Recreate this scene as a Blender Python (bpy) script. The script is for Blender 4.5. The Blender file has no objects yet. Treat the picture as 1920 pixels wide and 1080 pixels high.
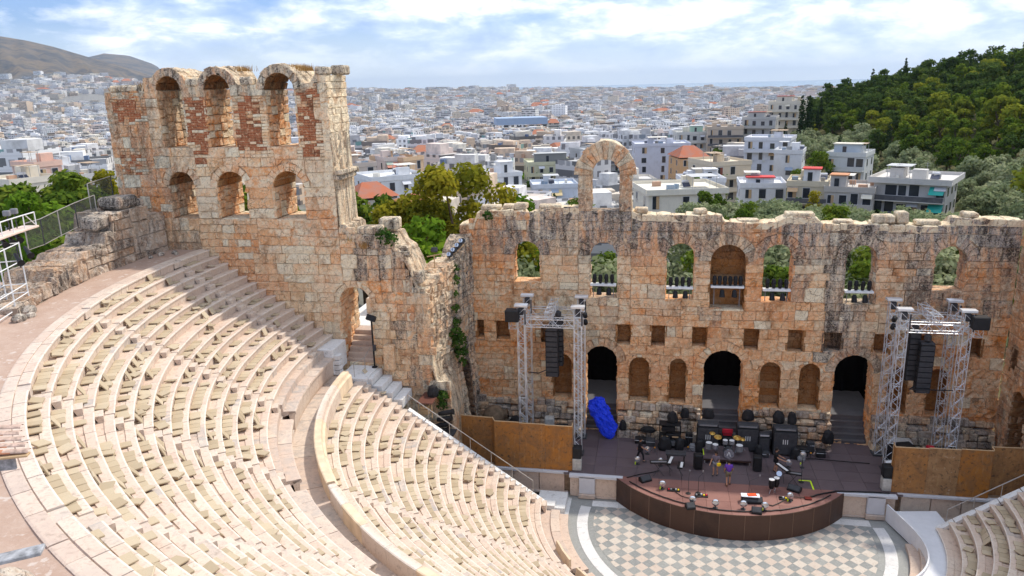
import bpy, bmesh, math, random
import numpy as np
from mathutils import Vector, Matrix, noise
random.seed(7)
SC = bpy.context.scene
COL = SC.collection
R = math.radians

# ------------------------------------------------------------ camera
cam_d = bpy.data.cameras.new('camera')
cam = bpy.data.objects.new('camera', cam_d)
COL.objects.link(cam)
cam_d.sensor_width = 36.0
cam_d.lens = 1432.48 / 1920 * 36.0
cam_d.clip_start = 0.3
cam_d.clip_end = 60000
CAM = Vector((-5.0433, -43.5223, 26.8471))
_r = Vector((0.983345, 0.180130, -0.024216)); _u = Vector((-0.023191, 0.256504, 0.966265)); _f = Vector((-0.180265, 0.949610, -0.256409))
cam.matrix_world = Matrix(((_r.x, _u.x, -_f.x, CAM.x), (_r.y, _u.y, -_f.y, CAM.y), (_r.z, _u.z, -_f.z, CAM.z), (0, 0, 0, 1)))
SC.camera = cam

# ------------------------------------------------------------ light and sky
SUN_EL, SUN_AZ = R(55), R(43)          # azimuth from +Y towards +X
SUN_DIR = Vector((math.cos(SUN_EL) * math.sin(SUN_AZ), math.cos(SUN_EL) * math.cos(SUN_AZ), math.sin(SUN_EL)))
sd = bpy.data.lights.new('sun', 'SUN'); sd.energy = 2.75; sd.angle = R(1.6); sd.color = (1.0, 0.93, 0.82)
so = bpy.data.objects.new('sun', sd); COL.objects.link(so)
so.rotation_euler = (-SUN_DIR).to_track_quat('-Z', 'Y').to_euler()
so.location = (60, 40, 80)

W = bpy.data.worlds.new('World'); SC.world = W; W.use_nodes = True
nt = W.node_tree; nt.nodes.clear()
def N(nt, t, **k):
    n = nt.nodes.new(t)
    for a, b in k.items():
        if a == 'inp':
            for i, v in b.items(): n.inputs[i].default_value = v
        else: setattr(n, a, b)
    return n
def L(nt, a, b): nt.links.new(a, b)
def ramp(nt, src, stops, interp='LINEAR'):
    n = nt.nodes.new('ShaderNodeValToRGB'); n.color_ramp.interpolation = interp
    el = n.color_ramp.elements
    while len(el) < len(stops): el.new(0.5)
    for e, (p, c) in zip(el, stops):
        e.position = p; e.color = (c, c, c, 1) if not isinstance(c, (tuple, list)) else (*c[:3], 1)
    if src is not None: nt.links.new(src, n.inputs[0])
    return n.outputs[0]
def mathn(nt, op, a, b=None, clamp=False):
    n = nt.nodes.new('ShaderNodeMath'); n.operation = op; n.use_clamp = clamp
    for i, v in enumerate((a, b)):
        if v is None: continue
        if isinstance(v, (int, float)): n.inputs[i].default_value = v
        else: nt.links.new(v, n.inputs[i])
    return n.outputs[0]
def mix(nt, fac, a, b, blend='MIX'):
    n = nt.nodes.new('ShaderNodeMix'); n.data_type = 'RGBA'; n.blend_type = blend
    for i, v in ((0, fac), (6, a), (7, b)):
        if isinstance(v, (int, float)): n.inputs[i].default_value = v
        elif isinstance(v, (tuple, list)): n.inputs[i].default_value = (*v[:3], 1)
        else: nt.links.new(v, n.inputs[i])
    return n.outputs[2]
def noise_tex(nt, vec, scale, detail=4, rough=.55, dist=0.0):
    n = nt.nodes.new('ShaderNodeTexNoise'); n.inputs['Scale'].default_value = scale
    n.inputs['Detail'].default_value = detail; n.inputs['Roughness'].default_value = rough; n.inputs['Distortion'].default_value = dist
    if vec is not None: nt.links.new(vec, n.inputs['Vector'])
    return n.outputs[0]
def mapping(nt, vec, scale=(1, 1, 1), loc=(0, 0, 0), rot=(0, 0, 0)):
    n = nt.nodes.new('ShaderNodeMapping'); n.inputs['Scale'].default_value = scale; n.inputs['Location'].default_value = loc; n.inputs['Rotation'].default_value = rot
    nt.links.new(vec, n.inputs['Vector']); return n.outputs[0]

sky = N(nt, 'ShaderNodeTexSky', sky_type='NISHITA', sun_disc=False, sun_elevation=SUN_EL, sun_rotation=SUN_AZ, altitude=100, air_density=1.0, dust_density=1.2, ozone_density=2.0)
tc = N(nt, 'ShaderNodeTexCoord')
sep = N(nt, 'ShaderNodeSeparateXYZ'); L(nt, tc.outputs['Generated'], sep.inputs[0])
cl1 = noise_tex(nt, mapping(nt, tc.outputs['Generated'], (1, 1, 3.2), (.4, .2, .15)), 5.0, 7, .58, .25)
cl2 = noise_tex(nt, mapping(nt, tc.outputs['Generated'], (1, 1, 3.0), (2.1, 1.3, .4)), 11.0, 6, .6, .2)
# thin veil of high cloud towards the sun, broken cloud away from it
sv = N(nt, 'ShaderNodeVectorMath', operation='DOT_PRODUCT'); L(nt, tc.outputs['Generated'], sv.inputs[0]); sv.inputs[1].default_value = tuple(SUN_DIR)
veil = ramp(nt, sv.outputs['Value'], [(.0, 0), (.30, .10), (.52, .62), (1.0, .75)])
dens = mathn(nt, 'ADD', mathn(nt, 'ADD', cl1, mathn(nt, 'MULTIPLY', mathn(nt, 'SUBTRACT', cl2, .5), .35)), mathn(nt, 'MULTIPLY', veil, .42))
cover = ramp(nt, dens, [(.43, 0), (.52, .5), (.63, .95), (.78, 1.0)])
shade = ramp(nt, cl2, [(.30, (.36, .50, .80)), (.46, (.62, .74, .95)), (.60, (1.05, 1.08, 1.12))])
skyc = mix(nt, 1.0, sky.outputs[0], (.05, .075, .125), 'MULTIPLY')
low = ramp(nt, sep.outputs[2], [(0.0, .9), (.035, .5), (.08, .12), (.25, 0)])   # pale band of far air low in the sky
skyc = mix(nt, low, skyc, (.92, 1.0, 1.06))
cover = mathn(nt, 'MULTIPLY', cover, ramp(nt, sep.outputs[2], [(0.0, .15), (.035, .6), (.06, 1)]))
allc = mix(nt, cover, skyc, shade)
bg = N(nt, 'ShaderNodeBackground'); L(nt, allc, bg.inputs[0]); bg.inputs[1].default_value = 1.0
wo = N(nt, 'ShaderNodeOutputWorld'); L(nt, bg.outputs[0], wo.inputs[0])

vs = SC.view_settings
vs.view_transform = 'Standard'; vs.look = 'None'; vs.gamma = 1.0; vs.exposure = 0.42; vs.use_curve_mapping = False
SC.cycles.max_bounces = 6; SC.cycles.diffuse_bounces = 4; SC.cycles.glossy_bounces = 2; SC.cycles.transmission_bounces = 3
SC.cycles.volume_bounces = 0; SC.cycles.transparent_max_bounces = 8
SC.cycles.caustics_reflective = False; SC.cycles.caustics_refractive = False
SC.cycles.use_denoising = True

# ------------------------------------------------------------ mesh helpers
class Acc:
    def __init__(s): s.V = []; s.F = []; s.T = []; s.M = []; s.U = []
    def add(s, vs, fs, tint=(0, 0, 0), m=0, uv=None):
        o = len(s.V); s.V.extend(vs); s.F.extend([tuple(i + o for i in f) for f in fs])
        s.T.extend([tint] * len(vs)); s.M.extend([m] * len(fs))
        if uv is not None: s.U.extend(uv)
    def merge(s, b):
        o = len(s.V); s.V.extend(b.V); s.F.extend([tuple(i + o for i in f) for f in b.F]); s.T.extend(b.T); s.M.extend(b.M); s.U.extend(b.U)
    def box(s, c, d, rz=0, tint=(0, 0, 0), m=0, rot=None):
        cx, cy, cz = c; hx, hy, hz = d[0] / 2, d[1] / 2, d[2] / 2
        vs = [Vector((x, y, z)) for z in (-hz, hz) for y in (-hy, hy) for x in (-hx, hx)]
        M = rot if rot is not None else Matrix.Rotation(rz, 3, 'Z')
        vs = [tuple(M @ v + Vector(c)) for v in vs]
        s.add(vs, [(0, 2, 3, 1), (4, 5, 7, 6), (0, 1, 5, 4), (2, 6, 7, 3), (0, 4, 6, 2), (1, 3, 7, 5)], tint, m)
    def cbox(s, c, d, b=.03, rz=0, tint=(0, 0, 0), m=0, rot=None):
        # chamfered box: 24 verts
        hx, hy, hz = d[0] / 2, d[1] / 2, d[2] / 2; b = min(b, hx * .45, hy * .45, hz * .45)
        M = rot if rot is not None else Matrix.Rotation(rz, 3, 'Z')
        vs = []; idx = {}
        for sx in (-1, 1):
            for sy in (-1, 1):
                for sz in (-1, 1):
                    for a in range(3):
                        p = [sx * (hx - b), sy * (hy - b), sz * (hz - b)]; p[a] += (sx, sy, sz)[a] * b
                        idx[(sx, sy, sz, a)] = len(vs); vs.append(tuple(M @ Vector(p) + Vector(c)))
        fs = []
        for a in range(3):
            o = [i for i in range(3) if i != a]
            for sg in (-1, 1):
                q = []
                for e1, e2 in ((-1, -1), (1, -1), (1, 1), (-1, 1)):
                    k = [0, 0, 0]; k[a] = sg; k[o[0]] = e1; k[o[1]] = e2; q.append(idx[(*k, a)])
                if (sg > 0) != (a == 1): fs.append(tuple(q))
                else: fs.append(tuple(reversed(q)))
        for a in range(3):
            o = [i for i in range(3) if i != a]
            for e1 in (-1, 1):
                for e2 in (-1, 1):
                    q = []
                    for sg, ax in ((-1, o[0]), (1, o[0]), (1, o[1]), (-1, o[1])):
                        k = [0, 0, 0]; k[a] = sg; k[o[0]] = e1; k[o[1]] = e2; q.append(idx[(*k, ax)])
                    fs.append(tuple(q))
        for sx in (-1, 1):
            for sy in (-1, 1):
                for sz in (-1, 1): fs.append(tuple(idx[(sx, sy, sz, a)] for a in range(3)))
        s.add(vs, fs, tint, m)
    def tube(s, p0, p1, r, n=6, r1=None, tint=(0, 0, 0), m=0, cap=True):
        p0 = Vector(p0); p1 = Vector(p1); d = (p1 - p0)
        if d.length < 1e-6: return
        q = d.to_track_quat('Z', 'Y'); r1 = r if r1 is None else r1
        vs = []
        for p, rr in ((p0, r), (p1, r1)):
            for i in range(n):
                a = 2 * math.pi * i / n; vs.append(tuple(p + q @ Vector((rr * math.cos(a), rr * math.sin(a), 0))))
        fs = [(i, (i + 1) % n, n + (i + 1) % n, n + i) for i in range(n)]
        if cap: fs += [tuple(reversed(range(n))), tuple(range(n, 2 * n))]
        s.add(vs, fs, tint, m)
    def path(s, pts, r, n=6, tint=(0, 0, 0), m=0):
        for a, b in zip(pts[:-1], pts[1:]): s.tube(a, b, r, n, tint=tint, m=m)
    def lathe(s, c, prof, n=12, tint=(0, 0, 0), m=0, rot=None):
        vs = []; c = Vector(c)
        for (r, z) in prof:
            for i in range(n):
                a = 2 * math.pi * i / n; v = Vector((r * math.cos(a), r * math.sin(a), z))
                if rot is not None: v = rot @ v
                vs.append(tuple(c + v))
        fs = []
        for k in range(len(prof) - 1):
            for i in range(n): fs.append((k * n + i, k * n + (i + 1) % n, (k + 1) * n + (i + 1) % n, (k + 1) * n + i))
        fs.append(tuple(reversed(range(n)))); fs.append(tuple(range((len(prof) - 1) * n, len(prof) * n)))
        s.add(vs, fs, tint, m)
    def prism(s, poly, z0, z1, tint=(0, 0, 0), m=0):
        n = len(poly); vs = [(x, y, z0) for x, y in poly] + [(x, y, z1) for x, y in poly]
        s.add(vs, [tuple(reversed(range(n))), tuple(range(n, 2 * n))] + [(i, (i + 1) % n, n + (i + 1) % n, n + i) for i in range(n)], tint, m)
    def obj(s, name, mats, parent=None, smooth=False, kind=None, label=None, cat=None, group=None, recalc=False):
        me = bpy.data.meshes.new(name); me.from_pydata(s.V, [], s.F)
        if not isinstance(mats, (list, tuple)): mats = [mats]
        for m in mats: me.materials.append(m)
        if len(mats) > 1: me.polygons.foreach_set('material_index', s.M)
        if len(s.T) == len(s.V) and s.V:
            at = me.attributes.new('tint', 'FLOAT_COLOR', 'POINT')
            a = np.ones((len(s.V), 4), np.float32); a[:, :3] = np.array(s.T, np.float32); at.data.foreach_set('color', a.ravel())
        if s.U:
            uv = me.uv_layers.new(name='UVMap'); uv.data.foreach_set('uv', np.array(s.U, np.float32).ravel())
        if smooth: me.polygons.foreach_set('use_smooth', [True] * len(me.polygons))
        if recalc:
            bm = bmesh.new(); bm.from_mesh(me); bmesh.ops.recalc_face_normals(bm, faces=bm.faces); bm.to_mesh(me); bm.free()
        me.update()
        o = bpy.data.objects.new(name, me); COL.objects.link(o)
        if parent is not None: o.parent = parent
        tag(o, label, cat, group, kind)
        return o
def tag(o, label=None, cat=None, group=None, kind=None):
    if label: o['label'] = label
    if cat: o['category'] = cat
    if group: o['group'] = group
    if kind: o['kind'] = kind
    return o
def empty(name, loc=(0, 0, 0), label=None, cat=None, group=None, kind=None, rz=0, parent=None):
    o = bpy.data.objects.new(name, None); o.empty_display_size = .3; COL.objects.link(o)
    o.location = loc; o.rotation_euler = (0, 0, rz)
    if parent is not None: o.parent = parent
    return tag(o, label, cat, group, kind)
def inst(src, parent=None, loc=None, rz=None, scale=None):
    c = src.copy(); COL.objects.link(c); c.parent = parent
    if loc is not None: c.location = loc
    if rz is not None: c.rotation_euler = (0, 0, rz)
    if scale is not None: c.scale = scale if isinstance(scale, (tuple, list)) else (scale,) * 3
    return c
def copy_tree(o, parent=None, loc=None, rz=None, scale=None):
    c = inst(o, parent, loc, rz, scale)
    for ch in list(o.children): copy_tree(ch, c)
    return c
def nz(x, y, z): return noise.noise(Vector((x, y, z)))
def U(a, b): return random.uniform(a, b)

# ------------------------------------------------------------ materials
MATS = {}
def newmat(name, rough=.85, spec=.3):
    m = bpy.data.materials.new(name); m.use_nodes = True; nt = m.node_tree
    b = nt.nodes['Principled BSDF']; b.inputs['Roughness'].default_value = rough
    b.inputs['Specular IOR Level'].default_value = spec
    MATS[name] = m
    return m, nt, b
def bump(nt, b, h, strength=.5, dist=.03):
    n = nt.nodes.new('ShaderNodeBump'); n.inputs['Strength'].default_value = strength; n.inputs['Distance'].default_value = dist
    nt.links.new(h, n.inputs['Height']); nt.links.new(n.outputs[0], b.inputs['Normal'])
def simple(name, col, rough=.7, metal=0, var=.12, scale=6, spec=.3, emit=0):
    m, nt, b = newmat(name, rough, spec)
    g = N(nt, 'ShaderNodeNewGeometry'); n = noise_tex(nt, g.outputs['Position'], scale, 4)
    a = tuple(c * (1 - var) for c in col); d = tuple(min(1, c * (1 + var)) for c in col)
    L(nt, ramp(nt, n, [(.3, a), (.7, d)]), b.inputs['Base Color']); b.inputs['Metallic'].default_value = metal
    return m
def stone_mat(name, c0, c1, c2, orange, grey, dark=(.035, .027, .02), pit=.75, streak=True, bumps=.9):
    m, nt, b = newmat(name, .92, .15)
    g = N(nt, 'ShaderNodeNewGeometry'); P = g.outputs['Position']
    at = N(nt, 'ShaderNodeAttribute', attribute_name='tint'); sp = N(nt, 'ShaderNodeSeparateColor'); L(nt, at.outputs['Color'], sp.inputs[0])
    big = noise_tex(nt, P, .45, 5, .6, .4); mid = noise_tex(nt, P, 2.2, 6, .65, .6); fine = noise_tex(nt, P, 11, 5, .65)
    v = mathn(nt, 'ADD', sp.outputs[0], mathn(nt, 'MULTIPLY', mathn(nt, 'SUBTRACT', mid, .5), 1.1))
    base = ramp(nt, v, [(.05, c0), (.5, c1), (.95, c2)])
    of = mathn(nt, 'MULTIPLY', sp.outputs[2], ramp(nt, mathn(nt, 'ADD', mathn(nt, 'MULTIPLY', big, .5), mathn(nt, 'MULTIPLY', mid, .5)), [(.38, 0), (.62, 1)]))
    base = mix(nt, of, base, orange)
    st = noise_tex(nt, mapping(nt, P, (1.6, 1.6, .28)), 1.3, 6, .65, .5) if streak else big
    gf = mathn(nt, 'MULTIPLY', sp.outputs[1], ramp(nt, st, [(.33, 0), (.55, 1)]), clamp=True)
    base = mix(nt, gf, base, grey)
    df = mathn(nt, 'MULTIPLY', mathn(nt, 'MULTIPLY', sp.outputs[1], 1.5, True), ramp(nt, mathn(nt, 'ADD', mathn(nt, 'MULTIPLY', st, .5), mathn(nt, 'MULTIPLY', fine, .5)), [(.47, 0), (.58, .92)]))
    brn = ramp(nt, noise_tex(nt, mapping(nt, P, (1, 1, .5)), .9, 7, .7, .9), [(.53, 0), (.66, .58)]); base = mix(nt, brn, base, (.36, .15, .05))
    base = mix(nt, df, base, dark)
    vor = N(nt, 'ShaderNodeTexVoronoi', feature='DISTANCE_TO_EDGE'); vor.inputs['Scale'].default_value = 2.1
    wv = N(nt, 'ShaderNodeVectorMath', operation='ADD'); L(nt, P, wv.inputs[0])
    nn = N(nt, 'ShaderNodeTexNoise'); nn.inputs['Scale'].default_value = 2.5; nn.inputs['Detail'].default_value = 3; L(nt, P, nn.inputs['Vector'])
    sc = N(nt, 'ShaderNodeVectorMath', operation='SCALE'); L(nt, nn.outputs[1], sc.inputs[0]); sc.inputs['Scale'].default_value = .5; L(nt, sc.outputs[0], wv.inputs[1])
    L(nt, wv.outputs[0], vor.inputs['Vector'])
    crack = ramp(nt, vor.outputs['Distance'], [(0, 0), (.045, 1)])
    pf = ramp(nt, fine, [(.34, 1), (.44, 0)])
    lt = ramp(nt, noise_tex(nt, P, 5.0, 6, .7, .8), [(.52, 0), (.66, .65)])
    base = mix(nt, lt, base, c0)
    base = mix(nt, mathn(nt, 'MULTIPLY', pf, pit), base, tuple(x * .34 for x in c1))
    cf = mathn(nt, 'MULTIPLY', mathn(nt, 'SUBTRACT', 1.0, crack), ramp(nt, noise_tex(nt, P, 1.1, 4, .6, .3), [(.50, 0), (.62, .8)]))
    base = mix(nt, cf, base, tuple(x * .25 for x in c1))
    L(nt, base, b.inputs['Base Color'])
    h = mathn(nt, 'ADD', mathn(nt, 'MULTIPLY', fine, .55), mathn(nt, 'ADD', mathn(nt, 'MULTIPLY', mid, .9), mathn(nt, 'MULTIPLY', crack, .25)))
    bump(nt, b, h, bumps, .13)
    return m
STONE = stone_mat('ruin_stone', (.88, .75, .53), (.88, .60, .35), (.83, .47, .26), (.82, .29, .06), (.47, .42, .38))
NICHE_SHADE = stone_mat('niche_shade_stone', (.44, .27, .14), (.36, .19, .085), (.28, .14, .06), (.42, .17, .045), (.24, .2, .17))  # stone with the shade of the deep recesses painted into its brown
DARKSTONE = stone_mat('dark_brown_stone', (.50, .30, .15), (.26, .14, .07), (.12, .065, .035), (.46, .17, .04), (.10, .085, .07))  # darker brown stone for the undersides of the wing arches
STONE_L = stone_mat('wing_stone', (.88, .76, .55), (.88, .62, .37), (.83, .48, .27), (.80, .28, .06), (.47, .42, .37))
GREYSTONE = stone_mat('grey_stone', (.70, .62, .52), (.60, .49, .38), (.50, .36, .25), (.55, .28, .12), (.33, .31, .29))
def marble_mat(name, c0, c1, vein, bumps=.25):
    m, nt, b = newmat(name, .6, .3)
    g = N(nt, 'ShaderNodeNewGeometry'); P = g.outputs['Position']
    at = N(nt, 'ShaderNodeAttribute', attribute_name='tint'); sp = N(nt, 'ShaderNodeSeparateColor'); L(nt, at.outputs['Color'], sp.inputs[0])
    a = noise_tex(nt, P, 1.2, 6, .6, 1.5); f = noise_tex(nt, P, 7, 6, .65, 1.0)
    base = ramp(nt, mathn(nt, 'ADD', sp.outputs[0], mathn(nt, 'MULTIPLY', mathn(nt, 'SUBTRACT', a, .5), .9)), [(.1, c0), (.9, c1)])
    base = mix(nt, ramp(nt, f, [(.50, 0), (.68, .62)]), base, vein)
    base = mix(nt, mathn(nt, 'MULTIPLY', sp.outputs[1], ramp(nt, a, [(.4, .2), (.65, 1)])), base, (.33, .32, .31))
    base = mix(nt, mathn(nt, 'MULTIPLY', sp.outputs[2], .5), base, (.80, .73, .65))
    w = noise_tex(nt, P, 3.0, 8, .7); base = mix(nt, ramp(nt, w, [(.56, 0), (.72, .6)]), base, tuple(x * .45 for x in vein))
    L(nt, base, b.inputs['Base Color']); bump(nt, b, mathn(nt, 'ADD', a, mathn(nt, 'MULTIPLY', w, .8)), bumps, .03)
    return m
SEAT = marble_mat('seat_marble', (.67, .555, .45), (.60, .455, .36), (.43, .30, .225))
WHITEM = marble_mat('white_marble', (.76, .75, .73), (.70, .67, .63), (.55, .50, .45), .1)
FLOORM = marble_mat('floor_marble', (.56, .50, .43), (.52, .43, .36), (.42, .33, .26), .15)
GREENM = marble_mat('grey_green_marble', (.30, .30, .28), (.23, .235, .225), (.38, .38, .36), .15)
BANDM = marble_mat('band_marble', (.74, .73, .71), (.66, .64, .62), (.50, .48, .47), .15)
MORTAR = simple('mortar', (.36, .25, .17), .95, var=.35, scale=3)
def brick_mat():
    m, nt, b = newmat('old_brick', .95, .1)
    g = N(nt, 'ShaderNodeNewGeometry'); sp = N(nt, 'ShaderNodeSeparateXYZ'); L(nt, g.outputs['Position'], sp.inputs[0])
    cb = N(nt, 'ShaderNodeCombineXYZ'); L(nt, sp.outputs[0], cb.inputs[0]); L(nt, sp.outputs[2], cb.inputs[1])
    br = N(nt, 'ShaderNodeTexBrick'); L(nt, cb.outputs[0], br.inputs['Vector'])
    br.inputs['Color1'].default_value = (.42, .13, .055, 1); br.inputs['Color2'].default_value = (.27, .075, .035, 1); br.inputs['Mortar'].default_value = (.46, .24, .13, 1)
    br.inputs['Scale'].default_value = 1.0; br.inputs['Mortar Size'].default_value = .018; br.inputs['Brick Width'].default_value = .42; br.inputs['Row Height'].default_value = .11
    n = noise_tex(nt, g.outputs['Position'], 1.4, 6, .65); n2 = noise_tex(nt, g.outputs['Position'], 6, 5)
    c = mix(nt, ramp(nt, n, [(.5, 0), (.7, .7)]), br.outputs[0], (.07, .05, .03)); c = mix(nt, ramp(nt, n2, [(.56, 0), (.64, .85)]), c, (.66, .44, .28))
    L(nt, c, b.inputs['Base Color']); bump(nt, b, mathn(nt, 'ADD', br.outputs[1], mathn(nt, 'MULTIPLY', n2, -1)), .6, -.04)
    return m
BRICK = brick_mat()
# ------------------------------------------------------------ masonry
def patch(pos, nor, lu, lv, tint, prot=0.0, rough=.05, gap=.018, rnd=.035, depth=.14, m=0, cell=.34):
    """One weathered stone: face grid with rounded, uneven rim and sides running back into the wall."""
    a = Acc(); nu = max(1, min(5, round(lu / cell))); nv = max(1, min(4, round(lv / cell)))
    sd = U(0, 90); V = []; G = {}
    def put(s, t, d):
        p = pos(s, t); n = nor(s, t); q = p + n * d; V.append((q.x, q.y, q.z)); return len(V) - 1
    gs, gt = min(.3, gap / max(lu, .05)), min(.3, gap / max(lv, .05)); rs, rt = min(.3, rnd / max(lu, .05)), min(.3, rnd / max(lv, .05))
    for j in range(nv + 1):
        for i in range(nu + 1):
            s = gs + rs + (1 - 2 * gs - 2 * rs) * i / nu; t = gt + rt + (1 - 2 * gt - 2 * rt) * j / nv
            s += .35 * rs * nz(sd, i * 1.3, j * 2.1) * 2; t += .35 * rt * nz(i * 1.7, sd, j * 1.1) * 2
            G[i, j] = put(s, t, prot + rough * 1.6 * nz(i * .9 + sd, j * .9, sd * .7) - (rnd * .25 if i in (0, nu) or j in (0, nv) else 0))
    F = [(G[i, j], G[i + 1, j], G[i + 1, j + 1], G[i, j + 1]) for i in range(nu) for j in range(nv)]
    per = [(i, 0) for i in range(nu)] + [(nu, j) for j in range(nv)] + [(i, nv) for i in range(nu, 0, -1)] + [(0, j) for j in range(nv, 0, -1)]
    ring = []
    for (i, j) in per:
        ring.append((put(gs + (1 - 2 * gs) * i / nu, gt + (1 - 2 * gt) * j / nv, prot - rnd * .9), put(gs + (1 - 2 * gs) * i / nu, gt + (1 - 2 * gt) * j / nv, -depth)))
    k = len(per)
    for x in range(k):
        y = (x + 1) % k; A, B = G[per[x]], G[per[y]]
        F.append((A, ring[x][0], ring[y][0], B)); F.append((ring[x][0], ring[x][1], ring[y][1], ring[y][0]))
    a.add(V, F, tint, m); a.size = lu * lv
    c = pos(.5, .5); a.rank = lu * lv / max(1, (c - CAM).length_squared)
    return a
def const(v): return lambda s, t: v

class Wall:
    """A wall laid out in (u, z); M maps (u, d, z) to the world, d pointing out of the visible face."""
    def __init__(s, name, M, out, along, u0, u1, zb, top, thick, openings, tintf, mats, keys=(), ch=(.42, .62), sl=(.55, 1.25), rough=.05, bricks=(), gap=.018, missing=.02, breaks=(), warp=.055):
        s.breaks, s.warp = breaks, warp
        s.name, s.M, s.out, s.along = name, M, out, along
        s.u0, s.u1, s.zb, s.top, s.thick, s.op, s.tintf, s.mats = u0, u1, zb, top, thick, openings, tintf, mats
        s.keys, s.ch, s.sl, s.rough, s.bricks, s.gap, s.missing = keys, ch, sl, rough, bricks, gap, missing
        s.st = []
    @staticmethod
    def half(o, z, extra=0.0):
        if z < o['z0']: return 0.0
        if z <= o['zs']: return o['w']
        if o.get('rect'): return 0.0
        r = o['w'] + extra; rise = o.get('rise', 1.0)
        q = r * r - ((z - o['zs']) / rise) ** 2
        return math.sqrt(q) if q > 0 else 0.0
    def gaps(s, z):
        g = []
        for o in s.op:
            h = s.half(o, z, o.get('t', .0))
            if h > 0: g.append((o['u'] - h, o['u'] + h, o))
        return sorted(g, key=lambda q: q[0])
    def courses(s):
        tmax = max(s.top(s.u0 + (s.u1 - s.u0) * i / 200) for i in range(201))
        ks = sorted(set([s.zb, tmax] + [k for k in s.keys if s.zb < k < tmax])); out = []
        for a, b in zip(ks[:-1], ks[1:]):
            n = max(1, round((b - a) / U(*s.ch))); z = a
            for i in range(n): out.append((a + (b - a) * i / n, a + (b - a) * (i + 1) / n))
        return out
    def bands(s):
        # courses step from one stretch of the wall to the next, as repaired masonry does
        tmax = max(s.top(s.u0 + (s.u1 - s.u0) * i / 200) for i in range(201))
        ks = sorted(set([s.zb, tmax] + [k for k in s.keys if s.zb < k < tmax]))
        for a, b in zip(ks[:-1], ks[1:]):
            u = s.u0
            while u < s.u1 - .05:
                w = U(2.5, 6.5); v = min(s.u1, u + w)
                if s.u1 - v < 1.5: v = s.u1
                for bk in s.breaks:
                    if u + .01 < bk < v + .8: v = bk; break
                n = max(1, round((b - a) / U(*s.ch)))
                cz = [a] + [a + (b - a) * (i + U(-.16, .16)) / n for i in range(1, n)] + [b]
                for i in range(n): yield u, v, cz[i], cz[i + 1]
                u = v
    def face(s):
        for ua_, ub_, z0, z1 in s.bands():
            zm = (z0 + z1) / 2; segs = []; cur = ua_; lo = None
            for (a, b, o) in s.gaps(zm):
                if b <= ua_ or a >= ub_: continue
                if a - cur > .02: segs.append((cur, a, lo, o))
                cur = max(cur, b); lo = o
            if ub_ - cur > .02: segs.append((cur, ub_, lo, None))
            for (a, b, ol, orr) in segs:
                Ls = b - a; n = max(1, round(Ls / U(*s.sl))); cuts = [a] + [a + Ls * (i + U(-.22, .22)) / n for i in range(1, n)] + [b]
                for i in range(n):
                    ua, ub = cuts[i], cuts[i + 1]
                    if ub - ua < .06: continue
                    um = (ua + ub) / 2; zt = min(z1, s.top(um))
                    if zt - z0 < .16: continue
                    if zt < z1: zt = min(z1, zt + U(-.05, .05))
                    fl = (lambda z, o=ol: o['u'] + max(s.half(o, z, o.get('t', 0)), 0)) if (i == 0 and ol is not None and zm > ol['zs']) else (lambda z, q=ua: q)
                    fr = (lambda z, o=orr: o['u'] - max(s.half(o, z, o.get('t', 0)), 0)) if (i == n - 1 and orr is not None and zm > orr['zs']) else (lambda z, q=ub: q)
                    def pos(p, t, fl=fl, fr=fr, z0=z0, zt=zt):
                        z = z0 + (zt - z0) * t; x0 = fl(z); x1 = max(x0 + .03, fr(z)); x = x0 + (x1 - x0) * p; k = s.warp; return s.M(x + k * nz(x * .8, z * 1.1, 7) + k * .8 * nz(x * 2.1, z * 2.3, 31), 0, z + k * 1.5 * nz(x * .5, z * .6, 17) + k * .6 * nz(x * 1.9, z * 1.3, 41))
                    isb = any(r[0] - .6 < um < r[1] + .6 and r[2] - .5 < zm < r[3] + .5 for r in s.bricks)
                    nrm = lambda p, t, um=um: s.out(um)
                    nb = 0
                    if isb:
                        def inb(x, z): return any(min(x - r[0], r[1] - x, (z - r[2]) * .8, (r[3] - z) * .8) > .35 * nz(x * .9, z * .9, 3) + .55 * nz(x * 2.6, z * 2.6, 9) + U(-.1, .1) for r in s.bricks)
                        nr = max(1, round((zt - z0) / .19)); ncl = max(1, round((ub - ua) / .42)); cells = [(i_, j_) for i_ in range(ncl) for j_ in range(nr)]
                        hit = [inb(ua + (ub - ua) * (i_ + .5) / ncl, z0 + (zt - z0) * (j_ + .5) / nr) for i_, j_ in cells]; nb = sum(hit)
                        if nb:
                            for (i_, j_), h_ in zip(cells, hit):
                                def sp_(p, t, i_=i_, j_=j_): return pos((i_ + p) / ncl, (j_ + t) / nr)
                                if h_ and random.random() < .86: s.st.append(patch(sp_, nrm, (ub - ua) / ncl, (zt - z0) / nr, s.tintf(um, zm), U(-.045, .0), .015, .006, .012, .16, 1))
                                else: s.st.append(patch(sp_, nrm, (ub - ua) / ncl, (zt - z0) / nr, s.tintf(um, zm), U(-.06, .03), .03, .012, .03, .2))
                    if not nb:
                        pr = U(-.04, .045) if random.random() > s.missing else U(-.085, -.06)
                        s.st.append(patch(pos, nrm, ub - ua, zt - z0, s.tintf(um, zm), pr, s.rough * U(.6, 1.6), s.gap * U(.3, 1.6), U(.01, .05), .14))
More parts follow.
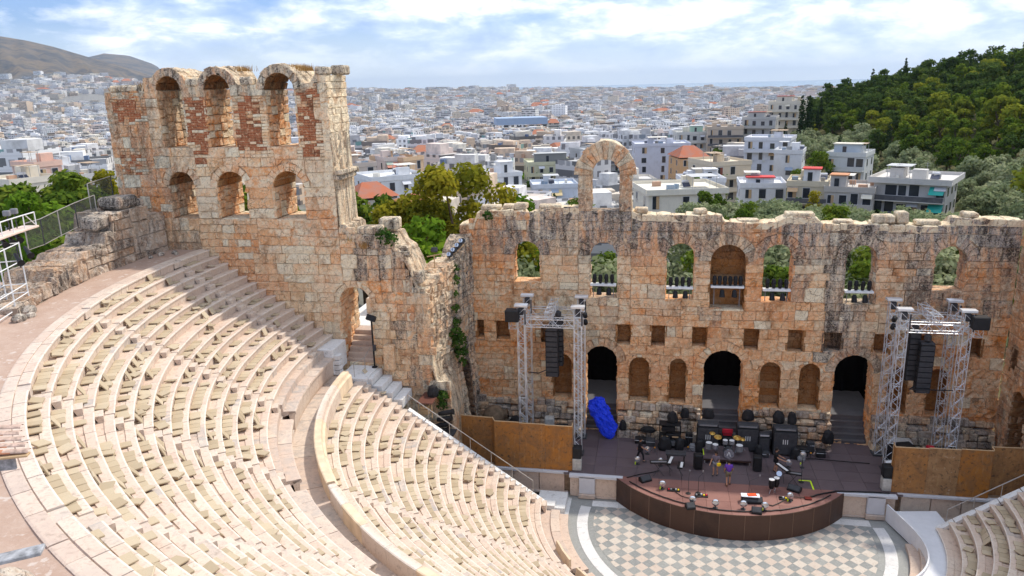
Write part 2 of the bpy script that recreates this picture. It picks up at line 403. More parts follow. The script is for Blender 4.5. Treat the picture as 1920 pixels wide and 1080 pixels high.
    def reveals(s, both=True, dep=None):
        for o in s.op:
            D = o.get('depth', s.thick); rect = o.get('rect'); u, w, zs, z0 = o['u'], o['w'], o['zs'], o['z0']; rise = o.get('rise', 1.0)
            if not rect and o.get('t'):
                t = o['t']; n = max(5, round(math.pi * (w + t / 2) * rise / .42)) | 1
                for i in range(n):
                    a0 = math.pi * i / n; a1 = math.pi * (i + 1) / n; e = U(-.06, .06)
                    def pos(p, q, a0=a0, a1=a1, e=e):
                        a = a0 + (a1 - a0) * p; r = w + (t + e) * q; return s.M(u + r * math.cos(a), 0, zs + r * rise * math.sin(a))
                    s.st.append(patch(pos, lambda p, q: s.out(u), .42, t, s.tintf(u, zs + w), U(0, .05), s.rough, .012, .025))
            nd = max(1, round(D / .8))
            for k in range(nd):
                d0, d1 = -D * k / nd, -D * (k + 1) / nd
                zc = z0
                while zc < zs - .05:
                    zn = min(zs, zc + U(.42, .62))
                    if zs - zn < .2: zn = zs
                    for sg in (-1, 1):
                        nrm = s.along(u) * (-sg)
                        def pos(p, q, sg=sg, d0=d0, d1=d1, zc=zc, zn=zn): return s.M(u + sg * w, d0 + (d1 - d0) * p, zc + (zn - zc) * q)
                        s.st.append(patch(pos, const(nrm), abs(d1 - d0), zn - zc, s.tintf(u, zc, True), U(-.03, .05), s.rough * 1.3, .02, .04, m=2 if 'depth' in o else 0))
                    zc = zn
                if rect:
                    def pos(p, q, d0=d0, d1=d1): return s.M(u - w + 2 * w * p, d0 + (d1 - d0) * q, zs)
                    s.st.append(patch(pos, const(Vector((0, 0, -1))), 2 * w, abs(d1 - d0), s.tintf(u, zs, True), 0, .03))
                else:
                    n = max(5, round(math.pi * w * rise / .45))
                    for i in range(n):
                        a0 = math.pi * i / n; a1 = math.pi * (i + 1) / n
                        def pos(p, q, a0=a0, a1=a1, d0=d0, d1=d1):
                            a = a0 + (a1 - a0) * p; return s.M(u + w * math.cos(a), d0 + (d1 - d0) * q, zs + w * rise * math.sin(a))
                        def nor(p, q, a0=a0, a1=a1):
                            a = a0 + (a1 - a0) * p; return -(s.along(u) * math.cos(a) + Vector((0, 0, 1)) * math.sin(a))
                        s.st.append(patch(pos, nor, .42, abs(d1 - d0), s.tintf(u, zs, True), U(-.03, .03), s.rough, .015, .03, m=2 if 'depth' in o or o.get('dark_intrados') else 0))
                def pos(p, q, d0=d0, d1=d1): return s.M(u - w + 2 * w * p, d0 + (d1 - d0) * q, z0)
                s.st.append(patch(pos, const(Vector((0, 0, 1))), 2 * w, abs(d1 - d0), s.tintf(u, z0), 0, .03, .01, .03))
            if 'depth' in o:
                for zc in np.arange(z0, zs + (0 if rect else w * rise), .55):
                    hh = s.half(o, min(zc + .2, zs + w * rise * .98))
                    zn = min(zc + .55, zs + (0 if rect else w * rise))
                    def pos(p, q, zc=zc, zn=zn, hh=hh): return s.M(u - hh - .06 + (2 * hh + .12) * p, -D, zc + (zn - zc) * q)
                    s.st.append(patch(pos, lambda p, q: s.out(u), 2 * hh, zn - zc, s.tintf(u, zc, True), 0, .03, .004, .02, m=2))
    def caps(s, step=1.0):
        n = max(1, round((s.u1 - s.u0) / step)); nd = max(1, round(s.thick / 1.1))
        for i in range(n):
            a = s.u0 + (s.u1 - s.u0) * i / n; b = s.u0 + (s.u1 - s.u0) * (i + 1) / n
            for k in range(nd):
                d0, d1 = -s.thick * k / nd, -s.thick * (k + 1) / nd; e = U(-.06, .06)
                def pos(p, q, a=a, b=b, d0=d0, d1=d1, e=e):
                    x = a + (b - a) * p; return s.M(x, d0 + (d1 - d0) * q, s.top(min(max(x, a + .02), b - .02)) + e)
                s.st.append(patch(pos, const(Vector((0, 0, 1))), b - a, abs(d1 - d0), s.tintf((a + b) / 2, 99), 0, .09, .015, .06, .45))
    def end(s, u, sg, zlo, zhi, d0=0., d1=None, ch=.55):
        d1 = -s.thick if d1 is None else d1; z = zlo
        while z < zhi - .1:
            zn = min(zhi, z + U(.4, .65)); n = max(1, round(abs(d1 - d0) / U(.7, 1.3))); cs = [d0 + (d1 - d0) * (i + (U(-.2, .2) if 0 < i < n else 0)) / n for i in range(n + 1)]
            for a, b in zip(cs[:-1], cs[1:]):
                def pos(p, q, a=a, b=b, z=z, zn=zn): return s.M(u, a + (b - a) * p, z + (zn - z) * q)
                s.st.append(patch(pos, const(s.along(u) * sg), abs(b - a), zn - z, s.tintf(u, z, True), U(-.03, .03), s.rough, .012, .03, .5))
            z = zn
    def core(s, cell=.25, skip=.13):
        nu = max(1, math.ceil((s.u1 - s.u0) / cell)); tm = max(s.top(s.u0 + (s.u1 - s.u0) * i / 200) for i in range(201)); nvv = max(1, math.ceil((tm - s.zb) / cell))
        du = (s.u1 - s.u0) / nu; dz = (tm - s.zb) / nvv; full = np.zeros((nu, nvv), int)
        for i in range(nu):
            u = s.u0 + (i + .5) * du; tp = min(s.top(u - .3), s.top(u), s.top(u + .3))
            for j in range(nvv):
                z = s.zb + (j + .5) * dz
                if z + dz / 2 > tp - .1: continue
                k = 1
                for o in s.op:
                    rr = o['w'] + skip; uo = abs(u - o['u'])
                    ins = False
                    if o['z0'] - skip < z <= o['zs'] + (skip if o.get('rect') else 0): ins = uo < rr
                    elif z > o['zs'] and not o.get('rect'): ins = uo * uo + ((z - o['zs']) / o.get('rise', 1.)) ** 2 < rr * rr
                    if ins: k = 2 if 'depth' in o else 0; break
                full[i, j] = k
        a = Acc(); d1 = -s.thick + .02
        idx = {}
        def vv(i, j, d):
            key = (i, j, d)
            if key not in idx:
                p = s.M(s.u0 + i * du, d, s.zb + j * dz); idx[key] = len(a.V); a.V.append((p.x, p.y, p.z)); a.T.append((.5, .3, .4))
            return idx[key]
        ND = -.1; NB = -min(1.35, s.thick - .1)
        for i in range(nu):
            for j in range(nvv):
                k = full[i, j]
                if not k: continue
                df = ND if k == 1 else NB
                a.F.append((vv(i, j, df), vv(i + 1, j, df), vv(i + 1, j + 1, df), vv(i, j + 1, df)))
                a.F.append((vv(i, j, d1), vv(i, j + 1, d1), vv(i + 1, j + 1, d1), vv(i + 1, j, d1)))
                for (ii, jj, e0, e1) in ((i - 1, j, (i, j), (i, j + 1)), (i + 1, j, (i + 1, j + 1), (i + 1, j)), (i, j - 1, (i + 1, j), (i, j)), (i, j + 1, (i, j + 1), (i + 1, j + 1))):
                    kk = full[ii, jj] if 0 <= ii < nu and 0 <= jj < nvv else 0
                    if kk == 0: a.F.append((vv(*e0, df), vv(*e1, df), vv(*e1, d1), vv(*e0, d1)))
                    elif kk == 2 and k == 1: a.F.append((vv(*e0, ND), vv(*e1, ND), vv(*e1, NB), vv(*e0, NB)))
        a.M = [0] * len(a.F)
        return a
    def finish(s, label, cat, core=True, cap=300, extra=()):
        root = empty(s.name, tuple(s.M((s.u0 + s.u1) / 2, -s.thick / 2, s.zb)), label, cat)
        inv = Matrix.Translation(root.location).inverted()
        def ch(o): o.parent = root; o.matrix_parent_inverse = inv; return o
        if core: ch(s.core().obj('wall_core', s.mats[0]))
        s.st.sort(key=lambda a: -a.rank)
        for a in s.st[:cap]: ch(a.obj('brick' if a.M[0] == 1 else 'stone', s.mats))
        if len(s.st) > cap:
            r = Acc()
            for a in s.st[cap:]: r.merge(a)
            tag(ch(r.obj('small_masonry', s.mats)), kind='stuff')
        for o in extra: ch(o)
        return root
def steps(pts):
    pts = list(pts)
    def f(u):
        for (a, b, z) in pts:
            if a <= u < b: return z
        return pts[0][2] if u < pts[0][0] else pts[-1][2]
    return f
def polyline(pts):
    xs = [p[0] for p in pts]; zs = [p[1] for p in pts]
    return lambda u: float(np.interp(u, xs, zs))

# ---- stage wall -------------------------------------------------
YW = 9.4
WIN = [(-13.97, 13.05), (-8.47, 12.0), (-3.15, 12.0), (3.35, 12.0), (8.65, 12.0), (14.1, 13.05)]
DOORS = [(-8.57, 1.16), (.08, 1.36), (8.83, 1.26)]
ops = [dict(u=u, w=.96, z0=z, zs=15.08, t=.75) for u, z in WIN] + [dict(u=.08, w=1.17, z0=11.4, zs=14.8, t=.8, depth=1.2)]
ops += [dict(u=u, w=w, z0=1.6, zs=8.33 - w, t=.62) for u, w in DOORS]
NICHE = [(-11.45, .7), (-5.82, .70), (-3.07, .58), (3.32, .68), (5.96, .67), (11.75, .62), (14.2, .58)]
ops += [dict(u=u, w=w, z0=4.17, zs=7.6 - w, t=.22, depth=.95) for u, w in NICHE]
ops += [dict(u=u, w=w, z0=z0, zs=z1, rect=True, depth=.9) for u, w, z0, z1 in [(-17.55, .25, 8.7, 10.1), (-15.85, .5, 8.6, 10.1), (-12.5, .5, 8.3, 9.75), (-6.97, .48, 8.5, 10.04), (-4.53, .47, 8.5, 10.04),
        (-1.65, .5, 8.55, 10.0), (1.87, .5, 8.45, 10.0), (4.83, .52, 8.4, 10.0), (7.26, .58, 8.55, 9.9), (10.4, .48, 8.5, 9.9), (12.9, .5, 8.4, 9.9), (16.2, .42, 8.5, 9.8)]]
# free-standing arch on the wall head
AU = -8.4
ops += [dict(u=AU + .03, w=.98, z0=18.25, zs=20.75, t=1.15, rise=1.08)]
def top_stage(u):
    base = float(np.interp(u, [-18.9, -17.75, -17.7, -14.0, -13.95, -13.3, -12.9, -10.6, -6.3, -5.9, -2.4, -.3, -.25, 2.4, 3.3, 3.6, 5.7, 5.9, 10.8, 11.5, 11.6, 14.0, 14.1, 18.1],
                           [17.2, 17.3, 18.1, 18.35, 17.9, 18.1, 18.35, 18.5, 18.15, 17.95, 18.0, 17.95, 17.5, 17.45, 17.6, 17.9, 17.9, 17.45, 17.45, 17.5, 17.35, 17.4, 17.9, 17.85]))
    r = 1.83
    if abs(u - AU) < r - .04:
        q = abs(u - AU); base = max(base, 20.75 + 1.22 * math.sqrt(max(0, 1.90 ** 2 - q * q)))
    return base
def tint_stage(u, z, inner=False):
    g = max(0, min(1, (z - 14.2) / 2.4)) * (.9 + .8 * nz(u * .3, z * .2, 3) + (.15 if u > 2 else 0))
    g = max(g, max(0, nz(u * .55, z * .07, 21) * 2.2 - .25) * max(0, min(1, (z - 6) / 8)))
    if 6.6 < u < 9.5 and z > 8: g = max(g, .95 - abs(u - 7.6) * .35)
    if u > 11.5 and 11 < z < 17.5: g = max(g, .5 + .7 * nz(u, z * .4, 8))
    if z > 50: g = .15
    if z > 18.6: g *= .4
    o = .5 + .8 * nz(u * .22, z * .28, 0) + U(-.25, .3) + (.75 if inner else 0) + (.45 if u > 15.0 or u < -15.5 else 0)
    r = .42 + U(-.24, .24) + .9 * nz(u * .17, z * .22, 5) + max(0, 9 - z) * .02
    if random.random() < .07: r, o = U(-.3, 0), 0
    if 10.5 < z < 14.5: r -= .1
    if z > 50: r, o = .1, .05
    return (r, max(0, g), max(0, min(1, o)))
stage = Wall('stage_wall', lambda u, d, z: Vector((u, YW - d, z)), lambda u: Vector((0, -1, 0)), lambda u: Vector((1, 0, 0)), -18.85, 18.1, 1.2, top_stage, 1.5, ops, tint_stage, [STONE, BRICK, NICHE_SHADE],
             keys=[4.17, 7.0, 8.45, 10.02, 12.0, 13.05, 15.08, 16.85, 18.25, 20.75], rough=.06, missing=.05, ch=(.48, .82), sl=(.6, 1.7), gap=.013, breaks=(-10.25, -6.55))
stage.face(); stage.reveals(); stage.caps()
stage.end(-18.85, -1, 6, 17.2); 
for z0, z1 in ((18.3, 20.75),):
    stage.end(AU - 1.83, -1, z0, z1); stage.end(AU + 1.83, 1, z0, z1)
for i in range(12):   # outer skin of the arch barrel
    a0 = math.pi * i / 12; a1 = math.pi * (i + 1) / 12
    for k in range(2):
        def pos(p, q, a0=a0, a1=a1, k=k):
            a = a0 + (a1 - a0) * p; return Vector((AU + 1.88 * math.cos(a), YW + .75 * (k + q), 20.75 + 1.9 * 1.2 * math.sin(a)))
        def nor(p, q, a0=a0, a1=a1):
            a = a0 + (a1 - a0) * p; return Vector((math.cos(a), 0, math.sin(a)))
        stage.st.append(patch(pos, nor, .5, .75, (.1, .25, .2), U(-.05, .03), .09, .02, .05))
# loose blocks on the wall head
for (u, w, h, zb) in [(-16.6, 1.4, .35, 18.2), (-15.2, 1.0, .3, 18.3), (-14.4, .9, .45, 18.25), (-12.3, 1.6, .4, 18.2), (-5.9, .9, .35, 18.05), (-1.9, .85, .33, 18.0), (4.6, 1.9, .3, 17.85), (9.9, 1.3, .55, 17.45), (11.0, .7, .75, 17.45), (7.4, 1.2, .25, 17.4), (12.6, 1.5, .3, 17.35), (15.1, .9, .35, 17.85), (1.3, 1.4, .2, 17.45)]:
    a = Acc(); a.cbox((u, YW + .75, zb + h / 2), (w, .9, h), .09, U(-.1, .1), (.1, .35, .1)); a.rank = 1; a.size = 1
    a.V = [(x + .05 * nz(x * 3, y * 3, z * 3), y + .08 * nz(x * 2, y * 3, z), z + .05 * nz(z * 3, x * 3, y)) for x, y, z in a.V]; stage.st.append(a)
stage_root = stage.finish('long roofless stage wall of ochre stone with arched windows, doors and niches', 'ruin wall')

# ---- tall wing wall with two tiers of arches ---------------------
YE = 2.486
UARCH = [(-36.0, .88), (-32.62, .88), (-28.35, 1.0)]; LARCH = [(-35.92, .92), (-32.35, 1.02), (-28.33, 1.05)]
wops = [dict(u=u, w=w, z0=23.4, zs=27.95 - w, t=.5, dark_intrados=True) for u, w in UARCH] + [dict(u=u, w=w, z0=18.75, zs=21.85 - w, t=.5, dark_intrados=True) for u, w in LARCH]
wops += [dict(u=-24.4, w=1.08, z0=8.9, zs=13.15, t=.4)]
def top_wing(u):
    if u < -37.75: return 27.05
    if u < -25.15:
        b = 27.3
        for c, w in UARCH:
            q = (w + .5) ** 2 - (u - c) ** 2
            if q > 0: b = max(b, 27.95 - w + math.sqrt(q))
        if u > -26.0: b = 27.75
        if u < -37.0: b = 27.9
        return b
    return float(np.interp(u, [-25.15, -24.5, -24.45, -21.7, -21.6, -20.9, -20.4, -20.2, -19.75, -19.5, -19.2, -18.5, -18.1], [18.35, 18.3, 17.75, 17.6, 17.0, 16.6, 15.6, 14.8, 13.6, 10.5, 8.2, 7.2, 5.2]))
def tint_wing(u, z, inner=False):
    g = .75 * max(0, min(1, (z - 25.8) / 2)) + .25 * max(0, nz(u * .4, z * .4, 2))
    if u < -35.5: g = max(g, .35)
    if u < -37.9: o_l = .9
    else: o_l = 0
    if u > -24.5 and 15 < z < 30: g = max(g, .8)
    if u > -21.5: g = max(g, .45 + .4 * nz(u, z * .5, 4))
    o = .42 + .9 * nz(u * .3, z * .3, 1) + U(-.2, .25) + (.6 if inner else 0)
    if u > -27.5 and z > 16 and z < 20: o += .4
    o += o_l
    r = .35 + U(-.27, .27) + .9 * nz(u * .17, z * .2, 7)
    if random.random() < .14: r, o = U(-.4, -.1), 0
    if z > 50: return (.25, .5, .15)
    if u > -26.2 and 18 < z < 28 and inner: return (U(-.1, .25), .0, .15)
    return (r, max(0, min(1, g)), max(0, min(1, o)))
wbr = [(-35.0, -33.6, 23.6, 26.6), (-31.55, -30.0, 23.3, 26.5), (-27.3, -26.1, 22.9, 26.6), (-40.0, -38.3, 25.2, 26.6), (-39.6, -38.9, 22.2, 23.2), (-34.6, -33.8, 22.4, 23.4)]
wing = Wall('wing_wall', lambda u, d, z: Vector((u, YE - d, z)), lambda u: Vector((0, -1, 0)), lambda u: Vector((1, 0, 0)), -40.7, -18.1, 1.2, top_wing, 3.2, wops, tint_wing, [STONE_L, BRICK, DARKSTONE],
            keys=[8.9, 13.15, 16.4, 18.75, 20.8, 23.4, 26.6, 27.3], rough=.07, bricks=wbr, missing=.06, sl=(.5, 1.8), ch=(.45, .85), gap=.013, breaks=(-37.75, -25.15))
wing.face(); wing.reveals(); wing.caps(.9)
wing.end(-25.15, 1, 18.3, 27.75); wing.end(-40.7, -1, 16, 27); wing.end(-37.75, -1, 27.05, 27.9)
wing.end(-18.1, 1, 1.5, 5.2); wing.end(-19.35, 1, 7.5, 11.0); wing.end(-20.3, 1, 12.0, 15.0)
for c, w in UARCH:     # worn extrados of each barrel
    r = w + .5; n = 9
    for i in range(n):
        a0 = math.pi * (.12 + .76 * i / n); a1 = math.pi * (.12 + .76 * (i + 1) / n)
        for k in range(3):
            def pos(p, q, a0=a0, a1=a1, k=k):
                a = a0 + (a1 - a0) * p; return Vector((c + r * math.cos(a), YE + 3.2 * (k + q) / 3, 27.95 - w + r * math.sin(a)))
            def nor(p, q, a0=a0, a1=a1):
                a = a0 + (a1 - a0) * p; return Vector((math.cos(a), 0, math.sin(a)))
            wing.st.append(patch(pos, nor, .42, 1.05, (.25, .25, .2), U(-.05, .02), .08, .02, .05))
for (x, y, z, sx, sy, sz) in [(-25.5, 3.0, 28.0, .8, 1.0, .5), (-25.0, 4.6, 28.05, .8, 1.2, .6), (-30.5, 2.75, 27.5, .9, .7, .5), (-34.3, 2.8, 27.5, .9, .8, .5), (-23.2, 3.2, 17.95, 1.6, 1.1, .5), (-22.2, 4.2, 18.2, 1.3, 1.0, .8), (-21.0, 3.2, 16.6, .8, .9, .7), (-20.1, 3.0, 14.9, .8, .8, .8), (-39.2, 2.95, 27.25, 2.2, .9, .45), (-24.95, 3.9, 21.4, .5, 3.0, .35), (-24.8, 3.9, 21.75, .5, 3.3, .3)]:
    a = Acc(); a.cbox((x, y, z), (sx, sy, sz), .1, U(-.08, .08), (.2, .7, .1)); a.rank = 1
    a.V = [(p + .06 * nz(p * 3, q * 3, r), q + .08 * nz(p * 2, q * 3, r), r + .06 * nz(r * 3, p * 3, q)) for p, q, r in a.V]; wing.st.append(a)
wing_root = wing.finish('tall ruined wing wall with two tiers of three arches above the seats', 'ruin wall')

# ---- return wall between wing and stage wall ----------------------
def Xret(u, z): return -19.5 + 1.55 * (u - YE) / (YW - YE) + max(0, 8 - z) * .26 * (1 - .8 * (u - YE) / (YW - YE))
ret_top = polyline([(YE, 14.0), (4.0, 14.6), (5.5, 15.1), (7.3, 15.3), (7.5, 14.9), (8.6, 16.2), (9.4, 16.6)])
def tint_ret(u, z, inner=False): return (U(.0, .7), max(0, min(1, .45 + .6 * nz(u * .5, z * .4, 6) + (.35 if u > 6.5 else 0))), max(0, .35 + .6 * nz(u * .4, z * .3, 9)))
ret = Wall('return_wall', lambda u, d, z: Vector((Xret(u, z) + d, u, z)), lambda u: Vector((.97, -.22, 0)), lambda u: Vector((0, 1, 0)), YE + .05, YW, 1.2, ret_top, 1.6,
           [dict(u=7.5, w=.55, z0=1.6, zs=7.0, t=.3, depth=1.1)], tint_ret, [STONE_L, BRICK, NICHE_SHADE], rough=.13, missing=.12, sl=(.4, .9), ch=(.35, .55))
ret.face(); ret.reveals(); ret.caps(.7)
ret.finish('broken side wall with hanging plants joining wing wall and stage wall', 'ruin wall')
# ---- return wall and wing on the far right -------------------------
def tint_r2(u, z, inner=False): return (U(.2, .9), max(0, .25 + .5 * nz(u * .5, z * .4, 6)), min(1, .75 + .5 * nz(u * .4, z * .3, 9)))
ret2 = Wall('return_wall', lambda u, d, z: Vector((18.1 - d, u, z)), lambda u: Vector((-1, 0, 0)), lambda u: Vector((0, 1, 0)), 2.5, YW, 1.2, polyline([(2.5, 17.4), (6, 17.7), (9.4, 17.9)]), 1.6,
            [dict(u=6.6, w=1.0, z0=1.6, zs=6.2, t=.5, depth=1.2), dict(u=8.2, w=.35, z0=7.9, zs=9.6, rect=True, depth=.5)], tint_r2, [STONE, BRICK, NICHE_SHADE], rough=.09, missing=.06)
ret2.face(); ret2.reveals(); ret2.caps(.8)
ret2.finish('orange stained side wall with dark archway at the far end of the stage', 'ruin wall')
w2 = Wall('wing_wall', lambda u, d, z: Vector((u, YE - d, z)), lambda u: Vector((0, -1, 0)), lambda u: Vector((1, 0, 0)), 18.6, 40.7, 1.2,
          polyline([(18.6, 17.4), (22, 17.6), (22.1, 25), (25, 25.2), (25.1, 28.2), (40.7, 28)]), 3.2, [dict(u=u, w=w, z0=18.75, zs=21, t=.5) for u, w in ((28.3, 1.05), (32.3, 1.), (36, .9))], tint_wing, [STONE_L, BRICK], ch=(.8, 1.2), sl=(1.2, 2.4))
w2.face(); w2.caps(2.0)
w2.finish('matching wing wall beyond the far end of the stage', 'ruin wall')

# ---- curved retaining wall behind the top walkway -------------------
RR = 37.6
rt_top = steps([(0, 1.8, 19.2), (1.8, 5.0, 19.9), (5.0, 6.0, 18.8), (6.0, 8.6, 18.2), (8.6, 11.6, 17.9), (11.6, 13.2, 17.35), (13.2, 30, 17.05)])
def ang(u): return R(176.3) + u / RR
ret3 = Wall('retaining_wall', lambda u, d, z: Vector(((RR - d) * math.cos(ang(u)), (RR - d) * math.sin(ang(u)), z)), lambda u: Vector((-math.cos(ang(u)), -math.sin(ang(u)), 0)), lambda u: Vector((-math.sin(ang(u)), math.cos(ang(u)), 0)),
            0, 15.6, 15.9, rt_top, 2.6, [], lambda u, z, inner=False: (U(0, .8), U(.1, .7), U(.2, .8) if u < 6 else U(.4, .9)), [GREYSTONE, BRICK], rough=.1, ch=(.6, .95), sl=(.9, 1.9), missing=.05, gap=.03)
ret3.face(); ret3.caps(1.3)
for (u, z, l, h, d) in [(3.2, 20.35, 1.9, .7, 1.6), (5.6, 19.45, 1.5, .8, 1.2), (2.2, 20.1, 1.2, .5, 1.4)]:
    a = Acc(); p = ret3.M(u, -.8, z); a.cbox(tuple(p), (d, l, h), .16, ang(u), (.5, .9, .1)); a.rank = 2
    a.V = [(x + .12 * nz(x * 2, y * 2, w), y + .12 * nz(x * 2, y * 2 + 9, w), w + .1 * nz(w * 2, x * 2, y)) for x, y, w in a.V]; ret3.st.append(a)
ret3.finish('curved retaining wall of rough grey blocks behind the top walkway', 'retaining wall')
# ------------------------------------------------------------ seating
def arc_block(prof, t0, t1, tint, jz=0.0, seg=2):
    a = Acc(); n = len(prof); vs = []
    for k in range(seg + 1):
        t = t0 + (t1 - t0) * k / seg; c, s = math.cos(t), math.sin(t)
        for (r, z) in prof: vs.append((r * c, r * s, z + jz))
    fs = []
    for k in range(seg):
        for i in range(n - 1): fs.append((k * n + i, k * n + i + 1, (k + 1) * n + i + 1, (k + 1) * n + i))
    fs += [tuple(reversed(range(n))), tuple(range(seg * n, seg * n + n))]
    a.add(vs, fs, tint); tm = (t0 + t1) / 2
    if n == 10:
        for k in range(seg + 1):
            for i in (2, 3, 4, 5): a.T[k * n + i] = (tint[0], tint[1] * .3, 1.0)
    rm = prof[2][0]
    a.c = Vector((rm * math.cos(tm), rm * math.sin(tm), prof[2][1])); a.rank = 1 / (a.c - CAM).length
    return a
UP = [(34.54 - .6375 * i, 16.62 - .4388 * i) for i in range(14)]
LOW = [(11.665 + .665 * j, 1.128 + .4425 * j) for j in range(18)]
UA = [R(181.9 + 17.85 * k) for k in range(7)]
LA = [R(x) for x in (180.9, 215.6, 251.5, 287.5, 323.5)]
def row_prof(Rn, Z, T, rise, wide=.36):
    return [(Rn + .06, Z - rise - .06), (Rn + .06, Z - .12), (Rn + .005, Z - .085), (Rn, Z - .012), (Rn + .015, Z), (Rn + .05, Z), (Rn + .055, Z + .001), (Rn + wide, Z), (Rn + wide + .012, Z - .05), (Rn + T + .09, Z - .05)]
def seat_bank(name, rows, aisles, tend, tstart, label, T, rise):
    root = empty(name, (0, -rows[0][0], 0), label, 'seating'); bl = []; st = []
    for i, (Rn, Z) in enumerate(rows):
        t0s = tstart(Rn); hw = .37 / Rn
        cuts = [(t0s, None)] + [(a, 1) for a in aisles if a > t0s + .01] + [(tend, None)]
        for (a, ia), (b, ib) in zip(cuts[:-1], cuts[1:]):
            a2 = a + (hw if ia else 0); b2 = b - (hw if ib else 0)
            if b2 - a2 < .02: continue
            n = max(1, round((b2 - a2) * Rn / U(.95, 1.25))); cs = [a2 + (b2 - a2) * (k + (U(-.25, .25) if 0 < k < n else 0)) / n for k in range(n + 1)]
            for c, d in zip(cs[:-1], cs[1:]):
                g = .0002; old = random.random()
                tn = (U(.15, .8), .75 if old < .05 else 0, 0)
                pr = row_prof(Rn + U(-.006, .006), Z, T, rise, .36 + U(-.01, .01))
                bl.append(arc_block(pr, c + g, d - g, tn, U(-.008, .008)))
        for a in aisles:
            if a < t0s: continue
            st.append(arc_block([(Rn + .03, Z - rise - .5), (Rn + .03, Z - .05), (Rn + .05, Z - .04), (Rn + T + .1, Z - .04)], a - hw * .96, a + hw * .96, (U(0, .6), .3, 0)))
            st.append(arc_block([(Rn - .27, Z - rise - .5), (Rn - .27, Z - rise * .5), (Rn - .25, Z - rise * .5 + .01), (Rn + .05, Z - rise * .5 + .01)], a - hw * .9, a + hw * .9, (U(0, .5), .2, 0)))
    bl.sort(key=lambda a: -a.rank); st.sort(key=lambda a: -a.rank)
    for a in bl[:300]: a.obj('seat_slab', SEAT, root).matrix_parent_inverse = root.matrix_basis.inverted()
    for nm, ls, off in (('seat_rows', bl, 300), ('small_steps', st, 120)):
        r = Acc()
        for a in ls[off:]: r.merge(a)
        if r.V: tag(r.obj(nm, SEAT, root), kind='stuff')
    for a in st[:120]: a.obj('step', SEAT, root)
    iv = Matrix.Translation(root.location).inverted()
    for ch in root.children: ch.matrix_parent_inverse = iv
    return root
iv0 = lambda r: Matrix.Translation(r.location).inverted()
up_root = seat_bank('upper_seating', UP[1:], UA, R(292), lambda r: math.pi - math.asin(YE / r) + .002, 'upper bank of curved cream marble seating rows below the walkway', .6375, .4388)
low_root = seat_bank('lower_seating', LOW, LA, R(359.9), lambda r: R(180.0), 'lower bank of curved cream marble seating rows beside the orchestra', .665, .4425)
# top bench row with a broad back slab
a = Acc()
def ring(acc, prof, t0, t1, ln, tintf, keep=None):
    rm = prof[0][0]; n = max(1, round((t1 - t0) * rm / ln)); cs = [t0 + (t1 - t0) * (k + (U(-.2, .2) if 0 < k < n else 0)) / n for k in range(n + 1)]; out = []
    for c, d in zip(cs[:-1], cs[1:]): out.append(arc_block(prof, c + .0005, d - .0005, tintf(), U(-.01, .01)))
    return out
tb = []
Rn, Z = UP[0]
t0s = math.pi - math.asin(YE / Rn) + .002
for (c, d) in zip([t0s] + [x + .011 for x in UA], [x - .011 for x in UA] + [R(292)]):
    if d - c > .02: tb += ring(a, row_prof(Rn, Z, .42, .4388, .40), c, d, 1.3, lambda: (U(0, .8), 0, 0))
for b in tb: b.obj('seat_slab', SEAT, up_root).matrix_parent_inverse = iv0(up_root)
bs = ring(a, [(Rn + .44, Z - .3), (Rn + .44, Z - .015), (Rn + .46, Z - .005), (Rn + .84, Z - .005), (Rn + .9, Z - .02), (Rn + .9, Z - .3)], t0s - .004, R(292), 1.5, lambda: (U(.2, 1), U(0, .25), 0))
for b in bs: b.obj('edge_slab', SEAT, up_root).matrix_parent_inverse = iv0(up_root)
for ai in UA:
    b = arc_block([(Rn - .02, Z - .4), (Rn - .02, Z - .06), (Rn, Z - .05), (Rn + .45, Z - .05)], ai - .0105, ai + .0105, (.3, .3, 0)); b.obj('step', SEAT, up_root).matrix_parent_inverse = iv0(up_root)
# foot of the upper bank: worn ledge, ledge wall and the corridor (diazoma)
wl = []
t0u = math.pi - math.asin(.4 / 25.4)
for c, d in zip([t0u] + [x + .02 for x in UA[1:]], [x - .02 for x in UA[1:]] + [R(292)]):
    wl += ring(a, [(25.2, 10.0), (25.2, 10.06), (25.25, 10.08), (25.85, 10.1), (25.87, 10.5), (26.4, 10.52), (26.4, 9.6)], c, d, 1.3, lambda: (U(.5, 1.1), U(.2, .7), 0))
    wl += ring(a, [(25.38, 8.7), (25.32, 8.95), (25.3, 9.0), (25.28, 9.85), (25.18, 9.9), (25.18, 10.03), (25.6, 10.04)], c, d, 1.5, lambda: (U(.1, .7), 0, 0))
for ai in UA[1:]:
    for k in range(4): wl.append(arc_block([(25.35 + k * .27, 8.7), (25.35 + k * .27, 9.0 + k * .42), (25.37 + k * .27, 9.02 + k * .42), (26.6, 9.02 + k * .42)], ai - .0185, ai + .0185, (.3, .5, 0)))
for ai in UA[1:]: wl.append(arc_block([(25.95, 8.7), (25.95, 10.2), (25.97, 10.3), (26.5, 10.46), (26.5, 8.7)], ai - .024, ai + .024, (.3, .4, 0)))
for b in wl: b.obj('ledge_block', SEAT, up_root).matrix_parent_inverse = iv0(up_root)
dz = ring(a, [(23.9, 8.6), (23.9, 8.8), (23.92, 8.8), (25.5, 8.8)], R(179), R(292), 1.6, lambda: (U(.2, .9), U(.2, .7), 0))
dzr = empty('corridor_floor', (0, -24, 8.8), kind='structure')
for b in dz: b.obj('paving_slab', SEAT, dzr).matrix_parent_inverse = iv0(dzr)
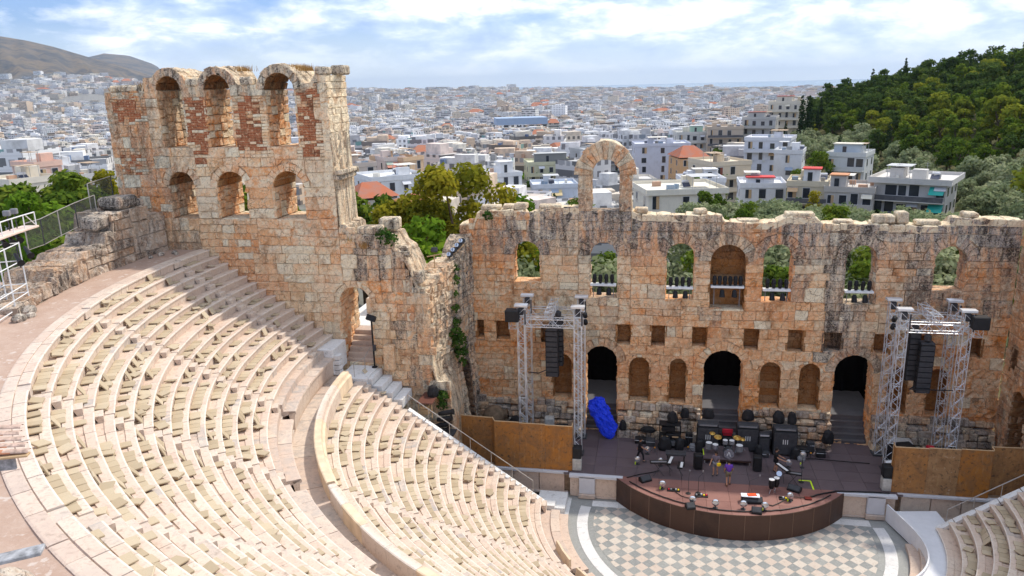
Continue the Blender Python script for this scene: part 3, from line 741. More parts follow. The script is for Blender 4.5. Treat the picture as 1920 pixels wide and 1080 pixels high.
# parapet between corridor and lower bank
PR = simple('parapet_marble', (.70, .55, .38), .6, var=.18, scale=1.5)
ws = empty('parapet', (0, -24, 8.6), 'smooth curved cream parapet wall along the corridor', 'parapet')
n = 0
pc = [R(182.3), R(216.9)] + [R(217.4 + 9.5 * k) for k in range(0, 12)]
ps = []
for c, d in zip(pc[:-1], pc[1:]):
    if d - c < R(1): continue
    m = max(1, round((d - c) * 24 / 2.3))
    for k in range(m):
        e0 = c + (d - c) * k / m; e1 = c + (d - c) * (k + 1) / m
        ps.append(arc_block([(24.14, 8.55), (24.10, 8.8), (24.10, 9.5), (24.15, 9.55), (24.15, 9.66), (24.1, 9.69), (23.78, 9.69), (23.72, 9.5), (23.6, 9.42), (23.55, 8.7)], e0 + .0003, e1 - .0003, (U(0, .6), 0, 0), 0, 4))
for b in ps: b.obj('parapet_block', SEAT if random.random() < .3 else PR, ws, smooth=False).matrix_parent_inverse = iv0(ws)
# straight white rows by the side door and the sloping white coping
wr = empty('white_marble_benches', (-21, 1.2, 6), 'short straight benches of new white marble by the side door', 'seating')
for j in (14, 15, 16, 17):
    Rn, Z = LOW[j]; b = Acc(); b.cbox((-Rn - .12, 1.35, Z - .3), (.62, 2.0, .62), .02, 0, (U(0, .3), 0, 0)); b.cbox((-Rn - .48, 1.35, Z - .42), (.45, 2.0, .5), .015, 0, (.2, 0, 0))
    b.obj('bench', WHITEM, wr).matrix_parent_inverse = iv0(wr)
b = Acc(); b.cbox((-24.0, 1.2, 8.55), (1.9, 2.4, .5), .02, 0, (0, 0, 0)); b.obj('landing', WHITEM, wr).matrix_parent_inverse = iv0(wr)
b = Acc(); b.cbox((-25.9, 1.3, 9.75), (1.3, 2.2, 1.7), .03, 0, (.1, 0, 0)); b.obj('side_block', WHITEM, wr).matrix_parent_inverse = iv0(wr)
b = Acc()
for k in range(4): b.cbox((-25.1, .5 + .0 * k, 9.0 + .35 * k), (.5 - .0 * k, .5, .3), .02, 0, (.3, .2, 0))
b.obj('steps', WHITEM, wr).matrix_parent_inverse = iv0(wr)
for sg, nm in ((-1, 'white marble coping sloping down beside the lower seats, near the wing wall'), (1, 'white marble coping sloping down beside the lower seats at the right edge')):
    cp = empty('sloping_coping', (sg * 16, .15, 3), nm, 'coping')
    x0, z0, x1, z1 = -20.4 * sg * -1, 6.74, -11.6 * sg * -1, .74
    k = 8
    for i in range(k):
        b = Acc(); f0, f1 = i / k + .002, (i + 1) / k - .002
        p0 = Vector((x0 + (x1 - x0) * f0, .16, z0 + (z1 - z0) * f0)); p1 = Vector((x0 + (x1 - x0) * f1, .16, z0 + (z1 - z0) * f1))
        ln = (p1 - p0).length; an = math.atan2(p1.z - p0.z, p1.x - p0.x)
        b.cbox(tuple((p0 + p1) / 2), (ln, .42, .22), .02, rot=Matrix.Rotation(-an, 3, 'Y'), tint=(0, 0, 0)); b.obj('coping_slab', WHITEM, cp).matrix_parent_inverse = iv0(cp)
    b = Acc(); b.add([(x0, .33, 1.0), (x1, .33, 0), (x1, .33, z1 - .12), (x0, .33, z0 - .12), (x0, .02, 1.0), (x1, .02, 0), (x1, .02, z1 - .12), (x0, .02, z0 - .12)], [(0, 1, 2, 3), (4, 7, 6, 5), (3, 2, 6, 7)], (.5, .5, .3))
    b.obj('flank_wall', GREYSTONE, cp).matrix_parent_inverse = iv0(cp)
    rl = empty('handrail', (sg * 15, .3, 3), 'thin metal handrail above the sloping coping ' + ('near the plywood hoarding' if sg < 0 else 'at the right edge'), 'handrail')
    RAIL = simple('rail_metal', (.42, .39, .36), .45, .6) if sg < 0 else MATS['rail_metal']
    b = Acc(); q = []
    for f in np.linspace(0, .92, 7):
        x = x0 + (x1 - x0) * f; z = z0 + (z1 - z0) * f; pb = Acc(); pb.tube((x, .28, z + .05), (x, .28, z + .98), .022, 6); pb.obj('post', RAIL, rl).matrix_parent_inverse = iv0(rl); q.append((x, .28, z + .98))
    b.path([q[0], q[-1]], .03); b.obj('rail', RAIL, rl).matrix_parent_inverse = iv0(rl)
# solid earth under the seats so that no light passes below
b = Acc(); ts = [R(176 + 4 * k) for k in range(30)]; tl = [R(180 + 4 * k) for k in range(46)]
pu = [(37.5, 10), (37.5, 16.2), (34.9, 16.2), (26.2, 10.3), (25.45, 8.6), (23.9, 8.5)]
for t0, t1 in zip(ts[:-1], ts[1:]):
    vs = [(r * math.cos(t), r * math.sin(t), z) for t in (t0, t1) for r, z in pu]; b.add(vs, [(i, i + 1, 7 + i, 6 + i) for i in range(5)], (.5, .5, .3))
pl = [(24, 8.5), (22.8, 8.0), (11.75, .55), (11.75, -.5)]
for t0, t1 in zip(tl[:-1], tl[1:]):
    vs = [(r * math.cos(t), r * math.sin(t), z) for t in (t0, t1) for r, z in pl]; b.add(vs, [(i, i + 1, 5 + i, 4 + i) for i in range(3)], (.5, .5, .3))
b.obj('bank_ground', MORTAR, kind='structure')
# walkway of packed red earth
EARTH = None
m, nt, bs_ = newmat('packed_earth', .95, .1)
g = N(nt, 'ShaderNodeNewGeometry'); n1 = noise_tex(nt, g.outputs['Position'], .9, 6, .65); n2 = noise_tex(nt, g.outputs['Position'], 6, 6, .7); n3 = noise_tex(nt, g.outputs['Position'], 2.2, 3)
c = ramp(nt, n1, [(.3, (.40, .27, .205)), (.7, (.47, .345, .275))]); c = mix(nt, ramp(nt, n2, [(.5, 0), (.75, .6)]), c, (.54, .42, .35)); c = mix(nt, ramp(nt, n3, [(.62, 0), (.66, .7)]), c, (.58, .50, .44))
L(nt, c, bs_.inputs['Base Color']); bump(nt, bs_, mathn(nt, 'ADD', n2, n1), .5, .04); EARTH = m
b = Acc(); rs = [35.2, 36.0, 36.8, 37.7, 39.5, 41.5]; tw = [R(174 + 2 * k) for k in range(60)]
for i, t in enumerate(tw):
    for r in rs:
        z = 16.56 + .05 * nz(r, t * 30, 0) + max(0, r - 37.7) * .1
        if t > R(199): z += max(0, r - 38.5) * .25
        b.V.append((r * math.cos(t), r * math.sin(t), z)); b.T.append((0, 0, 0))
k = len(rs)
for i in range(len(tw) - 1):
    for j in range(k - 1): b.F.append((i * k + j, i * k + j + 1, (i + 1) * k + j + 1, (i + 1) * k + j)); b.M.append(0)
b.obj('walkway_path', EARTH, kind='structure', smooth=True)

# ------------------------------------------------------------ cushions
CUSH = None
m, nt, bs_ = newmat('cushion_fabric', .8, .2)
at = N(nt, 'ShaderNodeAttribute', attribute_name='tint'); g = N(nt, 'ShaderNodeNewGeometry'); oi = N(nt, 'ShaderNodeObjectInfo'); sp = N(nt, 'ShaderNodeSeparateColor'); L(nt, at.outputs['Color'], sp.inputs[0])
v = mathn(nt, 'FRACT', mathn(nt, 'ADD', oi.outputs['Random'], sp.outputs[0]))
c = ramp(nt, v, [(0, (.41, .32, .215)), (.5, (.48, .385, .265)), (1, (.55, .45, .32))]); n1 = noise_tex(nt, g.outputs['Position'], 25, 3); c = mix(nt, ramp(nt, n1, [(.4, 0), (.8, .3)]), c, (.33, .29, .18))
L(nt, c, bs_.inputs['Base Color']); CUSH = m
cb = Acc(); cb.cbox((0, 0, 0), (.455, .43, .06), .016); cush_me = cb.obj('seat_cushion', CUSH).data
bpy.data.objects.remove(bpy.data.objects['seat_cushion'])
cs = []
ORD = 'first second third fourth fifth sixth seventh eighth ninth tenth eleventh twelfth thirteenth fourteenth fifteenth sixteenth seventeenth eighteenth'.split()
def fill(rows, t0f, t1, aisles, T, zone, dens):
    for i, (Rn, Z) in enumerate(rows):
        t = t0f(Rn) + .01; step = .445 / (Rn + .5)
        while t < t1:
            t += step * U(.97, 1.08)
            if any(abs(t - a) * Rn < .62 for a in aisles): continue
            dd = dens(i, t) * (1.15 if nz(t * Rn * .5, i * 3.1, 2) > -.12 else .25)
            if random.random() > dd: continue
            wd = sum(1 for a_ in aisles if a_ < t); row_ = i if zone == 'upper' else 16 - i
            where = f'{ORD[max(0, row_)]} {zone} row from the top, ' + (f'block {ORD[max(0, wd)]} from the wing wall' if t < R(300) else 'right hand seats')
            kind = random.random(); r = Rn + .47 + U(-.03, .03); z = Z + .03; tilt = Matrix.Identity(3); yaw = t + U(-.06, .06); st = 'flat'
            if kind < .13 and zone == 'upper' or kind < .07:
                tilt = Matrix.Rotation(R(U(-72, -52)), 3, 'Y'); r = Rn + .52; z = Z + .2; st = 'upright'
            elif kind < .28:
                yaw += U(-.7, .7); tilt = Matrix.Rotation(R(U(-14, 14)), 3, 'Y') @ Matrix.Rotation(R(U(-10, 10)), 3, 'X'); z += .07; r -= U(0, .12); st = 'askew'
            cs.append(((r * math.cos(t), r * math.sin(t), z), Matrix.Rotation(yaw, 3, 'Z') @ tilt, zone, st, where))
            if random.random() < .10: cs.append(((r * math.cos(t), r * math.sin(t), z + .075), Matrix.Rotation(yaw + U(-.4, .4), 3, 'Z') @ Matrix.Rotation(R(U(-6, 6)), 3, 'X'), zone, 'stacked', where))
fill(UP[1:], lambda r: math.pi - math.asin(YE / r) + .02, R(262), UA, .6375, 'upper', lambda i, t: .45 if t < R(184) else (.88 if t > R(195) else .72) - (.55 if i > 11 else 0))
fill(LOW[1:], lambda r: R(182.5), R(262), LA, .665, 'lower', lambda i, t: .86)
fill(LOW[1:], lambda r: R(322), R(357.5), LA, .665, 'lower', lambda i, t: .8)
fill([(LOW[j][0] - 0, LOW[j][1]) for j in (14, 15, 16, 17)], lambda r: R(174.6), R(178.8), [], .66, 'lower', lambda i, t: .5)
cs.sort(key=lambda c: (Vector(c[0]) - CAM).length)
LBS = {'flat': 'khaki cushion lying flat, ', 'upright': 'khaki cushion leaning upright, ', 'askew': 'khaki cushion lying askew, ', 'stacked': 'khaki cushion upon another, '}
rest = Acc(); base_v = [Vector(v.co) for v in cush_me.vertices]; base_f = [tuple(p.vertices) for p in cush_me.polygons]
def seen(p):
    q = Vector(p) - CAM; z = q.dot(_f)
    return z > 1 and abs(q.dot(_r)) / z < .66 and abs(q.dot(_u)) / z < .37
nv = 0
for (p, M, zone, st, where) in cs:
    if nv < 300 and seen(p):
        o = bpy.data.objects.new('seat_cushion', cush_me); COL.objects.link(o); o.matrix_world = Matrix.Translation(p) @ M.to_4x4()
        tag(o, LBS[st] + where, 'cushion', f'{st} cushions, {where}'); nv += 1
    else: rest.add([tuple(M @ v + Vector(p)) for v in base_v], base_f, (random.random(), 0, 0))
rest.obj('seat_cushions', CUSH, kind='stuff', label='khaki seat cushions spread over the farther seating rows')
# ------------------------------------------------------------ orchestra
def clip_poly(poly, planes):
    for (nx, ny, d) in planes:
        out = []
        for i in range(len(poly)):
            p, q = poly[i], poly[(i + 1) % len(poly)]; a = nx * p[0] + ny * p[1] - d; b = nx * q[0] + ny * q[1] - d
            if a <= 0: out.append(p)
            if a * b < 0: t = a / (a - b); out.append((p[0] + (q[0] - p[0]) * t, p[1] + (q[1] - p[1]) * t))
        poly = out
        if len(poly) < 3: return []
    return poly
def parea(p): return abs(sum(p[i][0] * p[(i + 1) % len(p)][1] - p[(i + 1) % len(p)][0] * p[i][1] for i in range(len(p)))) / 2
orc = empty('orchestra_floor', (0, -3, 0), kind='structure')
ivo = iv0(orc)
b = Acc(); b.prism([(12 * math.cos(t), 12 * math.sin(t)) for t in np.linspace(0, 2 * math.pi, 65)[:-1]], -.4, -.01, (.4, .4, 0)); b.obj('bedding', GREENM, orc).matrix_parent_inverse = ivo
RC = 8.35; planes = [(math.cos(t), math.sin(t), RC) for t in np.linspace(math.pi, 2 * math.pi, 40)] + [(0, 1, 1.42), (1, 0, 8.8), (-1, 0, 8.8)]
S2 = .405; tiles = []
for i in range(-26, 27):
    for j in range(-26, 27):
        cx, cy = (i + j) * S2, (i - j) * S2 * .98 - .35
        h = S2 - .006; pl = clip_poly([(cx - h, cy), (cx, cy - h), (cx + h, cy), (cx, cy + h)], planes)
        if len(pl) < 3 or parea(pl) < .02: continue
        b = Acc(); dark = ((i + j) % 2 == 0); b.prism(pl, -.05, U(.0, .006), (U(0, 1), 0 if not dark else 0, 0))
        tiles.append((-(Vector((cx, cy, 0)) - CAM).length, b, 0 if dark else 1))
tiles.sort(key=lambda q: -q[0]); rt_ = Acc()
for q, (d_, b, mi) in enumerate(tiles):
    if q < 300: b.obj('floor_tile', [GREENM, FLOORM, BANDM][mi], orc).matrix_parent_inverse = ivo
    else: b.M = [mi] * len(b.M); rt_.merge(b)
if rt_.V: tag(rt_.obj('far_floor_tiles', [GREENM, FLOORM, BANDM], orc), kind='stuff').matrix_parent_inverse = ivo
def oring(r0, r1, t0, t1, ln, mat, nm, z0, z1):
    n = max(1, round((t1 - t0) * r1 / ln))
    for k in range(n):
        e0 = t0 + (t1 - t0) * k / n + .0006; e1 = t0 + (t1 - t0) * (k + 1) / n - .0006
        bb = arc_block([(r0, z0), (r0, z1), (r0 + .004, z1), (r1, z1), (r1 + .001, z0)], e0, e1, (U(0, 1), U(0, .25), 0), U(-.003, .003), 3)
        bb.obj(nm, mat, orc).matrix_parent_inverse = ivo
oring(RC + .02, 8.72, R(171), R(369), 2.4, GREENM, 'grey_band_slab', -.05, .004)
oring(8.73, 9.4, R(171.5), R(368.5), 2.0, BANDM, 'white_band_slab', -.05, .01)
oring(9.41, 9.9, R(173), R(367), 1.8, GREENM, 'drain_slab', -.1, -.02)
for x in np.arange(-8.6, 8.4, 1.72):
    b = Acc(); b.box((x + .86, 1.78, -.02), (1.71, .68, .05), tint=(U(0, 1), .1, 0)); b.obj('border_slab', BANDM, orc).matrix_parent_inverse = ivo
# bench of honour around the orchestra
fb = empty('front_bench', (0, -10.5, 0), 'worn low marble benches nearest the chequered floor', 'bench'); ivf = iv0(fb)
for prof, ln, nm in (([(9.97, -.1), (9.97, .22), (10.0, .24), (10.55, .25)], 1.3, 'kerb_slab'), ([(10.5, .0), (10.5, .5), (10.53, .52), (11.05, .53), (11.1, .3)], 1.2, 'bench_slab'), ([(11.0, 0), (11.0, .42), (11.02, .43), (11.8, .45)], 1.5, 'back_slab')):
    for c, d in ((R(181), R(214.6)), (R(216.6), R(250.5)), (R(252.5), R(286.5)), (R(288.5), R(322.5)), (R(324.5), R(357))):
        for bb in ring(None, prof, c, d, ln, lambda: (U(.4, 1.2), U(0, .5), 0)): bb.obj(nm, SEAT, fb).matrix_parent_inverse = ivf
for c, d in ((R(203), R(213.5)), (R(217.5), R(232))):
    for bb in ring(None, [(10.98, .4), (10.98, 1.0), (11.02, 1.03), (11.1, 1.02), (11.16, .4)], c, d, 1.9, lambda: (U(0, .5), 0, 0)): bb.obj('bench_back', PR, fb).matrix_parent_inverse = ivf
for k in range(3):
    b = Acc(); b.cbox((-11.55 + k * .62, .9, -.02), (.61, 2.7, .1), .01, 0, (U(0, .6), .1, 0)); b.obj('paving_slab', BANDM, orc).matrix_parent_inverse = ivo
b = Acc(); b.cbox((-11.2, 1.25, .2), (1.9, 2.1, .42), .02, 0, (0, .1, 0)); b.cbox((-11.55, .55, .45), (1.3, .9, .3), .02, 0, (0, .1, 0))
b.obj('side_step', WHITEM, label='white marble step block between lower seats and stage front', cat='step')
# white plywood ramp at the right
WP = simple('white_ply', (.68, .68, .70), .5, var=.05, scale=2)
rp = empty('ramp', (12, -1, 0), 'white curved temporary ramp with low rim beside the right seats', 'ramp'); ivr = iv0(rp)
def rin(t): return 10.35 + .55 * math.cos((t - R(340)) * 5.5)
ta = np.linspace(R(318), R(371), 22)
for t0, t1 in zip(ta[:-1:2], ta[2::2]):
    b = Acc(); vs = []
    for t in (t0, (t0 + t1) / 2, t1):
        for (r, z) in ((rin(t), .2), (rin(t), .98), (12.55, .98), (12.55, .2)): vs.append((r * math.cos(t), r * math.sin(t) + .3, z))
    b.add(vs, [(k * 4 + i, k * 4 + i + 1, k * 4 + 5 + i, k * 4 + 4 + i) for k in (0, 1) for i in range(3)] + [(0, 1, 2, 3), (8, 9, 10, 11)]); b.obj('deck_panel', WP, rp).matrix_parent_inverse = ivr
b = Acc(); vs = []
for t in ta:
    for (dr, z) in ((-.06, .1), (-.06, 1.2), (.03, 1.2), (.03, .9)): vs.append(((rin(t) + dr) * math.cos(t), (rin(t) + dr) * math.sin(t) + .3, z))
b.add(vs, [(k * 4 + i, k * 4 + i + 1, k * 4 + 5 + i, k * 4 + 4 + i) for k in range(len(ta) - 1) for i in range(3)]); b.obj('rim', WP, rp, smooth=False).matrix_parent_inverse = ivr

# ------------------------------------------------------------ stage front and deck
ZD = 1.673
SF = empty('proscenium_wall', (0, 2.5, 0), 'low marble stage front with pilasters and pale grey coping', 'low wall'); ivs = iv0(SF)
COPE = simple('grey_coping', (.55, .55, .58), .6, var=.05, scale=2)
def sfb(nm, c, d, mat, tint=(0, 0, 0), bev=.015):
    b = Acc(); b.cbox(c, d, bev, 0, tint); b.obj(nm, mat, SF).matrix_parent_inverse = ivs
for sg in (-1, 1):
    for k in range(4): x0 = 10.3 + k * 1.75; sfb('coping_slab', (sg * (x0 + .87), 2.82, ZD - .08), (1.74, .34, .17), COPE)
    for k in range(3): x0 = 10.55 + k * 1.75; sfb('marble_panel', (sg * (x0 + .87), 2.98, .78), (1.7, .34, 1.42), SEAT, (U(0, 1), U(0, .4), 0))
    sfb('coping_slab', (sg * 8.42, 2.45, ZD - .08), (3.55, .36, .18), COPE)
    sfb('marble_panel', (sg * 7.62, 2.62, .75), (1.7, .3, 1.46), SEAT, (U(0, .6), 0, 0))
    sfb('painted_panel', (sg * 9.0, 2.44, .98), (1.05, .34, 1.22), COPE)
    sfb('plinth', (sg * 9.0, 2.42, .19), (1.15, .5, .34), SEAT, (1, .7, 0), .05)
    sfb('marble_panel', (sg * 9.85, 2.66, .75), (.6, .3, 1.46), SEAT, (.6, .1, 0))
    sfb('base_moulding', (sg * 7.62, 2.5, .07), (1.7, .26, .14), SEAT, (.8, .5, 0), .03)
    sfb('base_moulding', (sg * 13.0, 2.82, .07), (5.4, .3, .16), SEAT, (.9, .8, 0), .03)
b = Acc(); b.box((0, 3.6, .75), (36, 1.0, 1.5)); b.obj('backing', MORTAR, SF).matrix_parent_inverse = ivs

DECK = None
def ply(name, c0, c1, c2, rough=.55):
    m, nt, bs = newmat(name, rough, .35); g = N(nt, 'ShaderNodeNewGeometry'); P = g.outputs['Position']; at = N(nt, 'ShaderNodeAttribute', attribute_name='tint'); sp = N(nt, 'ShaderNodeSeparateColor'); L(nt, at.outputs['Color'], sp.inputs[0])
    n1 = noise_tex(nt, P, .8, 6, .65, .5); n2 = noise_tex(nt, P, 9, 5, .7)
    c = ramp(nt, mathn(nt, 'ADD', n1, mathn(nt, 'MULTIPLY', sp.outputs[0], .35)), [(.35, c0), (.75, c1)]); c = mix(nt, ramp(nt, n2, [(.55, 0), (.72, .5)]), c, c2)
    L(nt, c, bs.inputs['Base Color']); bump(nt, bs, n2, .1, .01); return m
DECK = ply('deck_ply', (.085, .060, .066), (.125, .092, .098), (.18, .145, .145)); APRON = ply('apron_ply', (.19, .085, .07), (.27, .13, .105), (.34, .2, .17)); FASC = ply('fascia_ply', (.040, .021, .015), (.075, .038, .025), (.10, .055, .04), .5)
dk = empty('stage_deck', (0, 5, 1), 'dark brown plywood stage deck with a reddish rounded apron', 'stage'); ivd = iv0(dk)
AC, AR = 7.55, 8.78       # arc centre y and radius
arcpl = [(math.cos(t), math.sin(t), AR + AC * math.sin(t)) for t in np.linspace(math.pi * 1.02, math.pi * 1.98, 60)]
xs = [-10.6] + list(np.arange(-8.61, 8.7, 1.435)) + [10.6]
ys = [-1.4, .3, 1.55, 2.6, 3.9, 5.2, 6.5, 7.8, YW + 3.0]
for x0, x1 in zip(xs[:-1], xs[1:]):
    for y0, y1 in zip(ys[:-1], ys[1:]):
        g = .008; pl = [(x0 + g, y0 + g), (x1 - g, y0 + g), (x1 - g, y1 - g), (x0 + g, y1 - g)]
        front = y1 < 2.7
        if front: pl = clip_poly(pl, arcpl)
        if y0 > 7: pl = [(max(-10.6, p[0]), min(p[1], YW + 2.9)) for p in pl]
        if len(pl) < 3 or parea(pl) < .03: continue
        b = Acc(); z = ZD + U(-.002, .002) + (0.004 if front else 0); b.prism(pl, ZD - .12, z, (U(0, 1), 0, 0)); b.obj('apron_panel' if front else 'deck_panel', APRON if front else DECK, dk).matrix_parent_inverse = ivd
TRIMG = simple('joint_filler', (.20, .13, .09), .8)
te0 = math.asin((2.3 - AC) / AR); a0 = math.pi - te0; a1 = 2 * math.pi + te0
tt = np.linspace(a0, a1, 12)
for t0, t1 in zip(tt[:-1], tt[1:]):
    b = Acc(); vs = []
    for k in range(4):
        t = t0 + .0009 + (t1 - t0 - .0018) * k / 3
        for (r, z) in ((AR + .03, .01), (AR + .03, ZD + .01), (AR - .03, ZD + .01)): vs.append((r * math.cos(t), AC + r * math.sin(t), z))
    js = Acc(); js.box(((AR + .035) * math.cos(t1), AC + (AR + .035) * math.sin(t1), ZD / 2), (.012, .03, ZD - .04), t1); js.obj('joint_strip', TRIMG, dk).matrix_parent_inverse = ivd
    b.add(vs, [(k * 3 + i, k * 3 + i + 1, k * 3 + 4 + i, k * 3 + 3 + i) for k in range(3) for i in range(2)], (U(0, 1), 0, 0)); b.obj('fascia_panel', FASC, dk).matrix_parent_inverse = ivd
b = Acc(); b.prism([(AR * .995 * math.cos(t), AC + AR * .995 * math.sin(t)) for t in np.linspace(a0, a1, 30)], 0.0, ZD - .125); b.obj('frame', MATS['fascia_ply'], dk).matrix_parent_inverse = ivd
# ground inside the stage area beside the deck and behind the wall doors
b = Acc(); b.box((-14.8, 7, 1.45), (8.2, 6.5, .5), tint=(.5, .8, .2)); b.box((14.8, 7, 1.45), (8.2, 6.5, .5), tint=(.5, .8, .2)); b.obj('stage_ground', GREYSTONE, kind='structure')
# raised rubble ledge along the foot of the wall
for k, (x0, x1) in enumerate(((-7.35, -1.4), (1.55, 7.5), (-18.0, -9.9), (10.2, 18.0))):
    lg = empty('wall_plinth', ((x0 + x1) / 2, 8.9, ZD), ['rubble plinth at the foot of the stage wall beside the blue tarpaulin', 'rubble plinth at the foot of the stage wall by the right door', 'grey stone ledge behind the left plywood hoarding', 'grey stone ledge behind the right plywood hoarding'][k], 'plinth'); ivl = iv0(lg)
    lv = [(8.28, ZD - .1, 2.25), (8.6, 2.25, 2.75), (8.66, 2.75, 3.2), (8.72, 3.2, 3.6), (9.05, 3.6, 4.1)]
    for (yy, z0, z1) in lv:
        x = x0
        while x < x1 - .1:
            w = min(U(.3, 1.0), x1 - x); b = Acc(); zt = z1 + U(-.2, .1)
            b.cbox((x + w / 2, (yy + YW) / 2, (z0 + zt) / 2), (w - .02, YW - yy + U(-.05, .1), zt - z0), .05, 0, (U(0, .9), U(.1, .8), U(0, .5)))
            b.V = [(p + .07 * nz(p * 3, q * 3, r * 3), q + .1 * nz(p * 2, q * 3, r * 3), r + .04 * nz(r * 3, p * 3, q)) for p, q, r in b.V]
            b.obj('stone', STONE if random.random() < .5 else GREYSTONE, lg).matrix_parent_inverse = ivl; x += w
# stairs up through the three doors, dark hangings behind
BLACK = simple('black_cloth', (.006, .006, .007), .95, var=.3, scale=3, spec=.05); GREYDECK = ply('grey_deck', (.11, .105, .11), (.15, .145, .15), (.2, .19, .19))
for k, (u, w) in enumerate(DOORS):
    st = empty('door_stairs', (u, 10, ZD), ['dark wooden steps in the left doorway behind the blue tarpaulin', 'dark wooden steps in the middle doorway behind the drums', 'dark wooden steps in the right doorway'][k], 'stairs'); ivt = iv0(st)
    for i in range(5):
        b = Acc(); b.box((u, 9.45 + i * .3 + .4, ZD + .2 + i * .36), (2 * w - .06, .82, .07)); b.box((u, 9.45 + i * .3 + .05, ZD + .02 + i * .36), (2 * w - .07, .04, .3)); b.obj('step', GREYDECK, st).matrix_parent_inverse = ivt
    b = Acc(); b.box((u, 13.3, 3.25), (2 * w + 1.6, 4.6, .12)); b.obj('landing', GREYDECK, st).matrix_parent_inverse = ivt
    b = Acc(); n = 30; vs = []
    path = [(-w - 1.0, YW + 1.52), (-w - 1.0, 15.4), (w + 1.0, 15.4), (w + 1.0, YW + 1.52)]
    pts = []
    for (p, q) in zip(path[:-1], path[1:]):
        for t in np.linspace(0, 1, 16)[:-1]: pts.append((p[0] + (q[0] - p[0]) * t, p[1] + (q[1] - p[1]) * t))
    pts.append(path[-1])
    for i, (x, y) in enumerate(pts):
        o = .06 * math.sin(i * 2.2)
        for z in (2.0, 5.5, 9.3): vs.append((u + x + (o if i < 16 or i > 30 else 0), y + (o if 16 <= i <= 30 else 0), z))
    b.add(vs, [(i * 3 + j, i * 3 + j + 1, i * 3 + 4 + j, i * 3 + 3 + j) for i in range(len(pts) - 1) for j in range(2)])
    b.obj('black_drape', BLACK, label=['black drape hung behind the left doorway', 'black drape hung behind the middle doorway', 'black drape hung behind the right doorway'][k], cat='drape')
# plywood hoardings
HOARD = None
m, nt, bs_ = newmat('osb_board', .75, .25); g = N(nt, 'ShaderNodeNewGeometry'); P = g.outputs['Position']; at = N(nt, 'ShaderNodeAttribute', attribute_name='tint'); sp = N(nt, 'ShaderNodeSeparateColor'); L(nt, at.outputs['Color'], sp.inputs[0])
n1 = noise_tex(nt, P, 1.3, 7, .7, .8); n2 = noise_tex(nt, P, 4.5, 6, .7, .4)
c = mix(nt, sp.outputs[0], (.40, .15, .022), (.34, .20, .095)); c = mix(nt, ramp(nt, n1, [(.38, 0), (.62, .9)]), c, (.22, .115, .05)); c = mix(nt, ramp(nt, n2, [(.55, 0), (.66, .85)]), c, (.055, .04, .03)); c = mix(nt, ramp(nt, noise_tex(nt, mapping(nt, P, (3, 3, .5)), 2.0, 5, .6), [(.55, 0), (.75, .5)]), c, (.48, .30, .14)); c = mix(nt, mathn(nt, 'MULTIPLY', sp.outputs[0], ramp(nt, n2, [(.28, .8), (.4, 0)])), c, (.55, .45, .34))
L(nt, c, bs_.inputs['Base Color']); HOARD = m; TRIM = simple('raw_timber', (.50, .34, .19), .7)
def hoarding(name, pts, z0, tops, label, tints):
    h = empty(name, (*pts[0], z0), label, 'hoarding'); ivh = iv0(h)
    for i, (p, q) in enumerate(zip(pts[:-1], pts[1:])):
        p = Vector(p); q = Vector(q); d = (q - p); an = math.atan2(d.y, d.x); c = (p + q) / 2; zt = tops[i]
        b = Acc(); b.cbox((c.x, c.y, (z0 + zt) / 2), (d.length - .012, .04, zt - z0), .006, an, (tints[i], 0, 0)); b.obj('board', HOARD, h).matrix_parent_inverse = ivh
        b = Acc(); b.cbox((c.x, c.y, zt + .025), (d.length - .01, .07, .05), .008, an); b.obj('top_rail', TRIM, h).matrix_parent_inverse = ivh
    for p in (pts[0], pts[-1]):
        b = Acc(); b.cbox((p[0], p[1] + .03, (z0 + tops[0]) / 2 + .05), (.08, .08, tops[0] - z0 + .2), .01); b.obj('post', TRIM, h).matrix_parent_inverse = ivh
hoarding('plywood_hoarding', [(-10.05, 3.15), (-10.05, 2.86), (-11.85, 2.86), (-13.6, 2.86), (-15.3, 2.86), (-15.55, 3.35), (-17.75, 3.5)], ZD + .02, [4.9, 4.9, 4.95, 5.0, 5.05, 5.0, 5.0], 'rust brown plywood hoarding hiding the left side of the stage', [.2, .1, .25, .15, .2, .3, .35])
hoarding('plywood_hoarding', [(9.98, 3.3), (9.98, 2.86), (11.85, 2.86), (13.65, 2.86), (15.45, 2.86), (15.5, 3.3), (18.05, 3.4)], ZD + .02, [4.7, 4.75, 4.8, 4.85, 4.9, 4.9, 4.9], 'rust brown plywood hoarding hiding the right side of the stage', [.2, .45, .95, .05, .1, .6])
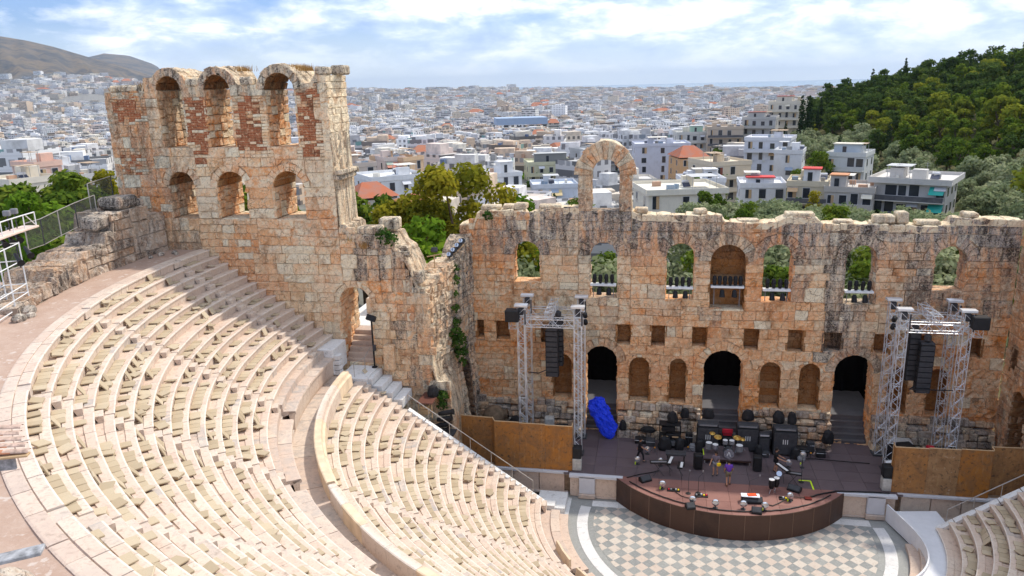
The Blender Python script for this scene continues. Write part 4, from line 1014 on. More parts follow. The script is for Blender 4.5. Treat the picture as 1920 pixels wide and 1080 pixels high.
# ------------------------------------------------------------ terrain, sea, mountains
def lerp(x, xs, ys): return float(np.interp(x, xs, ys))
def etan(e): return math.tan(R(e))
HZ = CAM.z
def terrain(az, D):
    z = lerp(D, [45, 90, 150, 300, 600, 1200, 3000], [-1, -1, -4, -14, -32, -46, -56])
    z += lerp(az, [-48, -30, -22], [12, 5, 0]) * lerp(D, [45, 130, 420], [1, .9, 0])
    if D > 3000:
        e = lerp(az, [-34, -28, -20, -10, 0, 8, 30], [.0, .0, -.12, -.30, -.56, -.72, -.75]); zr = HZ + 5200 * etan(e)
        z = lerp(D, [3000, 5200, 7000, 15000], [-56, zr, -100, -115])
        if az < -31:
            em = lerp(az, [-60, -48, -42.8, -41.5, -40.1, -38.3, -36.7, -35.2, -34.3, -31], [3.3, 3.8, 3.59, 3.36, 2.99, 2.38, 1.88, 1.32, .9, -.2])
            e2 = lerp(az, [-60, -42, -38.3, -37.4, -36, -33.9, -32.7, -31], [1.5, 1.6, 2.38, 2.6, 2.46, 1.64, 1.04, -.3])
            ec = lerp(az, [-60, -43, -38.6, -36, -33], [.6, .75, 1.15, .75, .0])
            zm = lerp(D, [3000, 4400, 5400, 7000, 8600, 11500, 14000], [-56, HZ + 4400 * etan(ec), HZ + 5400 * etan(max(ec, em * .62)), HZ + 7000 * etan(em), HZ + 8600 * etan(em * .4), HZ + 11500 * etan(e2), 0])
            zm -= lerp(D, [4300, 5400, 6600, 7000], [0, 120, 70, 0]) * abs(nz(az * .55 + D * .0003, D * .0006, 1.3)) + lerp(D, [4300, 5500, 7000], [0, 70, 0]) * abs(nz(az * 1.5, D * .0013, 4))
            z = z + (zm - z) * lerp(az, [-34.5, -31], [1, 0])
    if az > 6 and D < 900:
        ec = lerp(az, [6, 8.4, 9.8, 11.1, 13, 16.1, 17.9, 20.1, 22.3, 30, 50], [-4, -3.4, -2.8, -2.1, -1.6, -.7, -.3, .15, .4, 1.4, 2.0]); zc = HZ + 400 * etan(ec) - 3
        Df = lerp(az, [8, 23, 40], [290, 150, 120]); ef = lerp(az, [9.2, 12, 14.7, 19.2, 23.3], [-4.1, -4.9, -5.6, -6.5, -7.2]); zf = HZ + Df * etan(ef) - 4.5
        t = min(1, max(0, (D - Df) / (400 - Df))); t = t * t * (3 - 2 * t) * .35 + t * .65
        zh = lerp(D, [60, Df], [-1, zf]) if D < Df else (zf + (zc - zf) * t if D < 400 else zc - (D - 400) * .12)
        w = lerp(az, [6, 9], [0, 1]); z = z * (1 - w) + max(zh, z if D > 400 else -99) * w
    return z
def polar(az, D): return (CAM.x + D * math.sin(R(az)), CAM.y + D * math.cos(R(az)))
m, nt, bs_ = newmat('land', .95, .1); g = N(nt, 'ShaderNodeNewGeometry'); P = g.outputs['Position']; at = N(nt, 'ShaderNodeAttribute', attribute_name='tint'); sp = N(nt, 'ShaderNodeSeparateColor'); L(nt, at.outputs['Color'], sp.inputs[0])
n1 = noise_tex(nt, P, .0035, 8, .65); n2 = noise_tex(nt, P, .12, 5, .6); n3 = noise_tex(nt, P, .02, 6, .65)
city = ramp(nt, n2, [(.3, (.16, .16, .155)), (.6, (.26, .25, .24)), (.75, (.09, .13, .05))]); hillc = ramp(nt, n2, [(.3, (.07, .075, .03)), (.55, (.11, .10, .045)), (.8, (.05, .075, .02))])
mtn = ramp(nt, mathn(nt, 'ADD', mathn(nt, 'MULTIPLY', n1, .6), mathn(nt, 'MULTIPLY', n3, .4)), [(.36, (.035, .042, .050)), (.46, (.07, .07, .072)), (.56, (.17, .13, .09)), (.66, (.05, .056, .05))])
c = mix(nt, sp.outputs[1], city, hillc); c = mix(nt, sp.outputs[0], c, mtn); L(nt, c, bs_.inputs['Base Color']); LAND = m
azs = list(np.arange(-62, -30, .3)) + list(np.arange(-30, 50.1, .8)); Ds = [62, 75, 90, 110, 130, 150, 175, 200, 230, 260, 300, 340, 380, 400, 440, 500, 600, 750, 900, 1200, 1600, 2100, 2600, 3000, 3400, 3800, 4200, 4600, 5000, 5200, 5500, 5800, 6100, 6400, 6700, 7000, 7500, 8600, 9600, 10500, 11000, 11500, 12200, 14000]
b = Acc()
for az in azs:
    for D in Ds:
        x, y = polar(az, D); b.V.append((x, y, terrain(az, D) - (.3 if D > 62 else 0)))
        mt = lerp(D, [4300, 4800], [0, 1]) * (1 if az < -31 else 0); b.T.append((mt, lerp(az, [5, 8], [0, 1]) * (1 if D < 600 else 0), 0))
k = len(Ds)
for i in range(len(azs) - 1):
    for j in range(k - 1): b.F.append((i * k + j, i * k + k + j, i * k + k + j + 1, i * k + j + 1)); b.M.append(0)
b.obj('ground', LAND, kind='structure', smooth=True)
b = Acc(); b.box((0, 0, -1.6), (260, 260, .5)); b.V = [(x, y + 60, z) for x, y, z in b.V]; b.T = [(0, .3, 0)] * len(b.V); b.obj('theatre_ground', LAND, kind='structure')
SEA = simple('sea', (.05, .16, .26), .25, var=.1, scale=.001, spec=.5)
b = Acc(); b.add([(-45000, 5800, -118), (45000, 5800, -118), (45000, 52000, -118), (-45000, 52000, -118)], [(0, 1, 2, 3)]); b.obj('sea', SEA, kind='structure')

# ------------------------------------------------------------ city
m, nt, bs_ = newmat('facade', .8, .2)
uvn = N(nt, 'ShaderNodeUVMap', uv_map='UVMap'); sp = N(nt, 'ShaderNodeSeparateXYZ'); L(nt, uvn.outputs[0], sp.inputs[0]); at = N(nt, 'ShaderNodeAttribute', attribute_name='tint')
u_, v_ = mathn(nt, 'DIVIDE', sp.outputs[0], 2.9), mathn(nt, 'DIVIDE', sp.outputs[1], 3.1); fu, fv = mathn(nt, 'FRACT', u_), mathn(nt, 'FRACT', v_)
cid = N(nt, 'ShaderNodeCombineXYZ'); L(nt, mathn(nt, 'FLOOR', u_), cid.inputs[0]); L(nt, mathn(nt, 'FLOOR', v_), cid.inputs[1]); wn = N(nt, 'ShaderNodeTexWhiteNoise', noise_dimensions='2D'); L(nt, cid.outputs[0], wn.inputs['Vector'])
def band(x, a, b_): return mathn(nt, 'MULTIPLY', mathn(nt, 'GREATER_THAN', x, a), mathn(nt, 'LESS_THAN', x, b_))
cid2 = N(nt, 'ShaderNodeCombineXYZ'); L(nt, mathn(nt, 'FLOOR', mathn(nt, 'DIVIDE', sp.outputs[0], 31.0)), cid2.inputs[0]); wn2 = N(nt, 'ShaderNodeTexWhiteNoise', noise_dimensions='2D'); L(nt, cid2.outputs[0], wn2.inputs['Vector'])
win = mathn(nt, 'MULTIPLY', band(fu, .22, .72), band(fv, .28, .80)); loggia = mathn(nt, 'MULTIPLY', mathn(nt, 'MULTIPLY', band(fv, .36, .92), mathn(nt, 'GREATER_THAN', wn2.outputs[0], .45)), mathn(nt, 'GREATER_THAN', wn.outputs[0], .25))
wc = ramp(nt, wn.outputs[0], [(.0, (.30, .30, .31)), (.3, (.10, .10, .11)), (.7, (.04, .045, .05)), (.93, (.16, .20, .24)), (.97, (.10, .28, .26))], 'CONSTANT')
c = mix(nt, mathn(nt, 'MULTIPLY', mathn(nt, 'MAXIMUM', win, loggia), .8), at.outputs['Color'], wc)
c = mix(nt, mathn(nt, 'MULTIPLY', band(fv, -.1, .12), .35), c, (.55, .55, .55)); L(nt, c, bs_.inputs['Base Color']); FACADE = m
m, nt, bs_ = newmat('roofing', .9, .15); at = N(nt, 'ShaderNodeAttribute', attribute_name='tint'); g = N(nt, 'ShaderNodeNewGeometry'); n2 = noise_tex(nt, g.outputs['Position'], .5, 5, .6)
L(nt, mix(nt, ramp(nt, n2, [(.4, 0), (.7, .45)]), at.outputs['Color'], (.22, .21, .2)), bs_.inputs['Base Color']); ROOF = m
m, nt, bs_ = newmat('tinted_paint', .75, .2); at = N(nt, 'ShaderNodeAttribute', attribute_name='tint'); g = N(nt, 'ShaderNodeNewGeometry'); n2 = noise_tex(nt, g.outputs['Position'], .6, 6, .65); n4 = noise_tex(nt, mapping(nt, g.outputs['Position'], (2, 2, .25)), 1.5, 4)
c = mix(nt, ramp(nt, n2, [(.45, 0), (.75, .28)]), at.outputs['Color'], (.35, .33, .3)); c = mix(nt, ramp(nt, n4, [(.6, 0), (.75, .25)]), c, (.25, .23, .2)); L(nt, c, bs_.inputs['Base Color']); PAINT = m
GLASS = simple('window_glass', (.035, .04, .05), .15, var=.3, scale=.4, spec=.6); FRAMEW = simple('window_frame', (.62, .61, .6), .6, var=.05)
PALETTE = [((.76, .75, .74), 'pale grey'), ((.86, .85, .84), 'white'), ((.76, .70, .60), 'cream'), ((.64, .62, .61), 'grey'), ((.68, .59, .48), 'beige'), ((.83, .81, .78), 'off white'), ((.58, .57, .58), 'dusty grey'), ((.70, .54, .40), 'tan'), ((.78, .64, .56), 'pale pink'), ((.86, .85, .85), 'white')]
def rect_walls(acc, c, w, d, z0, z1, rz, tint, uoff):
    cs, sn = math.cos(rz), math.sin(rz); pts = [(-w / 2, -d / 2), (w / 2, -d / 2), (w / 2, d / 2), (-w / 2, d / 2)]
    P = [(c[0] + x * cs - y * sn, c[1] + x * sn + y * cs) for x, y in pts]; vs = [(*p, z0) for p in P] + [(*p, z1) for p in P]
    uv = []; u = uoff
    for i in range(4):
        l = w if i % 2 == 0 else d; uv += [(u, 0), (u + l, 0), (u + l, z1 - z0), (u, z1 - z0)]; u += 31 * math.ceil(l / 31)
    acc.add(vs, [(i, (i + 1) % 4, 4 + (i + 1) % 4, 4 + i) for i in range(4)], tint, 0, uv); return P
def block(walls, roof, x, y, zg, w, d, h, rz, col, seed, red=False):
    u0 = seed * 62.0; P = rect_walls(walls, (x, y), w, d, zg - 6, zg + h, rz, col, u0)
    rc = random.choice([(.50, .49, .48), (.60, .58, .56), (.42, .41, .41), (.55, .48, .42), (.68, .67, .65)])
    if red:
        rt = (.40, .15, .08); zt = zg + h; cs, sn = math.cos(rz), math.sin(rz)
        a = [(x + (sx * w * .54) * cs - (sy * d * .54) * sn, y + (sx * w * .54) * sn + (sy * d * .54) * cs, zt) for sx, sy in ((-1, -1), (1, -1), (1, 1), (-1, 1))]
        r0 = (x - w * .28 * cs, y - w * .28 * sn, zt + d * .22); r1 = (x + w * .28 * cs, y + w * .28 * sn, zt + d * .22)
        roof.add(a + [r0, r1], [(0, 1, 5, 4), (2, 3, 4, 5), (1, 2, 5), (3, 0, 4)], rt)
    else:
        roof.add([(*p, zg + h - .6) for p in P], [(0, 1, 2, 3)], rc)
        for q in range(random.choice([1, 1, 2, 2, 3])):
            pw, pd, ph = U(.22, .5) * w, U(.25, .5) * d, U(1.6, 3.4); ox, oy = U(-.28, .28) * w, U(-.28, .28) * d
            xx, yy = x + ox * math.cos(rz) - oy * math.sin(rz), y + ox * math.sin(rz) + oy * math.cos(rz)
            kf = U(.85, 1.1); roof.box((xx, yy, zg + h - .6 + ph / 2), (pw, pd, ph), rz, tint=tuple(v * kf for v in col))
        for q in range(random.choice([0, 1, 2, 4])):
            ox, oy = U(-.4, .4) * w, U(-.4, .4) * d; roof.box((x + ox, y + oy, zg + h + .3), (U(.8, 2.2), U(.8, 1.6), U(.8, 1.8)), rz, tint=random.choice([(.62, .62, .63), (.2, .2, .22), (.12, .18, .3), (.3, .3, .3), (.5, .3, .2)]))
HERO_BOX = []   # (x, y, r) kept free
class Local:
    def __init__(s, X, Y, ztop, zbase, rz, label, name='apartment_building'):
        s.rz = rz; s.root = empty(name, (X, Y, zbase), label, 'building', rz=rz); s.h = ztop - zbase; s.n = 0
    def part(s, nm, acc, mat): return acc.obj(nm, mat, s.root)
def hero(X, Y, ztop, w, label, d=11, st=3, fh=3.1, col=(.66, .64, .6), rot=0, win=4, balc=(), roof='flat', over=.15, awn=None, clutter=2, name='apartment_building', hut=None, ww=1.2, dark=False, side=2, plants=0, wcol=None):
    az = math.atan2(X - CAM.x, Y - CAM.y); zb = -10 if ztop < 12 else 0
    HERO_BOX.append((X, Y, max(w, d) * .62 + 2))
    B = Local(X, Y, ztop, zb, -az + rot, label, name); H = B.h
    a = Acc(); a.box((0, d / 2, H / 2 - .25), (w, d, H - .5), tint=col); B.part('wall', a, PAINT)
    if roof == 'flat':
        a = Acc(); a.box((0, d / 2, H - .25), (w + over * 2, d + over * 2, .42), tint=tuple(v * 1.05 for v in col)); B.part('roof_slab', a, PAINT)
        for (cx, cy, sx, sy) in ((0, -over + .06, w + over * 2, .12), (0, d + over - .06, w + over * 2, .12), (-w / 2 - over + .06, d / 2, .12, d), (w / 2 + over - .06, d / 2, .12, d)):
            a = Acc(); a.box((cx, cy, H + .25), (sx, sy, .6), tint=tuple(v * 1.02 for v in col)); B.part('parapet', a, PAINT)
    else:
        a = Acc(); o = .4; hh = w * .22 if roof == 'gable' else d * .24
        if roof == 'gable': a.add([(-w / 2 - o, -o, H - .1), (w / 2 + o, -o, H - .1), (w / 2 + o, d + o, H - .1), (-w / 2 - o, d + o, H - .1), (0, -o, H + hh), (0, d + o, H + hh)], [(0, 4, 5, 3), (4, 1, 2, 5), (0, 1, 4), (2, 3, 5), (0, 3, 2, 1)], (.42, .14, .075))
        else: a.add([(-w / 2 - o, -o, H - .1), (w / 2 + o, -o, H - .1), (w / 2 + o, d + o, H - .1), (-w / 2 - o, d + o, H - .1), (-w * .2, d / 2, H + hh), (w * .2, d / 2, H + hh)], [(0, 1, 5, 4), (2, 3, 4, 5), (1, 2, 5), (3, 0, 4), (0, 3, 2, 1)], (.42, .14, .075))
        B.part('roof', a, ROOF)
    for f in range(st):
        zf = H - .5 - fh * (f + 1)
        for k in range(win):
            x = -w / 2 + w * (k + .5) / win
            if random.random() < .13 and win > 2: continue
            x += U(-.08, .08) * w / win; ww0 = ww; ww = ww0 * U(.75, 1.25); wh = fh * U(.48, .68); a = Acc(); a.box((x, -.03, zf + fh * .30 + wh / 2), (ww + .16, .10, wh + .16)); wo_ = a.obj('window', FRAMEW, B.root); a = Acc(); a.box((x, -.075, zf + fh * .30 + wh / 2), (ww, .03, wh)); a.obj('pane', GLASS, wo_)
            if (k * 7 + f * 3) % 4 == 0: a = Acc(); a.box((x + ww * .27, -.10, zf + fh * .30 + wh / 2), (ww * .45, .03, wh)); a.obj('shutter', wcol or TRIM, wo_)
            ww = ww0
            q_ = random.random()
            if q_ < .16: a = Acc(); a.box((x + .9, -.2, zf + fh * .2), (.75, .34, .5), tint=(.62, .62, .60)); B.part('air_conditioner', a, PAINT)
            elif q_ < .30: ac_ = random.choice([(.66, .60, .48), (.60, .60, .62), (.35, .42, .34), (.55, .36, .2), (.3, .36, .45)]); a = Acc(); a.add([(x - .9, -.08, zf + fh * .93), (x + .9, -.08, zf + fh * .93), (x + .9, -1.0, zf + fh * .72), (x - .9, -1.0, zf + fh * .72), (x - .9, -.08, zf + fh * .91), (x + .9, -.08, zf + fh * .91), (x + .9, -.99, zf + fh * .70), (x - .9, -.99, zf + fh * .70)], [(0, 1, 2, 3), (4, 7, 6, 5), (3, 2, 6, 7)], ac_); B.part('window_awning', a, PAINT)
        for k in range(side):
            for sx in (-1, 1):
                y = d * (k + .5) / side; wh = fh * .5; a = Acc(); a.box((sx * (w / 2 + .02), y, zf + fh * .32 + wh / 2), (.08, ww * .9 + .14, wh + .14)); wo_ = a.obj('window', FRAMEW, B.root); a = Acc(); a.box((sx * (w / 2 + .06), y, zf + fh * .32 + wh / 2), (.03, ww * .9, wh)); a.obj('pane', GLASS, wo_)
        if f in balc:
            a = Acc(); a.box((0, -.75, zf + .05), (w * .98, 1.5, .16), tint=tuple(v * 1.1 for v in col)); a.box((0, -1.46, zf + .55), (w * .98, .07, .9), tint=(.10, .10, .11) if dark else tuple(v * .95 for v in col)); B.part('balcony', a, PAINT)
            if awn and f in awn[1]: a = Acc(); a.add([(awn[2], -.1, zf + fh - .3), (awn[3], -.1, zf + fh - .3), (awn[3], -1.7, zf + fh - 1.5), (awn[2], -1.7, zf + fh - 1.5), (awn[2], -.1, zf + fh - .35), (awn[3], -.1, zf + fh - .35), (awn[3], -1.68, zf + fh - 1.55), (awn[2], -1.68, zf + fh - 1.55)], [(0, 1, 2, 3), (4, 7, 6, 5), (3, 2, 6, 7)], awn[0]); B.part('awning', a, PAINT)
            for p in range(plants): a = Acc(); px = U(-.45, .45) * w; a.lathe((px, -1.2, zf + .15), [(.12, 0), (.16, .3), (.3, .5), (.34, .8), (.1, 1.05)], 6, tint=(.06, .13, .03)); B.part('potted_plant', a, PAINT)
    if roof == 'flat':
        for k in range(3): a = Acc(); a.box((U(-.4, .4) * w, U(.15, .85) * d, H + .35), (U(.5, 1.6), U(.5, 1.2), U(.5, 1.1)), U(-.3, .3), tint=random.choice([(.6, .6, .6), (.3, .3, .3), (.5, .3, .2), (.25, .32, .4), (.65, .62, .55)])); B.part('roof_unit', a, PAINT)
        a = Acc(); hx_ = U(-.3, .3) * w
        for sx in (-1, 1):
            for sy in (0, 1): a.tube((hx_ + sx * w * .16, d * (.25 + .3 * sy), H), (hx_ + sx * w * .16, d * (.25 + .3 * sy), H + 2.2), .05, 5, tint=(.4, .4, .4))
        a.box((hx_, d * .4, H + 2.25), (w * .36, d * .36, .08), tint=random.choice([(.66, .62, .55), (.5, .5, .5), (.42, .3, .2)])); B.part('pergola', a, PAINT)
    for k in range(clutter):
        cx, cy = U(-.38, .38) * w, U(.2, .8) * d
        if k % 3 == 0: a = Acc(); a.box((cx, cy, H + .9), (U(1.5, 2.6), U(1.5, 2.2), 1.9), tint=tuple(v * .97 for v in col)); B.part('roof_hut', a, PAINT)
        elif k % 3 == 1:
            a = Acc(); a.tube((cx - .6, cy, H + .95), (cx + .6, cy, H + .95), .28, 8, tint=(.7, .7, .72)); a.add([(cx - .7, cy - .1, H + .8), (cx + .7, cy - .1, H + .8), (cx + .7, cy - 1.3, H + .1), (cx - .7, cy - 1.3, H + .1)], [(0, 1, 2, 3)], (.05, .06, .1)); B.part('solar_heater', a, PAINT)
        else: a = Acc(); a.tube((cx, cy, H), (cx, cy, H + 2.6), .04, 5, tint=(.3, .3, .3)); a.box((cx, cy, H + 2.3), (1.0, .05, .05), tint=(.3, .3, .3)); a.box((cx, cy, H + 1.9), (.7, .05, .05), tint=(.3, .3, .3)); B.part('aerial', a, PAINT)
    if hut:
        hx, hw, hh, hc, rc = hut; a = Acc(); a.box((hx, 2.2, H + hh / 2), (hw, 3.0, hh), tint=hc); B.part('roof_room', a, PAINT); a = Acc(); a.box((hx, 2.2, H + hh + .1), (hw + .5, 3.5, .2), tint=rc); B.part('roof_room_cover', a, PAINT)
        a = Acc(); a.box((hx - hw * .1, .66, H + hh * .45), (.8, .08, hh * .7)); B.part('roof_room_door', a, GLASS)
    return B
WH = (.72, .72, .73); CR = (.66, .60, .50); LV = (.60, .61, .67)
hero(38.8, 100.5, 9.0, 11.5, 'modern block with teal awnings and long dark balconies behind the stage wall', 12, 3, 3.0, (.60, .57, .53), -.18, 6, (0, 1, 2), over=.9, awn=((.02, .36, .30), (0, 1), 3.3, 5.6), dark=True, clutter=7, ww=1.5, side=3)
hero(29.2, 101.5, 7.3, 8.2, 'grey flats with terracotta roof terrace beside the teal awnings', 11, 2, 2.9, (.50, .46, .42), -.1, 4, (0,), clutter=6, ww=1.3, plants=3, hut=(-2, 2.6, 2.4, (.5, .47, .44), (.55, .25, .12)))
hero(22.6, 104.5, 8.0, 7.0, 'cream flats with a white roof hut under a red lid', 10, 2, 3.0, (.62, .54, .40), -.05, 3, (0, 1), clutter=2, plants=4, hut=(.6, 2.8, 2.6, WH, (.60, .06, .05)), dark=True)
hero(15.8, 111.5, 6.8, 8.5, 'low white house with flat red metal roof behind the stage wall', 10, 2, 2.8, WH, .1, 3, (), clutter=1, hut=(-.5, 5.0, 1.4, WH, (.58, .05, .05)))
hero(.8, 97.0, 7.6, 14.0, 'long low cream neoclassical building with moulded flat roof', 13, 2, 3.6, (.72, .67, .56), .28, 5, (), over=.5, clutter=2, name='neoclassical_building', ww=1.4)
hero(13.0, 146, 7.6, 10.0, 'beige apartment house with stacked balconies and red shutters', 13, 4, 3.0, (.66, .56, .42), .5, 3, (0, 1, 2, 3), clutter=3, plants=2, wcol=simple('red_shutter', (.25, .08, .05)))
hero(5.5, 126.0, 6.0, 9.0, 'white terraced house with rooftop pergola above the olive trees', 9, 2, 2.9, WH, .2, 4, (), clutter=5, hut=(1.5, 2.5, 2.2, WH, WH))
hero(-2.6, 217, 6.6, 18.0, 'large plain lavender grey block with few small windows', 14, 5, 3.1, LV, .12, 3, (), clutter=4, ww=1.3)
hero(6.2, 187, 5.4, 8.6, 'orange house with a red tiled hip roof', 12, 3, 3.0, (.68, .40, .20), .3, 2, (), 'hip', clutter=0, name='tiled_house')
hero(26.0, 185, 10.4, 12.5, 'white flats with a planted roof terrace below the wooded hill', 12, 4, 3.1, (.67, .67, .70), -.15, 4, (0,), clutter=4, plants=5)
hero(36.5, 138, 10.2, 8.0, 'stepped pale flats with canvas roof canopies by the wood', 10, 3, 3.0, (.62, .62, .60), -.2, 4, (0, 1), clutter=5, hut=(0, 5.5, 2.2, (.5, .55, .6), (.72, .66, .55)))
hero(27.0, 155, 9.4, 6.5, 'blank white end wall with a round green tree in front', 9, 3, 3.0, (.68, .68, .69), -.1, 1, (), clutter=3)
hero(-41.5, 143.5, 5.4, 9.2, 'white modern block with brown shutters and a raised roof room', 11, 3, 3.1, (.72, .72, .72), .45, 3, (0, 1, 2), clutter=1, hut=(.8, 3.4, 3.0, (.75, .75, .75), (.75, .75, .75)), wcol=simple('brown_shutter', (.22, .09, .06)))
hero(-35.6, 185, 4.0, 13.5, 'pale yellow block with a dark planted penthouse', 12, 3, 3.1, (.60, .58, .40), .15, 5, (0,), clutter=2, plants=6, hut=(0, 9.5, 2.8, (.25, .25, .24), (.5, .5, .48)))
hero(-28.0, 135.5, 3.6, 10.5, 'low pale blue house with a cream awning', 10, 2, 3.0, (.58, .62, .68), .1, 3, (0,), awn=((.62, .48, .25), (0,), -1.5, 1.5), clutter=3)
hero(-66.3, 147.5, 9.2, 7.0, 'tan house with white side wall behind the big yellow tree', 13, 3, 3.1, (.68, .47, .29), .75, 2, (1,), clutter=2, side=0)
hero(-70.5, 145, 9.4, 5.5, 'pale house with a red striped canopy on its roof', 10, 3, 3.1, (.68, .58, .52), .3, 2, (0, 1), awn=((.55, .22, .15), (0,), -2.4, 2.4), clutter=1)
hero(-57.0, 108.5, 8.9, 12.0, 'bright white flat roofed house with small square windows', 12, 2, 3.0, (.74, .74, .74), .35, 4, (), clutter=3, ww=.9)
hero(-47.4, 69.5, 10.6, 6.2, 'small house with orange tiled hip roof and white chimney', 8, 2, 3.0, (.60, .55, .46), .3, 2, (), 'hip', clutter=0, name='tiled_house')
hero(-36.8, 46.8, 12.9, 2.8, 'narrow yellow and white house with a red gable roof', 8, 3, 3.2, (.76, .66, .42), -.45, 2, (), 'gable', clutter=0, ww=.5, name='tiled_house', side=5)
hero(-75.0, 134, 9.0, 7.0, 'plain beige house next to the tall wing wall', 10, 3, 3.0, (.60, .50, .42), .3, 2, (), clutter=2)
hero(-18.9, 197, 6.0, 8.0, 'grey apartment house with balconies framed by the lone arch', 20, 5, 3.0, (.50, .50, .50), .5, 3, (0, 1, 2, 3), clutter=2, plants=3, dark=True)
hero(44.8, 283, 17.6, 12.0, 'cream apartment block under the cypresses at the edge of the wood', 14, 5, 3.1, (.66, .60, .50), -.25, 4, (0, 1, 2), clutter=3, hut=(0, 6, 2.4, CR, (.50, .06, .05)))
hero(33.0, 262, 12.6, 12.0, 'grey stepped block with a red roofed penthouse below the wood', 14, 4, 3.1, (.52, .50, .47), -.1, 4, (0, 1), clutter=3, plants=4, hut=(-1, 6, 2.2, (.5, .48, .45), (.35, .07, .05)))
hero(20.5, 256, 9.6, 13.0, 'tan block with deep shaded balconies beyond the white flats', 14, 4, 3.1, (.56, .46, .36), .1, 4, (0, 1, 2), clutter=5, dark=True)
hero(8.5, 262, 7.4, 11.0, 'pale flats with a mint green penthouse beyond the lone arch', 13, 4, 3.1, (.62, .60, .55), .15, 4, (0, 1), clutter=3, hut=(2, 4.5, 2.6, (.45, .62, .48), (.6, .6, .58)))
hero(-118, 84, 14.6, 5.0, 'small peach house with a dark red door at the left edge', 8, 2, 3.0, (.72, .48, .38), .5, 2, (), clutter=1)
hero(-125.5, 98, 12.6, 4.5, 'white house with an orange roof awning at the left edge', 8, 2, 3.0, WH, .5, 2, (0,), awn=((.65, .28, .08), (0,), -1.8, 1.8), clutter=1)
hero(-106, 67, 13.6, 8.0, 'low cream house half hidden by pines at the left edge', 9, 2, 3.0, (.68, .62, .52), .5, 3, (), clutter=4)
hero(-109, 86, 12.2, 7.0, 'grey flat roofed house next to the wing wall pines', 10, 2, 3.0, (.54, .53, .52), .5, 3, (), clutter=3)
hero(-158, 850, -17, 60, 'long blue glazed hall standing out in the far city', 40, 2, 4.0, (.33, .42, .56), .1, 8, (), clutter=0, ww=4.5, side=0, name='glazed_hall')
# random blocks: the nearest ones are individuals, the rest one mass
cand = []; seed = 0; D = 112.0
while D < 5150:
    s = 13 + D * .0095; az = -48 + U(0, 2)
    while az < 11:
        step = math.degrees(s / D); az += step * U(.85, 1.2)
        if az > 7.5 and D < 480: continue
        if az > 5 and D < 250: continue
        if D < 205 and not (-23 < az < -1): continue
        Dd = D + U(-.35, .35) * s; x, y = polar(az, Dd)
        if any((x - hx) ** 2 + (y - hy) ** 2 < (hr + 6) ** 2 for hx, hy, hr in HERO_BOX): continue
        if D > 4300 and az < -33 and random.random() < (D - 4300) / 700: continue
        if D > 1500 and nz(x * .002, y * .002, 9) > .42: continue
        seed += 1; w, d = s * U(.55, .98), s * U(.55, .98); h = 3.1 * random.choice([3, 4, 4, 5, 5, 6, 7]) * (.5 if D < 205 else .8 if D < 320 else 1)
        if D > 1200 and random.random() < .05: h *= 1.7
        cand.append((Dd, x, y, terrain(az, Dd), w, d, h, (.35 * nz(x * .004, y * .004, 0) * 3 + random.choice([0, 0, 0, .4, -.5]) - R(az) * .3), random.choice(PALETTE), seed, random.random() < (.03 if D < 700 else .012)))
    D += s * U(.8, .95)
cand.sort(key=lambda c: c[0])
vis = 0; MW, MR = Acc(), Acc()
for i, (Dd, x, y, zg, w, d, h, rz, (col, cn), sd_, red) in enumerate(cand):
    az = math.degrees(math.atan2(x - CAM.x, y - CAM.y)); cf_ = U(.86, 1.08); col = tuple(v * cf_ for v in col)
    if vis < 230 and -44 < az < 23 and not (-36.5 < az < -23.5):
        vis += 1; wa, ra = Acc(), Acc(); block(wa, ra, x, y, zg, w, d, h, rz, col, sd_, red)
        rg = 'left of the wing wall' if az < -36 else 'left of the lone arch' if az < -4 else 'beyond the lone arch'
        dd_ = 'near the front' if Dd < 300 else 'in the middle distance' if Dd < 430 else 'far off'
        e = empty('apartment_building', (x, y, zg), f'{cn} {"red roofed house" if red else "apartment block"} {rg}, {dd_}', 'building', f'{cn} buildings {rg}')
        for o in (wa.obj('wall', FACADE, e), ra.obj('roof', ROOF, e)): o.matrix_parent_inverse = iv0(e)
    else: block(MW, MR, x, y, zg, w, d, h, rz, col, sd_, red)
MW.obj('distant_houses', FACADE, kind='stuff', label='dense mass of pale houses filling the plain to the horizon'); MR.obj('distant_roofs', ROOF, kind='stuff', label='flat roofs of the houses filling the plain')
# ------------------------------------------------------------ air
b = Acc(); b.box((0, 26000, 262), (96000, 53000, 780)); hz_ = b.obj('haze', [], kind='stuff', label='thin blue haze over the plain')
m = bpy.data.materials.new('haze_air'); m.use_nodes = True; nt = m.node_tree; nt.nodes.clear(); pv = N(nt, 'ShaderNodeVolumePrincipled'); pv.inputs['Color'].default_value = (.70, .83, 1.0, 1); pv.inputs['Density'].default_value = 3.2e-5; pv.inputs['Anisotropy'].default_value = .2
o_ = N(nt, 'ShaderNodeOutputMaterial'); L(nt, pv.outputs[0], o_.inputs['Volume']); hz_.data.materials.append(m)
